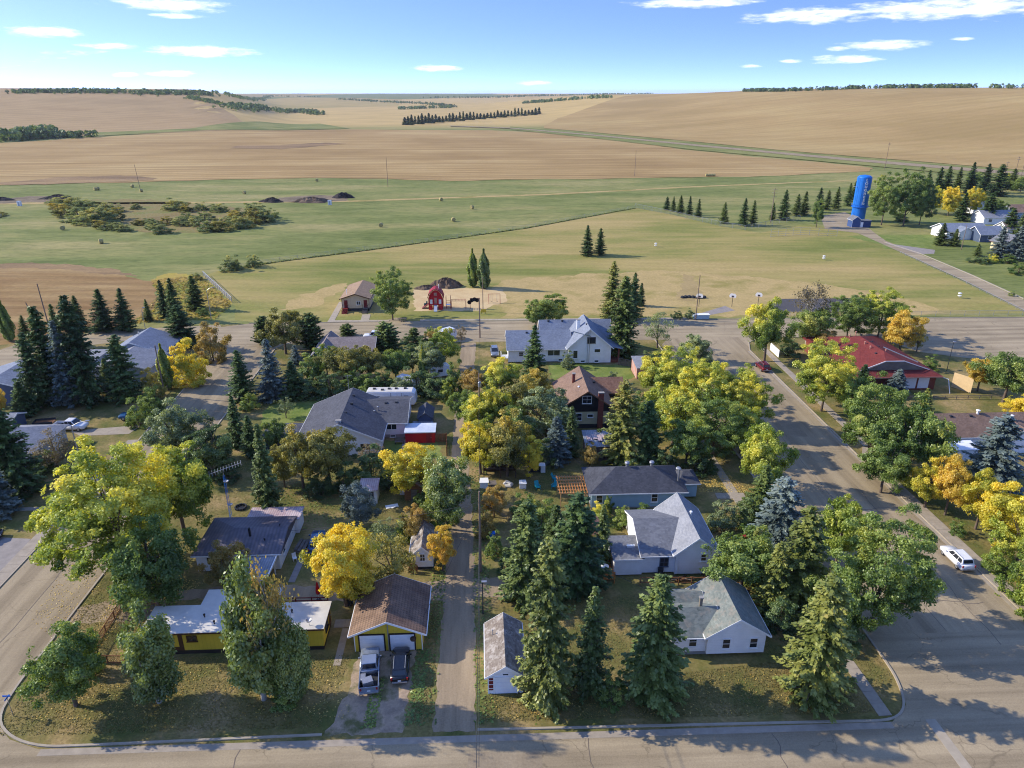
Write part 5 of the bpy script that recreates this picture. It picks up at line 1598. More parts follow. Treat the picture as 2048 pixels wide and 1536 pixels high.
def car(name, label, cat, loc, rz, paint, kind, group=None, S=1.0):
    """local frame: +x is the front, wheels on z = 0"""
    h = thing(name, label, cat, (loc[0], loc[1], 0.03), rz, group)
    h.scale = (S, S, S)
    if kind == 'suv':
        L, W, hb, ht = 4.75, .93, 1.02, 1.72
        secs = [(-2.36, [(.70, .42), (.82, .62), (.84, .9), (.80, 1.0)]), (-2.22, [(.80, .30), (.92, .55), (.93, .95), (.86, 1.06)]),
                (-1.0, [(.84, .24), (W, .5), (W, .96), (.88, 1.06)]), (.9, [(.84, .24), (W, .5), (W, .94), (.88, 1.04)]),
                (1.6, [(.84, .26), (.92, .5), (.91, .86), (.80, .98)]), (2.2, [(.76, .32), (.85, .5), (.82, .78), (.66, .86)]), (2.38, [(.55, .4), (.62, .5), (.6, .7), (.5, .74)])]
        loft(secs).build('body', paint, h, True, True)
        g = [(-2.14, .82, 1.04), (1.02, .84, 1.02), (.18, .66, ht), (-1.86, .66, ht - .04)]
    else:
        L, W, hb, ht = 5.85, 1.0, 1.12, 1.92
        secs = [(-.55, [(.9, .32), (W, .55), (W, 1.05), (.94, 1.14)]), (1.1, [(.9, .32), (W, .55), (W, 1.05), (.93, 1.14)]), (1.5, [(.9, .34), (W, .56), (W, 1.05), (.9, 1.16)]),
                (2.6, [(.86, .4), (.97, .6), (.95, 1.02), (.8, 1.1)]), (2.85, [(.8, .45), (.9, .6), (.88, .95), (.72, 1.0)])]
        loft(secs).build('body', paint, h, True, True)
        bed = MB()
        bed.box(-2.75, -.54, -.98, -.9, .45, 1.15).box(-2.75, -.54, .9, .98, .45, 1.15).box(-2.75, -.54, -.9, .9, .45, .62).box(-2.83, -2.76, -.97, .97, .5, 1.15)
        bed.build('cargo_bed', paint, h, True, bevel=.02)
        MB().box(-2.74, -.56, -.89, .89, .625, .645).build('bed_liner', 'bed_liner', h, True)
        MB().box(-2.95, -2.84, -.92, .92, .42, .6).build('bumper', 'galvanised', h, True, bevel=.02)
        g = [(-.52, .88, 1.13), (1.55, .9, 1.13), (.85, .74, ht), (-.42, .74, ht)]
    (xa, ya, za), (xb, yb, zb), (xc, yc, zc), (xd, yd, zd) = g
    vs = [(xa, -ya, za), (xb, -yb, zb), (xb, yb, zb), (xa, ya, za), (xd, -yd, zd), (xc, -yc, zc), (xc, yc, zc), (xd, yd, zd)]
    MB().add(vs, [(3, 2, 1, 0), (4, 5, 6, 7), (0, 1, 5, 4), (1, 2, 6, 5), (2, 3, 7, 6), (3, 0, 4, 7)]).build('cabin', paint, h, True, bevel=.06)

    def lerp(p, q, t):
        return tuple(a + (b - a) * t for a, b in zip(p, q))

    def patch(c, u0, u1, v0, v1):
        lo0, lo1 = lerp(c[0], c[1], u0), lerp(c[0], c[1], u1)
        hi0, hi1 = lerp(c[3], c[2], u0), lerp(c[3], c[2], u1)
        return [lerp(lo0, hi0, v0), lerp(lo1, hi1, v0), lerp(lo1, hi1, v1), lerp(lo0, hi0, v1)]
    wind = [vs[1], vs[2], vs[6], vs[5]]
    rear = [vs[3], vs[0], vs[4], vs[7]]
    left = [vs[0], vs[1], vs[5], vs[4]]
    right = [vs[2], vs[3], vs[7], vs[6]]
    quad_plate(h, 'windshield', patch(wind, .06, .94, .08, .9), 'glass_dark', .03)
    quad_plate(h, 'rear_window', patch(rear, .1, .9, .25, .88), 'glass_dark', .03)
    cuts = ((.05, .3), (.34, .62), (.66, .9)) if kind == 'suv' else ((.06, .42), (.48, .88))
    for u0, u1 in cuts:
        quad_plate(h, 'side_window', patch(left, u0, u1, .15, .86), 'glass_dark', .03)
        quad_plate(h, 'side_window', patch(right, 1 - u1, 1 - u0, .15, .86), 'glass_dark', .03)
    wheels(h, (-1.42, 1.45) if kind == 'suv' else (-1.85, 1.9), W - .02, .36 if kind == 'suv' else .41)
    xf, xr = (2.3, -2.38) if kind == 'suv' else (2.86, -2.845)
    for s in (-1, 1):
        MB().cbox((xf - .12, s * .62, .74 if kind == 'suv' else .86), (.2, .3, .16)).build('headlight', 'lamp_clear', h, True, bevel=.03)
        MB().cbox((xr + .03, s * .78, .92), (.1, .16, .3)).build('tail_light', 'tail_red', h, True, bevel=.02)
        MB().cbox((xb - .25, s * (W + .1), 1.12), (.14, .2, .16)).build('mirror', paint, h, True, bevel=.03)
    MB().cbox((xr - .02, 0, .72), (.03, .32, .16)).build('licence_plate', 'plate_white', h, True)
    if kind == 'suv':
        for s in (-1, 1):
            MB().tube([(-1.7, s * .58, ht - .02), (-1.6, s * .58, ht + .05), (-.1, s * .58, ht + .06), (0, s * .58, ht)], .025, 5).build('roof_rail', 'galvanised', h, True)
        MB().cbox((-2.36, 0, .5), (.1, 1.5, .16)).build('bumper', 'galvanised', h, True, bevel=.02)
    return h


car('pickup_truck', 'silver crew-cab pickup parked in front of the yellow garage', 'pickup truck', (-11.95, 56.6), R(96), 'car_silver', 'pickup')
car('parked_suv', 'black SUV parked beside the silver pickup before the yellow garage', 'SUV', (-8.9, 57.3), R(93), 'car_black', 'suv')
car('white_suv', 'white SUV parked along the kerb of the east street', 'SUV', (59.6, 72.4), R(90), 'car_white', 'suv')
car('white_pickup', 'white crew-cab pickup on the grass behind the pale hip-roofed house', 'pickup truck', (-72.8, 116.8), R(-4), 'car_white', 'pickup')
car('blue_pickup', 'blue pickup parked under the dark west spruces', 'pickup truck', (-63.4, 120.8), R(182), 'car_blue', 'pickup', S=.92)
car('red_suv', 'dark red SUV parked on the east street near the north corner', 'SUV', (60.3, 140.6), R(92), 'car_red', 'suv')
car('grey_hatchback', 'pale grey car parked at the lane end beside the big white house', 'car', (2.9, 152.3), R(-88), 'car_grey', 'suv')
car('street_pickup', 'white pickup on the north street behind the grey-roofed green house', 'pickup truck', (-25.6, 165.0), R(180), 'car_white', 'pickup')
car('edge_car', 'black car on the driveway cut by the western picture edge', 'car', (-66.6, 82.6), R(20), 'car_black', 'suv')
car('shaded_car', 'dark blue car in the shade behind the bright yellow tree', 'car', (-22.0, 79.6), R(95), 'car_blue', 'suv')

# travel trailer behind the charcoal house
h = thing('travel_trailer', 'long white travel trailer parked behind the charcoal-roofed house', 'trailer', (-17.2, 124.6, 0), R(-2))
MB().prism([(-4.6, .7), (4.3, .7), (4.75, 1.3), (4.55, 2.9), (4.1, 3.3), (-4.4, 3.3), (-4.7, 2.9)], -1.2, 1.2, 'y').build('body', 'car_white', h, True, bevel=.08)
MB().box(-4.3, 4.0, -1.12, 1.12, 3.305, 3.36).build('roof_skin', 'white_roof', h, True)
for x, y in ((-3.2, .2), (-1.6, -.3), (-.4, .2), (.9, .3), (2.6, .4)):
    MB().box(x - .25, x + .25, y - .25, y + .25, 3.36, 3.55).build('roof_vent', 'charcoal', h, True)
for x, wd, z, ht in ((-2.6, 1.1, 2.2, .6), (2.9, .8, 2.3, .6)):
    MB().box(x - wd / 2, x + wd / 2, -1.24, -1.2, z - ht / 2, z + ht / 2).build('window', 'glass_dark', h, True)
MB().box(.3, 1.0, -1.24, -1.2, .85, 2.8).build('door', 'white_door', h, True)
for x0, x1, z0, z1 in ((-4.2, -.2, 2.75, 1.95), (-1.0, 2.0, 1.5, 1.1)):
    MB().add([(x0, -1.225, z0), (x1, -1.225, z1), (x1, -1.225, z1 - .12), (x0, -1.225, z0 - .12), (x0, -1.205, z0), (x1, -1.205, z1), (x1, -1.205, z1 - .12), (x0, -1.205, z0 - .12)], [(0, 1, 2, 3), (7, 6, 5, 4), (0, 4, 5, 1), (3, 2, 6, 7)]).build('stripe', 'charcoal', h, True)
MB().box(2.0, 2.06, -1.23, -1.2, .8, 3.1).box(.0, .05, -1.23, -1.2, .8, 3.1).build('seam', 'charcoal', h, True)
wheels(h, (-.9, .0), 1.15, .38)
MB().tube([(4.5, .5, .6), (6.0, 0, .6), (4.5, -.5, .6)], .06, 5).build('hitch', 'charcoal', h, True)

for x, y, rz, l in ((-8.9, 139.0, 20, 'small white camper hidden in the shrubs nearest the lane'), (-14.9, 132.6, -30, 'small white camper standing askew among the shrubs'), (-8.4, 163.5, 40, 'white enclosed trailer at the north end of the lane')):
    h = thing('camper', l, 'camper', (x, y, 0), R(rz))
    MB().prism([(-2.2, .5), (2.0, .5), (2.4, 1.2), (2.1, 2.5), (1.7, 2.75), (-2.0, 2.75), (-2.3, 2.4)], -1.05, 1.05, 'y').build('body', 'car_white', h, True, bevel=.08)
    MB().box(-.6, .4, -1.08, -1.05, 1.5, 2.1).build('window', 'glass_dark', h, True)
    MB().box(.8, 1.4, -1.08, -1.05, .6, 2.3).build('door', 'white_door', h, True)
    wheels(h, (-.3,), 1.0, .34)

h = thing('utility_trailer', 'small flat utility trailer behind the white pickup', 'trailer', (-78.4, 118.8, 0), R(10))
MB().box(-1.6, 1.6, -.9, .9, .5, .58).build('deck', 'wood_brown', h, True)
MB().box(-1.6, 1.6, -.94, -.9, .5, .95).box(-1.6, 1.6, .9, .94, .5, .95).box(-1.64, -1.6, -.94, .94, .5, .95).build('side_rail', 'charcoal', h, True)
wheels(h, (0,), 1.12, .32)
MB().tube([(1.6, 0, .5), (2.8, 0, .5)], .05, 5).build('drawbar', 'charcoal', h, True)

# contents of the silver pickup's bed
tag(MB().cbox((-11.9, 54.7, 1.0), (1.0, .8, .55), .4).cbox((-12.4, 55.2, .95), (.5, .9, .45), .1).build('wrapped_load', 'galvanised'), 'pale wrapped load lying in the silver pickup bed', 'load')


# ------------------------------------------------------------------ poles, wires, lamps, signs
def pole(label, x, y, ht, arm=None, transformer=False, lean=(0, 0), name='utility_pole', m='pole_wood', r=.16):
    h = thing(name, label, 'pole', (x, y, 0))
    top = (lean[0] * ht, lean[1] * ht, ht)
    MB().tube([(0, 0, 0), top], [r, r * .65], 8).build('shaft', m, h, True)
    for z in (arm or []):
        MB().cbox((top[0] * z / ht, top[1] * z / ht - .12, z), (2.4, .1, .12)).build('crossarm', m, h, True)
        for dx in (-1.0, -.4, .4, 1.0):
            MB().lathe([(.05, 0), (.07, .08), (.04, .2)], (top[0] * z / ht + dx, top[1] * z / ht - .12, z + .06), 6).build('insulator', 'galvanised', h, True)
    if transformer:
        MB().lathe([(.22, 0), (.26, .05), (.26, .85), (.2, .95)], (top[0] + .1, -.38, ht - 2.3), 12).build('transformer', 'galvanised', h, True)
    return h


pole('tall utility pole in the back lane beside the dirt crossing', -.6, 73.0, 11.5)
pole('utility pole with grey transformer half hidden by lane trees', -.6, 113.0, 10.8, None, True)
pole('utility pole at the north end of the back lane', -.4, 164.5, 10.0)
pole('thin pole standing among the playground equipment', .5, 187.0, 9.5, r=.12)
pole('bare brown pole in front of the brown crop field', *(-105.49, 171.00), 13.0, lean=(-.02, 0))
pole('leaning weathered pole beside the brown crop field', *(-107.48, 170.70), 8.5, lean=(-.22, 0))
pole('grey utility pole beside the yellow street shrubs', *(-62.32, 131.31), 10.5, name='street_pole')
pole('utility pole by the playing field concrete pad', *(56.12, 176.66), 12.0, None, False, r=.15)
pole('tall thin pole among the hay bales at the west', *(-208.29, 460.22), 15.0, lean=(-.05, 0), r=.16)
pole('tall thin pole at the edge of the stubble field centre', *(-57.82, 468.65), 18.0, r=.16)
pole('thin pole on the field edge right of centre', *(111.26, 522.86), 18.0, r=.16)
pole('tall power pole beyond the water tower', *(316.85, 564.31), 20.0, [18.5, 19.5], r=.2)
pole('power pole with crossarms left of the water tower', *(133.80, 325.60), 15.5, [14.6, 13.2, 11.5], r=.2)
pole('grey pole in front of the cream east house', *(182.36, 261.19), 9.5, r=.14)
pole('eastern power pole left of the farthest pair', *(335.54, 456.26), 15.0, [14.4], r=.18)
pole('eastern power pole with double crossarm', *(341.96, 455.97), 18.0, [17.4, 16.2], r=.18)
pole('easternmost power pole behind the spruces', *(338.47, 445.68), 19.0, [18.2], r=.18)


def lamp(label, x, y, ht, arm, m='galvanised', r=.09, dirz=0.0):
    h = thing('street_lamp', label, 'lamp', (x, y, 0), dirz)
    MB().tube([(0, 0, 0), (0, 0, ht)], [r, r * .7], 8).build('shaft', m, h, True)
    if arm:
        MB().tube([(0, 0, ht - .1), (arm * .5, 0, ht + .5), (arm, 0, ht + .75)], .05, 6).build('arm', m, h, True)
    MB().cbox((arm + .2, 0, ht + (.78 if arm else .1)), (.6, .28, .16)).build('lamp_head', 'galvanised', h, True, bevel=.04)
    return h


lamp('street lamp with curved arm over the west street', *(-62.23, 100.04), 8.5, 2.4, 'galvanised', .12)
lamp('short black yard lamp by the dirt crossing on the lane', *(-0.38, 65.28), 4.4, 0, 'charcoal', .08)
lamp('thin lamp beside the maroon-roofed hall', *(99.30, 137.65), 6.5, 0, 'charcoal', .07)
lamp('street lamp among the far cul-de-sac spruces', *(-70.71, 182.36), 8.0, 1.6, 'galvanised', .1)
lamp('pole lamp on the far roof line of the grey west house', *(-82.70, 171.15), 6.0, .4, 'galvanised', .08)

wires = [((-.6, 73, 11.2), (-.6, 113, 10.4)), ((-.6, 113, 10.4), (-.4, 164.5, 9.7)), ((-.6, 73, 11.2), (-.7, 36, 11.4)), ((-.6, 73, 10.6), (-.9, 36, 10.8)),
         ((-.6, 73, 10.2), (-6.8, 61.5, 3.0)), ((-.6, 73, 10.0), (-25.4, 78, 3.4)), ((-.6, 73, 10.4), (-6.5, 78, 3.2)), ((-.6, 73, 10.3), (20.0, 62.5, 3.6)),
         ((-.6, 113, 10.0), (15.4, 93.4, 3.0)), ((-.6, 113, 9.9), (14.2, 114, 4.6))]
wl = ['lane wire between the two southern poles', 'lane wire running to the northern pole', 'upper lane wire running out over the south street', 'lower lane wire running out over the south street',
      'service wire to the yellow double garage', 'service wire to the metal-roofed bungalow', 'service wire to the whitewashed shed', 'service wire to the white corner bungalow',
      'service wire to the blue house', 'service wire to the brown-roofed house']
for (a, b), l in zip(wires, wl):
    pts = []
    for i in range(9):
        t = i / 8
        p = Vector(a).lerp(Vector(b), t)
        p.z -= 4 * t * (1 - t) * (Vector(a) - Vector(b)).length * .022
        pts.append(p)
    tag(MB().tube(pts, .022, 4).build('overhead_wire', 'charcoal'), l, 'wire')

# roof aerial on a mast by the metal-roofed bungalow
h = thing('antenna_mast', 'tall blue mast with television aerial behind the metal-roofed bungalow', 'antenna', (-34.6, 84.6, 0))
for a in range(3):
    q = a * 2.094
    MB().tube([(.18 * math.cos(q), .18 * math.sin(q), 0), (.12 * math.cos(q), .12 * math.sin(q), 8.0)], .03, 4).build('leg', 'tower_blue', h, True)
MB().tube([(0, 0, 7.8), (0, 0, 9.2)], .03, 4).build('mast', 'galvanised', h, True)
MB().tube([(-1.6, -.6, 8.5), (2.2, .8, 9.4)], .03, 4).build('boom', 'galvanised', h, True)
for k in range(12):
    t = k / 11
    c = Vector((-1.6 + 3.8 * t, -.6 + 1.4 * t, 8.5 + .9 * t))
    MB().tube([(c.x + .3, c.y - .75, c.z), (c.x - .3, c.y + .75, c.z)], .015, 4).build('element', 'galvanised', h, True)
dish(h, -34.3, 84.3, 6.6)
dish(h, -34.3, 84.3, 3.0)

# street name sign on the corner
h = thing('corner_sign', 'blue street sign on a thin post at the southwest corner', 'sign', (*(-45.25, 52.92), 0))
MB().tube([(0, 0, 0), (0, 0, 2.6)], .03, 5).build('post', 'galvanised', h, True)
MB().cbox((0, 0, 2.5), (.75, .03, .18)).cbox((0, 0, 2.3), (.03, .75, .18)).build('blade', 'tower_blue', h, True)

# ------------------------------------------------------------------ playground and park
h = thing('play_barn', 'red barn-shaped play structure with white trim and slide', 'play structure', (-12.4, 191.0, 0))
for x in (-1.9, -.7, .7, 1.9):
    for y in (-1.6, 1.6):
        MB().box(x - .08, x + .08, y - .08, y + .08, 0, 3.4).build('post', 'red_paint', h, True)
MB().box(-2, 2, -1.7, 1.7, 1.3, 1.4).build('platform', 'maroon', h, True)
MB().prism([(-1.9, 1.4), (1.9, 1.4), (1.9, 3.4), (1.5, 4.5), (.7, 5.3), (0, 5.55), (-.7, 5.3), (-1.5, 4.5), (-1.9, 3.4)], -1.75, -1.6, 'y').build('barn_front', 'red_bright', h, True)
MB().prism([(-2.1, 3.3), (-1.65, 4.5), (-.75, 5.4), (0, 5.7), (.75, 5.4), (1.65, 4.5), (2.1, 3.3), (2.25, 3.35), (1.8, 4.65), (.85, 5.58), (0, 5.9), (-.85, 5.58), (-1.8, 4.65), (-2.25, 3.35)], -1.95, 1.8, 'y').build('barn_roof', 'red_paint', h, True)
for x, z, wd, ht in ((-1.2, 2.3, .7, 1.2), (1.2, 2.3, .7, 1.2), (0, 4.4, .8, .8), (0, 2.6, .7, 1.6)):
    MB().box(x - wd / 2, x + wd / 2, -1.8, -1.752, z - ht / 2, z + ht / 2).build('panel', 'white_paint' if x else 'pink_wall', h, True)
MB().add([(-.45, -1.8, 1.4), (.45, -1.8, 1.4), (.45, -4.2, .25), (-.45, -4.2, .25), (-.45, -1.8, 1.3), (.45, -1.8, 1.3), (.45, -4.2, .15), (-.45, -4.2, .15)], [(0, 1, 2, 3), (7, 6, 5, 4), (0, 4, 5, 1), (1, 5, 6, 2), (2, 6, 7, 3), (3, 7, 4, 0)]).build('slide', 'grey_siding', h, True)
for x in (-1.4, 1.4):
    MB().box(x - .5, x + .5, -1.9, -1.76, 0, 1.3).build('skirt_panel', 'red_bright', h, True)
MB().add([(-2, -.8, 1.4), (-2, .8, 1.4), (-3.9, .8, .1), (-3.9, -.8, .1), (-2, -.8, 1.3), (-2, .8, 1.3), (-3.9, .8, 0), (-3.9, -.8, 0)], [(0, 1, 2, 3), (7, 6, 5, 4), (0, 4, 5, 1), (1, 5, 6, 2), (2, 6, 7, 3), (3, 7, 4, 0)]).build('ramp', 'maroon', h, True)
MB().tube([(.9, 0, 5.4), (.9, 0, 6.7)], .12, 6).build('silo_cap', 'white_paint', h, True)


def frame_set(label, name, x, y, wd, ht, beams, cat='play equipment'):
    h = thing(name, label, cat, (x, y, 0))
    for s in (-1, 1):
        for dy in (-.9, .9):
            MB().tube([(s * wd / 2, dy, 0), (s * wd / 2, 0 if beams == 'swing' else dy, ht)], .06, 6).build('post', 'red_paint', h, True)
    if beams == 'swing':
        MB().tube([(-wd / 2, 0, ht), (wd / 2, 0, ht)], .06, 6).build('top_beam', 'red_paint', h, True)
        for k in (-.5, .5):
            MB().tube([(k * wd * .5 - .2, 0, ht), (k * wd * .5 - .2, 0, .5)], .02, 4).tube([(k * wd * .5 + .2, 0, ht), (k * wd * .5 + .2, 0, .5)], .02, 4).build('chain', 'galvanised', h, True)
            MB().cbox((k * wd * .5, 0, .48), (.5, .22, .06)).build('swing_seat', 'charcoal', h, True)
    else:
        for dy in (-.9, .9):
            MB().tube([(-wd / 2, dy, ht), (wd / 2, dy, ht)], .05, 6).build('rail', 'red_paint', h, True)
        n = int(wd / .4)
        for k in range(n + 1):
            MB().tube([(-wd / 2 + wd * k / n, -.9, ht), (-wd / 2 + wd * k / n, .9, ht)], .035, 5).build('rung', 'red_paint', h, True)
    return h


frame_set('red monkey bars to the right of the barn play structure', 'monkey_bars', -6.2, 190.2, 4.0, 2.4, 'bars')
frame_set('red swing frame at the back of the playground sand', 'swing_set', 3.8, 195.5, 3.2, 2.6, 'swing')
h = thing('tyre_climber', 'climbing frame of black tyres on red posts in the sand', 'play equipment', (-1.8, 190.0, 0))
for k, (x, z) in enumerate(((-.7, 2.4), (0, 2.6), (.7, 2.4), (-1.4, 1.8))):
    prof = [(.55 + .2 * math.cos(a * .785), .2 * math.sin(a * .785)) for a in range(9)]
    mb = MB().lathe(prof, (0, 0, 0), 14)
    mb.v = [(x + p[0] * .8, p[2] * .8, z + p[1] * .8) for p in mb.v]
    mb.build('tyre', 'tyre_rubber', h, True)
for x in (-1.2, 1.2):
    MB().tube([(x, 0, 0), (x, 0, 3.0)], .07, 6).build('post', 'red_paint', h, True)
MB().tube([(-1.2, 0, 2.9), (1.2, 0, 2.9)], .06, 6).build('beam', 'red_paint', h, True)
h = thing('play_tower', 'slim red climbing tower between the barn and the monkey bars', 'play equipment', (-9.0, 190.4, 0))
for x in (-.6, .6):
    for y in (-.6, .6):
        MB().tube([(x, y, 0), (x, y, 3.6)], .06, 6).build('post', 'red_paint', h, True)
MB().box(-.65, .65, -.65, .65, 1.1, 1.18).build('platform', 'white_paint', h, True)
for z in (.4, .8, 1.8, 2.4):
    MB().tube([(-.6, -.6, z), (.6, -.6, z)], .04, 5).build('rung', 'red_paint', h, True)
h = thing('spring_rider', 'green and yellow spring rider left of the playground sand', 'play equipment', (*(-15.29, 191.65), 0))
MB().tube([(0, 0, 0), (0, 0, .5)], .12, 6).build('spring', 'galvanised', h, True)
MB().cbox((0, 0, .9), (1.0, .35, .7)).cbox((.3, 0, 1.5), (.4, .3, .6)).build('body', 'green_siding', h, True, bevel=.08)
MB().cbox((0, 0, .5), (.6, .5, .1)).build('seat', 'yellow_panel', h, True)
h = thing('yellow_sign', 'yellow sign board low beside the playground pole', 'sign', (*(0.61, 184.64), 0))
MB().cbox((0, 0, .9), (1.4, .12, .9)).build('board', 'yellow_panel', h, True)
MB().cbox((-.5, .1, .5), (.1, .1, 1.0)).cbox((.5, .1, .5), (.1, .1, 1.0)).build('post', 'wood_grey', h, True)
h = thing('picnic_table', 'picnic table in the shade beside the playground tree', 'table', (*(-20.58, 179.22), 0))
MB().cbox((0, 0, .74), (2.2, .8, .06)).build('table_top', 'wood_grey', h, True)
for s in (-1, 1):
    MB().cbox((0, s * .75, .45), (2.2, .28, .05)).build('bench', 'wood_grey', h, True)
    MB().cbox((s * .8, 0, .36), (.08, 1.5, .08)).cbox((s * .8, .3, .36), (.08, .1, .72)).cbox((s * .8, -.3, .36), (.08, .1, .72)).build('leg', 'wood_grey', h, True)


def mound(name, label, c, rx, ry, ht, m, seed, cat='soil pile'):
    rg = random.Random(seed)
    vs, fs = [], []
    nr, na = 9, 30
    ph = [rg.uniform(0, 6.28) for _ in range(6)]
    for i in range(nr + 1):
        t = i / nr
        for k in range(na):
            a = 2 * math.pi * k / na
            w_ = 1 + .16 * math.sin(2 * a + ph[0]) + .12 * math.sin(3 * a + ph[1]) + .1 * math.sin(7 * a + ph[2])
            z = ht * (math.cos(t * math.pi / 2) ** 1.2) * (1 + .3 * math.sin(2 * a + ph[3]) * t) + rg.uniform(-.2, .2) * ht * (1 - t * .6)
            if i == nr:
                z = -.1
            vs.append((c[0] + rx * t * w_ * math.cos(a), c[1] + ry * t * w_ * math.sin(a), max(z, -.1)))
    for i in range(nr):
        for k in range(na):
            fs.append((i * na + k, i * na + (k + 1) % na, (i + 1) * na + (k + 1) % na, (i + 1) * na + k))
    fs.append(tuple(range(na)))
    return tag(MB().add(vs, fs).build(name, m), label, cat)


mound('dirt_pile', 'large brown dirt pile behind the red barn play structure', (-10.52, 214.05), 4.8, 3.0, 2.6, 'dirt', 1)
mound('dirt_pile', 'long low brown dirt ridge left of the big playground pile', (-16.68, 212.51), 4.0, 2.0, 1.0, 'dirt', 2)
mound('soil_pile', 'black soil pile left of the pole among the bales', (-236.45, 421.10), 9.5, 3.5, 2.3, 'black_soil', 3)
mound('soil_pile', 'black soil pile at the far west picture edge', (-264.77, 416.31), 6.5, 3, 1.7, 'black_soil', 4)
mound('soil_pile', 'low black soil pile at the west end of the soil pad', (-113.43, 403.61), 7.5, 3.2, 2.2, 'black_soil', 5)
mound('soil_pile', 'broad grey-brown soil pile in the middle of the pad', (-91.27, 402.61), 12, 4.2, 2.5, 'dirt', 6)
mound('soil_pile', 'peaked black soil pile at the east end of the pad', (-77.40, 418.10), 6.0, 3, 2.8, 'black_soil', 7)
for i, (u, l) in enumerate((((-242.38, 394.43), 'white portable toilet beside the western soil pile'), ((-79.53, 390.76), 'white portable toilet before the grey soil pad'))):
    h = thing('portable_toilet', l, 'toilet', (u[0], u[1], 0))
    MB().box(-.9, .9, -.7, .7, 0, 2.3).build('cabin', 'white_paint', h, True, bevel=.05)
    MB().box(-.95, .95, -.75, .75, 2.3, 2.5).build('roof', 'tin_clear', h, True, bevel=.05)
    MB().box(-.4, .4, -.74, -.702, .1, 2.1).build('door', 'grey_siding', h, True)

# hay bales
bale_mb = None
wood_mat('hay', C(150, 138, 88), C(184, 170, 116), (1, 1, 1))
paint_mat('bale_wrap', C(176, 176, 160), .6, .15)
BALES = [((-234.75, 458.97), .3, 'dark round hay bale pair left of the tall pole, west one'), ((-234.43, 461.39), .35, 'dark round hay bale pair left of the tall pole, east one'), ((-218.85, 473.28), .9, 'round hay bale left of the pole foot near the stubble'),
         ((-203.47, 450.39), .2, 'round hay bale just right of the tall pole foot'), ((-138.61, 438.25), .4, 'round hay bale alone between the pole and soil pad'), ((-109.26, 501.49), .5, 'round hay bale at the stubble edge above the soil pad'),
         ((-181.24, 320.29), .6, 'round hay bale below the west end of the slough bushes'), ((-149.79, 288.76), .2, 'nearest round hay bale south of the slough bushes'), ((-43.91, 321.64), .5, 'round hay bale nearest the mown field fence'),
         ((-21.16, 403.38), .7, 'round hay bale right of the meadow track centre'), ((-3.83, 373.17), .3, 'round hay bale right of centre, middle of three'), ((-12.14, 334.92), .6, 'round hay bale right of centre, lowest of three'), ((-228.65, 354.68), .4, 'round hay bale cut by the west picture edge'),
         ((162.75, 520.55), .0, 'first of four wrapped bales lined up at the stubble edge'), ((164.54, 520.47), .0, 'second of four wrapped bales lined up at the stubble edge'), ((166.33, 520.38), .0, 'third of four wrapped bales lined up at the stubble edge'), ((168.11, 520.30), .0, 'last of four wrapped bales lined up at the stubble edge')]
for i, (p, a, l) in enumerate(BALES):
    prof = [(0.0, -.75), (.85, -.75), (.93, -.66), (.95, 0), (.93, .66), (.85, .75), (0.0, .75)]
    if bale_mb is None:
        mb = MB().lathe(prof, (0, 0, 0), 18)
        mb.v = [(q[2], q[0], q[1] + .93) for q in mb.v]
        o = bale_mb = mb.build('hay_bale', 'hay')
    else:
        o = bale_mb.copy()
        col.objects.link(o)
    o.location = (p[0], p[1], 0)
    o.rotation_euler = (0, 0, a * 3)
    s = 1.0
    o.scale = (s, s, s)
    tag(o, l, 'hay bale', 'round hay bales on the meadow' if i < 13 else 'wrapped bales')


# chain-link and wire fences of the fields
def wire_fence(name, label, pts, ht, post=6.0, wires_=3, rail=False, r=.05):
    f = thing(name, label, 'fence', (pts[0][0], pts[0][1], 0))
    tot = 0
    for a, b in zip(pts[:-1], pts[1:]):
        a, b = Vector(a), Vector(b)
        L = (b - a).length
        k = max(1, round(L / post))
        for i in range(k + 1):
            p = a.lerp(b, i / k)
            MB().tube([(p.x, p.y, 0), (p.x, p.y, ht)], r, 5).build('post', 'galvanised', f)
        mb = MB()
        for j in range(wires_):
            z = ht * (j + 1) / wires_ - .03
            mb.tube([(a.x, a.y, z), (b.x, b.y, z)], r * (.9 if rail and j == wires_ - 1 else .4), 4)
        mb.build('wire', 'galvanised', f)
    return f


wire_fence('chain_link_fence', 'pale railed chain-link fence along the rough verge corner', [(-90.12, 231.85), (-70.73, 199.24)], 1.6, 3.0, 4, True, .1)
wire_fence('field_fence', 'wire fence dividing the mown field from the hay meadow', [(-87.36, 239.50), (-70.99, 253.41), (-38.46, 274.89), (19.95, 316.23), (80.64, 372.83)], 1.3, 7.0, 3, False, .06)
wire_fence('ball_field_fence', 'chain-link fence behind the row of small spruces', [(80.64, 372.83), (93.03, 349.29), (107.21, 316.14), (114.88, 305.77), (127.29, 315.24), (150.31, 331.85)], 2.2, 6.0, 5, True, .06)
wire_fence('street_fence', 'low wire fence along the east end of the north street', [(78, 178.3), (168, 176.2)], 1.4, 4.0, 4, True, .05)
wire_fence('field_edge_fence', 'low cable fence along the diagonal street beside the mown field', [(155.72, 256.00), (151.73, 214.31), (146.77, 179.02)], .8, 4.0, 2, True, .05)
h = thing('backstop', 'wide low mesh backstop at the far end of the ball field', 'backstop', (*(134.27, 294.29), 0))
for k in range(9):
    MB().tube([(-14 + 3.5 * k, -abs(k - 4) * .9, 0), (-14 + 3.5 * k, -abs(k - 4) * .9, 3.2)], .06, 5).build('post', 'galvanised', h, True)
for z in (.2, 1.0, 2.0, 3.1):
    MB().tube([(-14 + 3.5 * k, -abs(k - 4) * .9, z) for k in range(9)], .04, 4).build('rail', 'galvanised', h, True)

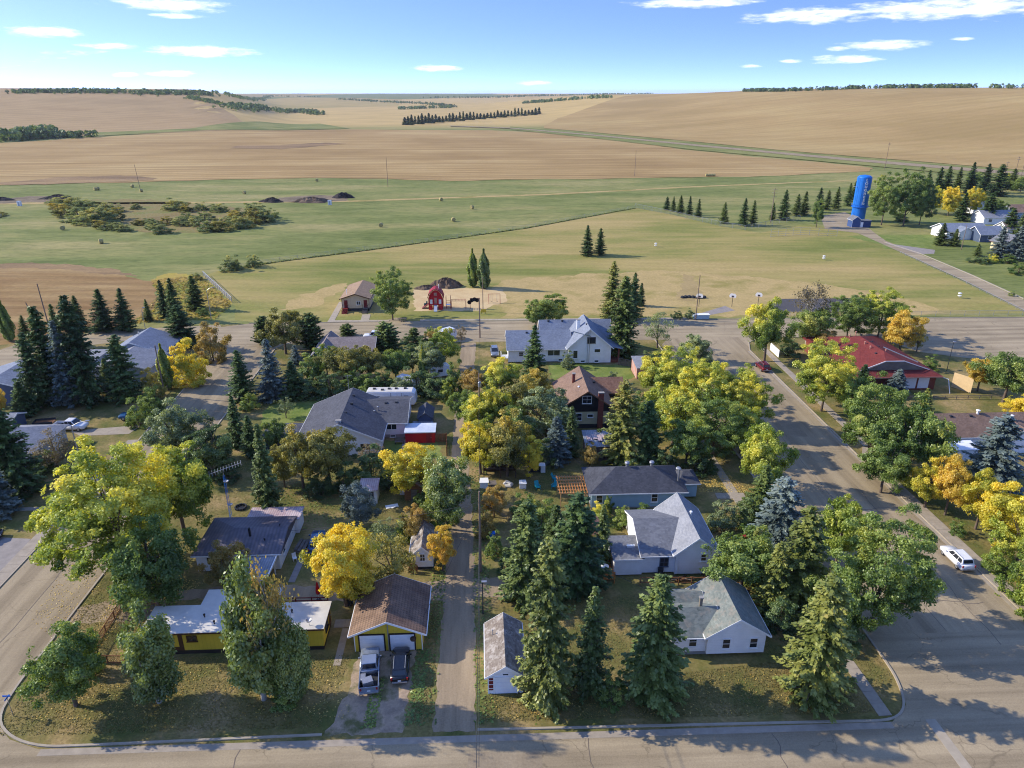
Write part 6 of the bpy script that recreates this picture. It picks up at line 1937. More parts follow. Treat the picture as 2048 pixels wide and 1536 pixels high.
# basketball hoops by the concrete pad
for p, l in (((60.43, 188.74), 'white basketball backboard beside the utility pole'), ((69.60, 188.33), 'white basketball backboard right of the concrete pad'), ((77.20, 189.00), 'white basketball backboard behind the roadside maples')):
    h = thing('basketball_hoop', l, 'basketball hoop', (p[0], p[1], 0), -.5)
    MB().tube([(0, .3, 0), (0, .3, 3.4)], .07, 6).build('post', 'charcoal', h, True)
    MB().prism([(-.85, 2.7), (.85, 2.7), (.95, 3.3), (.6, 3.8), (-.6, 3.8), (-.95, 3.3)], 0, .06, 'y').build('backboard', 'white_paint', h, True)
    MB().box(-.3, .3, -.03, -.002, 2.85, 3.25).build('target_square', 'charcoal', h, True)
    MB().tube([(.23 * math.cos(a * .785), -.3 + .23 * math.sin(a * .785), 2.85) for a in range(9)], .02, 4).build('rim', 'red_paint', h, True)
h = thing('planter_ring', 'oval earth ring with grey boulders on the dry turf', 'rock ring', (*(61.39, 198.12), 0))
for k in range(7):
    x, y, s = -3 + k * 1.05, .5 * math.sin(k), random.uniform(.5, .8)
    MB().lathe([(s * .9, 0), (s, .25), (s * .75, .6), (s * .2, .75)], (x, y, 0), 7).build('boulder', 'charcoal', h, True)
h = thing('metal_cabinet', 'pale blue metal box at the north street kerb', 'box', (*(57.69, 177.48), 0))
MB().cbox((0, 0, .7), (4.2, 1.4, 1.1)).build('cabinet', 'blue_siding', h, True, bevel=.05)
MB().cbox((0, 0, 1.3), (4.4, 1.6, .08)).build('lid', 'white_paint', h, True)
for p, l in (((138.74, 194.64), 'small white two-tier disc basket nearest the diagonal street'), ((67.82, 272.04), 'small white disc basket high on the mown field'), ((122.33, 246.36), 'pale disc basket in the middle of the mown field')):
    h = thing('disc_basket', l, 'disc basket', (p[0], p[1], 0))
    MB().tube([(0, 0, 0), (0, 0, 1.5)], .05, 6).build('post', 'galvanised', h, True)
    MB().lathe([(.3, 0), (.5, .1), (.5, .3), (.3, .32)], (0, 0, .5), 12).build('basket', 'white_paint', h, True)
    MB().lathe([(.5, 0), (.5, .2), (.2, .3)], (0, 0, 1.3), 12).build('band', 'white_paint', h, True)
for p, l in (((61.66, 150.76), 'white board gate at the north corner of the east street'),):
    h = thing('board_fence', 'white board fence beside the north-corner maple', 'fence', (66.8, 150, 0))
    for k in range(6):
        MB().box(66.6 + k * .02, 66.7 + k * .02, 147.5 + k * .9, 148.3 + k * .9, 0, 1.7).build('board', 'white_paint', h)
h = thing('red_tractor', 'old red garden tractor in the shade beside the grey-roofed house', 'tractor', (33.6, 77.6, 0), .3)
MB().cbox((.4, 0, .75), (1.3, .55, .5)).build('body', 'red_paint', h, True, bevel=.08)
MB().cbox((-.5, 0, .85), (.5, .5, .1)).build('seat', 'charcoal', h, True)
wheels(h, (-.6,), .65, .55)
wheels(h, (.85,), .55, .32)
MB().tube([(-.1, 0, 1.0), (-.3, 0, 1.35)], .03, 5).build('steering_column', 'charcoal', h, True)

# yard clutter
h = thing('fire_ring', 'dark metal fire ring in the west back yard', 'fire pit', (*(-34.87, 89.27), 0))
for k in range(10):
    a = k * .628
    MB().cbox((.75 * math.cos(a), .75 * math.sin(a), .16), (.42, .2, .32), a + 1.57).build('stone', 'charcoal', h, True, bevel=.04)
MB().lathe([(.6, 0), (.55, .06), (.1, .1)], (0, 0, 0), 10).build('ash', 'black_paint', h, True)
for p, m, l in (((0.99, 80.00), 'tower_blue', 'blue wheeled bin at the lane edge'), ((21.49, 71.41), 'charcoal', 'dark wheeled bin against the grey-roofed house wall'), ((-1.82, 103.08), 'green_siding', 'green wheeled bin on the lane by the lean-to'), ((-15.80, 67.52), 'charcoal', 'dark wheeled bin beside the double garage'), ((21.23, 58.63), 'charcoal', 'dark wheeled bin by the white corner bungalow')):
    h = thing('wheeled_bin', l, 'bin', (p[0], p[1], 0), random.uniform(0, 3))
    MB().add([(-.25, -.28, .05), (.25, -.28, .05), (.25, .28, .05), (-.25, .28, .05), (-.32, -.36, 1.0), (.32, -.36, 1.0), (.32, .36, 1.0), (-.32, .36, 1.0)], [(3, 2, 1, 0), (4, 5, 6, 7), (0, 1, 5, 4), (1, 2, 6, 5), (2, 3, 7, 6), (3, 0, 4, 7)]).build('body', m, h, True, bevel=.03)
    MB().box(-.35, .35, -.4, .4, 1.005, 1.08).build('lid', m, h, True, bevel=.02)
    MB().prism([(.2 + .12 * math.cos(a * .785), .12 + .12 * math.sin(a * .785)) for a in range(8)], -.3, .3, 'x').build('wheel', 'tyre_rubber', h, True)
h = thing('wood_pile', 'heap of cut brush and logs along the brown rail fence', 'wood pile', (25.5, 70.2, 0))
rw = random.Random(5)
for k in range(26):
    x, y, a = rw.uniform(-4.5, 5), rw.uniform(-.4, .4), rw.uniform(-.5, .5)
    L = rw.uniform(.7, 1.8)
    z = rw.uniform(.1, .55)
    MB().tube([(x - L / 2 * math.cos(a), y - L / 2 * math.sin(a), z), (x + L / 2 * math.cos(a), y + L / 2 * math.sin(a), z + rw.uniform(-.1, .15))], rw.uniform(.05, .13), 6).build('log', rw.choice(['wood_grey', 'wood_brown', 'wood_dark']), h, True)
h = thing('patio_bench', 'grey patio bench beside the charcoal-roofed house wall', 'bench', (-14.2, 108.6, 0), .1)
MB().cbox((0, 0, .45), (1.6, .5, .08)).build('seat', 'wood_grey', h, True)
MB().cbox((0, .25, .8), (1.6, .08, .6)).build('backrest', 'wood_grey', h, True)
for sx in (-.7, .7):
    MB().cbox((sx, 0, .22), (.08, .45, .44)).build('leg', 'charcoal', h, True)
h = thing('stacked_lumber', 'stack of grey boards beside the metal-roofed bungalow', 'lumber', (-23.9, 79.2, 0), 1.5)
for k in range(9):
    MB().cbox((rw.uniform(-.2, .2), -.5 + (k % 3) * .5, .08 + (k // 3) * .15), (rw.uniform(2.2, 3.0), .4, .12), rw.uniform(-.06, .06)).build('board', 'wood_grey', h, True)

# ------------------------------------------------------------------ foliage
G1, G2, G3 = C(62, 84, 34), C(88, 110, 44), C(124, 142, 58)
leaf_mat('leaf_green', [(0.1, C(86, 111, 54)), (0.45, C(120, 143, 69)), (0.75, C(157, 173, 86)), (0.98, C(196, 193, 92))], .25, .36)
leaf_mat('leaf_dark', [(0.1, C(72, 92, 56)), (0.5, C(101, 125, 72)), (0.9, C(140, 157, 95))])
leaf_mat('leaf_yellowgreen', [(0.1, C(102, 127, 56)), (0.35, C(148, 167, 71)), (0.62, C(191, 196, 84)), (0.9, C(241, 229, 94))], .45, .4)
leaf_mat('leaf_yellow', [(0.1, C(153, 162, 63)), (0.35, C(203, 195, 68)), (0.65, C(243, 223, 83)), (0.95, C(242, 217, 82))], .25, .42)
leaf_mat('leaf_gold', [(0.1, C(189, 167, 72)), (0.5, C(226, 199, 85)), (0.9, C(235, 196, 92))], .2, .42)
leaf_mat('leaf_orange', [(0.1, C(128, 121, 67)), (0.4, C(174, 152, 80)), (0.7, C(201, 170, 92)), (0.95, C(211, 180, 107))], .2)
leaf_mat('leaf_olive', [(0.1, C(107, 112, 59)), (0.4, C(143, 141, 72)), (0.65, C(178, 167, 80)), (0.95, C(215, 191, 88))], .4)
leaf_mat('leaf_grey', [(0.1, C(106, 122, 88)), (0.5, C(140, 154, 108)), (0.9, C(175, 184, 129))])
leaf_mat('leaf_aspen', [(0.1, C(98, 117, 60)), (0.4, C(136, 153, 79)), (0.7, C(174, 184, 102)), (0.96, C(207, 199, 100))], .2, .36, .14, .07)
leaf_mat('leaf_brown', [(0.1, C(106, 97, 79)), (0.5, C(134, 123, 97)), (0.9, C(161, 141, 108))])
leaf_mat('needle_dark', [(0.1, C(57, 78, 49)), (0.5, C(82, 106, 60)), (0.9, C(116, 137, 73))], .1, .15)
leaf_mat('needle_olive', [(0.1, C(92, 105, 52)), (0.45, C(127, 136, 67)), (0.75, C(158, 160, 81)), (0.96, C(177, 160, 93))], .2, .15)
leaf_mat('needle_blue', [(0.1, C(83, 98, 94)), (0.5, C(115, 130, 124)), (0.9, C(154, 167, 157))], .1, .15)
leaf_mat('needle_green', [(0.1, C(72, 89, 48)), (0.5, C(99, 116, 60)), (0.9, C(134, 148, 79))], .2, .15)
leaf_mat('willow', [(0.1, C(115, 129, 82)), (0.5, C(152, 163, 102)), (0.9, C(207, 199, 119))], .3)
wood_mat('bark', C(84, 72, 62), C(120, 106, 94), (4, 4, .6))
wood_mat('bark_pale', C(150, 144, 132), C(180, 172, 158), (4, 4, .6))


def unit(v):
    return v / np.maximum(np.linalg.norm(v, axis=1, keepdims=True), 1e-6)


def leaf_mesh(name, P, Nn, size, tone, aspect=1.5, axis=None):
    """one diamond-shaped leaf spray per point, facing Nn; tone is stored per face"""
    n = len(P)
    g = rng.normal(size=(n, 3)) if axis is None else axis + rng.normal(size=(n, 3)) * .25
    a = unit(np.cross(Nn, g)) if axis is None else unit(g)
    b = unit(np.cross(Nn, a))
    s = size[:, None] * .5
    fold = unit(Nn) * s * .25
    V = np.empty((n, 4, 3))
    V[:, 0] = P - a * s * aspect
    V[:, 1] = P + b * s + fold
    V[:, 2] = P + a * s * aspect
    V[:, 3] = P - b * s + fold
    me = bpy.data.meshes.new(name)
    me.vertices.add(4 * n)
    me.vertices.foreach_set('co', V.reshape(-1).astype(np.float32))
    me.loops.add(4 * n)
    me.loops.foreach_set('vertex_index', np.arange(4 * n, dtype=np.int32))
    me.polygons.add(n)
    me.polygons.foreach_set('loop_start', np.arange(0, 4 * n, 4, dtype=np.int32))
    me.update(calc_edges=True)
    at = me.attributes.new('tone', 'FLOAT', 'FACE')
    at.data.foreach_set('value', tone.astype(np.float32))
    return me


def trunk_mesh(name, limbs, m='bark'):
    mb = MB()
    for pts, rad in limbs:
        mb.tube(pts, rad, 7, False)
    me = bpy.data.meshes.new(name)
    me.from_pydata(mb.v, [], mb.f)
    me.shade_smooth()
    me.materials.append(MATS[m])
    return me


def decid(seed, shape='round', n_clump=110, per=430, leaf=.19, Hc=10.0, Rc=4.0, low=.18, dens=1.0):
    """deciduous tree 10 m high, crown radius 4 m"""
    rg = np.random.default_rng(seed)
    zc, hz = Hc * (low + 1) / 2, Hc * (1 - low) / 2
    ctr = np.array([0, 0, zc])
    n_main = n_clump
    th = rg.uniform(0, 2 * np.pi, n_main)
    cz = rg.uniform(-.92, 1, n_main)
    d = np.stack([np.sqrt(1 - cz ** 2) * np.cos(th), np.sqrt(1 - cz ** 2) * np.sin(th), cz], 1)
    ph = rg.uniform(0, 6.28, 6)
    lobe = 1 + .2 * np.sin(2 * th + ph[0]) * (1 - cz ** 2) + .18 * np.sin(3 * th + ph[1] + 2 * cz) + .1 * np.sin(4 * cz + ph[2])
    if shape == 'upright':
        prof = np.where(cz > 0, 1 - .25 * cz, 1 + .1 * cz)
        rxy = .72
    elif shape == 'shrub':
        prof = 1.0
        rxy = 1.0
    else:
        prof = 1 - .12 * np.maximum(0, -cz)
        rxy = 1.0
    rad = rg.uniform(.55, 1.0, n_main) * lobe * prof
    Cc = ctr + d * np.stack([rad * Rc * rxy, rad * Rc * rxy, rad * hz], 1)
    cr = rg.uniform(.5, 1.05, n_main) * (1.0 if shape != 'upright' else .85)
    ct = rg.uniform(0, 1, n_main)
    Ps, Ns, Ts = [], [], []
    for c, r_, t_, dd in zip(Cc, cr, ct, d):
        k = int(per * r_ ** 2 * dens)
        u = unit(rg.normal(size=(k, 3)) + dd * .55 + np.array([0, 0, .25]))
        q = c + u * r_ * rg.uniform(.35, 1.28, (k, 1)) * np.array([1, 1, .7])
        Ps.append(q)
        Ns.append(unit(u * .6 + dd * .5 + rg.normal(size=(k, 3)) * .75 + np.array([0, 0, .35])))
        Ts.append(np.clip(t_ * .75 + rg.uniform(-.12, .35, k), 0, 1))
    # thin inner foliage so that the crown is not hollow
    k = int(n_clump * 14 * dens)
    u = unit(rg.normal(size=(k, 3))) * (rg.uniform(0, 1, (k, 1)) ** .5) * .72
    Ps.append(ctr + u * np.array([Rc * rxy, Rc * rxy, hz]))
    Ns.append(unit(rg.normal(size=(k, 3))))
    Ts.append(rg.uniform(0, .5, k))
    P, Nn, T = np.concatenate(Ps), np.concatenate(Ns), np.concatenate(Ts)
    kv = rg.normal(size=(4, 3)) * 1.1
    gap = sum(np.sin(P @ kv[i] + ph[i]) for i in range(4))
    keep = (P[:, 2] > .1) & (gap > -1.15)
    P, Nn, T = P[keep], Nn[keep], T[keep]
    crown = leaf_mesh('crown', P, Nn, rg.uniform(.7, 1.25, len(P)) * leaf, T)
    limbs = []
    th_ = Hc * low * 1.2 + .9
    limbs.append(([(0, 0, -.2), (.05, .02, th_ * .5), (.1, -.05, th_), (.15, 0, zc), (.1, .1, zc + hz * .6)], [.30, .24, .21, .14, .05]))
    for i in range(9):
        c = Cc[rg.integers(0, n_main)]
        z0 = th_ * rg.uniform(.75, 1.5)
        mid = np.array([c[0] * .45, c[1] * .45, z0 + (c[2] - z0) * .55 + .3])
        limbs.append(([(.08, 0, z0), tuple(mid), tuple(c)], [.13, .09, .03]))
    return crown, trunk_mesh('trunk', limbs)


def aspen(seed, Hc=10.0, leaf=.19, nst=7):
    """several upswept stems, each a ragged flame of leaves"""
    rg = np.random.default_rng(seed)
    Ps, Ns, Ts, limbs = [], [], [], [([(0, 0, -.2), (.05, 0, 2.0), (.1, .1, 6.0)], [.26, .2, .08])]
    for s in range(nst):
        a = s * 2.4 + rg.uniform(-.3, .3)
        rr = 0 if s == 0 else rg.uniform(1.0, 2.1)
        top = np.array([rr * np.cos(a), rr * np.sin(a), Hc if s == 0 else Hc * rg.uniform(.55, .88)])
        z0 = rg.uniform(.6, 1.6)
        limbs.append(([(0, 0, z0), tuple(top * np.array([.7, .7, .5]) + np.array([0, 0, z0 * .4])), tuple(top)], [.12, .08, .02]))
        for c in range(26):
            t = rg.uniform(.08, 1) ** .9
            pos = np.array([top[0] * min(1, t * 1.5), top[1] * min(1, t * 1.5), z0 * .5 + (top[2] - z0 * .5) * t])
            w_ = (1.25 * (1 - t) ** .6 + .18) * (1 + .3 * rg.normal())
            b = rg.uniform(0, 6.283)
            cc = pos + np.array([np.cos(b), np.sin(b), .1]) * abs(w_) * .75
            k = int(100 + 140 * (1 - t))
            u = unit(rg.normal(size=(k, 3)))
            Ps.append(cc + u * rg.uniform(.1, .72, (k, 1)) * np.array([1, 1, 1.15]))
            Ns.append(unit(u * .5 + rg.normal(size=(k, 3)) * .8 + np.array([np.cos(b) * .6, np.sin(b) * .6, .4])))
            Ts.append(np.clip(rg.uniform(0, .7) + rg.uniform(-.1, .35, k), 0, 1))
    P, Nn, T = map(np.concatenate, (Ps, Ns, Ts))
    keep = P[:, 2] > .3
    P, Nn, T = P[keep], Nn[keep], T[keep]
    return leaf_mesh('crown', P, Nn, rg.uniform(.7, 1.25, len(P)) * leaf, T), trunk_mesh('trunk', limbs, 'bark_pale')


def conifer(seed, Hc=14.0, Rc=3.0, base=.06, whorl=.46, droop=.28, spray=.40, irregular=.18, fat=1.0):
    rg = np.random.default_rng(seed)
    Ps, Ns, Ax, Ts, Sz = [], [], [], [], []
    limbs = [([(0, 0, -.2), (0, 0, Hc * .5), (0, 0, Hc * .97)], [.24, .15, .02])]
    z = Hc * base
    while z < Hc * .985:
        f = (z / Hc - base) / (1 - base)
        L0 = Rc * ((1 - f) ** (.8 * fat)) * (.75 + .25 * min(1, f * 8)) + .12
        nb = max(4, int(5 + 7 * (1 - f)))
        for k in range(nb):
            a = rg.uniform(0, 6.283)
            L = L0 * rg.uniform(1 - irregular * 1.8, 1 + irregular)
            zz = z + rg.uniform(-.2, .2)
            m = max(3, int(L / .20))
            t = np.linspace(.12, 1, m)
            up = .25 * (f - .25)
            drop = (-droop * t + .20 * t ** 2.2 + up * t) * L
            ca, sa = np.cos(a), np.sin(a)
            axis = np.stack([ca * t * L, sa * t * L, zz + drop], 1)
            tone = rg.uniform(0, 1)
            for side, wdt in ((-1, 1), (1, 1), (0, .6)):
                off = side * (.10 + .30 * (1 - t) * min(1, L / 2)) * wdt
                q = axis + np.stack([-sa * off, ca * off, -np.abs(off) * .25 - .04 + (side == 0) * .07], 1) + rg.normal(size=(m, 3)) * .07
                Ps.append(q)
                ax = np.tile([ca - sa * side * .75, sa + ca * side * .75, -.22], (m, 1))
                Ax.append(ax)
                Ns.append(unit(np.tile([ca * .35, sa * .35, .9], (m, 1)) + rg.normal(size=(m, 3)) * .35))
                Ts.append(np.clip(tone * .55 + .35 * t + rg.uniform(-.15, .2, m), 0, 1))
                Sz.append(np.full(m, spray) * (1.05 - .35 * t) * rg.uniform(.75, 1.2, m))
            if k % 3 == 0 and L > .8:
                limbs.append(([tuple((0, 0, zz)), tuple(axis[m // 2]), tuple(axis[-1])], [.05, .035, .01]))
        z += whorl * rg.uniform(.8, 1.2) * (1 - .45 * f)
    P, Nn, A, T, S = map(np.concatenate, (Ps, Ns, Ax, Ts, Sz))
    return leaf_mesh('crown', P, Nn, S, T, 1.5, A), trunk_mesh('trunk', limbs)


def poplar(seed):
    rg = np.random.default_rng(seed)
    k = 7000
    z = rg.uniform(.04, 1, k)
    pr = np.sin(np.clip(z * 1.05 + .06, 0, 1) * np.pi) ** .55 * (1 - .35 * z)
    a = rg.uniform(0, 6.283, k)
    b = 1 + .25 * np.sin(5 * a + 9 * z) + .15 * np.sin(3 * a - 14 * z)
    r = pr * b * 1.25 * rg.uniform(.65, 1, k)
    P = np.stack([r * np.cos(a), r * np.sin(a), z * 12], 1)
    Nn = unit(np.stack([np.cos(a), np.sin(a), np.full(k, .3)], 1) + rg.normal(size=(k, 3)) * .5)
    T = np.clip(.5 + .5 * np.sin(5 * a + 9 * z) + rg.uniform(-.2, .2, k), 0, 1)
    return leaf_mesh('crown', P, Nn, rg.uniform(.22, .36, k), T), trunk_mesh('trunk', [([(0, 0, -.2), (0, 0, 11.5)], [.22, .03])])


def bare(seed):
    rg = np.random.default_rng(seed)
    limbs = [([(0, 0, -.2), (.1, 0, 3), (.2, .1, 6), (.3, .1, 9.6)], [.22, .17, .1, .02])]
    tips = []
    for i in range(26):
        z0 = rg.uniform(2.0, 8.5)
        a = rg.uniform(0, 6.283)
        L = (10 - z0) * rg.uniform(.3, .55) + .6
        m = np.array([np.cos(a) * L * .5, np.sin(a) * L * .5, z0 + L * .5])
        e = np.array([np.cos(a + .3) * L * .8, np.sin(a + .3) * L * .8, z0 + L * 1.1])
        limbs.append(([(.1, 0, z0), tuple(m), tuple(e)], [.06, .04, .012]))
        for j in range(4):
            e2 = m + rg.normal(size=3) * .5 + np.array([np.cos(a) * .6, np.sin(a) * .6, .8])
            limbs.append(([tuple(m), tuple(e2)], [.025, .008]))
            tips.append(e2)
        tips.append(e)
    tips = np.array(tips)
    P = np.repeat(tips, 9, 0) + rg.normal(size=(len(tips) * 9, 3)) * .35
    return leaf_mesh('crown', P, unit(rg.normal(size=P.shape)), rg.uniform(.15, .3, len(P)), rg.uniform(0, 1, len(P))), trunk_mesh('trunk', limbs, 'bark_pale')


PROTO = {
    'round': [decid(11), decid(12), decid(13, low=.12), decid(14, n_clump=120)],
    'broad': [decid(15, 'round', 240, 340, .21, 16.0, 7.0, .16), decid(16, 'round', 260, 340, .21, 16.0, 7.0, .14)],
    'upright': [aspen(21), aspen(22), aspen(23)],
    'shrub': [decid(31, 'shrub', 80, 340, .24, low=-.35), decid(32, 'shrub', 80, 340, .24, low=-.3), decid(33, 'shrub', 70, 340, .24, low=-.35)],
    'sparse': [decid(41, 'round', 60, 110, .2, low=.12), decid(42, 'round', 64, 120, .2, low=.1)],
    'spruce': [conifer(51), conifer(52, irregular=.26), conifer(53, whorl=.48, droop=.34), conifer(54, irregular=.3, fat=.85)],
    'bigspruce': [conifer(55, 16, 3.4, .03, .4, .34, .44, .3, .75), conifer(56, 16, 3.4, .03, .4, .3, .44, .34, .7)],
    'pine': [conifer(57, 12, 3.6, .1, .5, .05, .6, .3, .55)],
    'poplar': [poplar(61)],
    'bare': [bare(71)],
    'farspruce': [conifer(81, 14, 3.0, .04, 1.0, .25, 1.1, .15)],
}
BASE = {'round': (10.3, 4.5), 'broad': (16.2, 7.3), 'upright': (10.3, 3.3), 'shrub': (10.3, 4.6), 'sparse': (10.2, 4.5), 'spruce': (14, 3.2), 'bigspruce': (16, 3.75), 'pine': (12, 3.4), 'poplar': (12, 1.35), 'bare': (10, 3.0), 'farspruce': (14, 3.0)}
for kk, lst in PROTO.items():
    for cme, tme in lst:
        cme.materials.append(MATS['leaf_green'])
NAMES = {'broad': ('deciduous_tree', 'tree'), 'round': ('deciduous_tree', 'tree'), 'upright': ('aspen_tree', 'tree'), 'shrub': ('shrub', 'shrub'), 'sparse': ('thin_tree', 'tree'), 'spruce': ('spruce_tree', 'tree'), 'bigspruce': ('spruce_tree', 'tree'),
         'pine': ('pine_tree', 'tree'), 'poplar': ('columnar_poplar', 'tree'), 'bare': ('bare_tree', 'tree'), 'farspruce': ('spruce_tree', 'tree')}
tree_i = 0


def tree(kind, mat_, x, y, ht, rad, label, group=None, z=0.0, lean=0.0, bark=None):
    global tree_i
    tree_i += 1
    if kind == 'round' and rad > 5.2:
        kind = 'broad'
    lst = PROTO[kind]
    cme, tme = lst[(tree_i * 7 + int(abs(x * 3))) % len(lst)]
    nm, cat = NAMES[kind]
    h0, r0 = BASE[kind]
    t = thing(nm, label, cat, (x, y, z), (tree_i * 2.399) % 6.283, group)
    s = rad / r0
    t.scale = (s, s, ht / h0)
    if lean:
        t.rotation_euler = (lean, 0, 0)
    tr = bpy.data.objects.new('trunk', tme)
    cr = bpy.data.objects.new('crown', cme)
    for o in (tr, cr):
        col.objects.link(o)
        o.parent = t
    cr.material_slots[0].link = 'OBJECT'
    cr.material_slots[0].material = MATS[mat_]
    return t


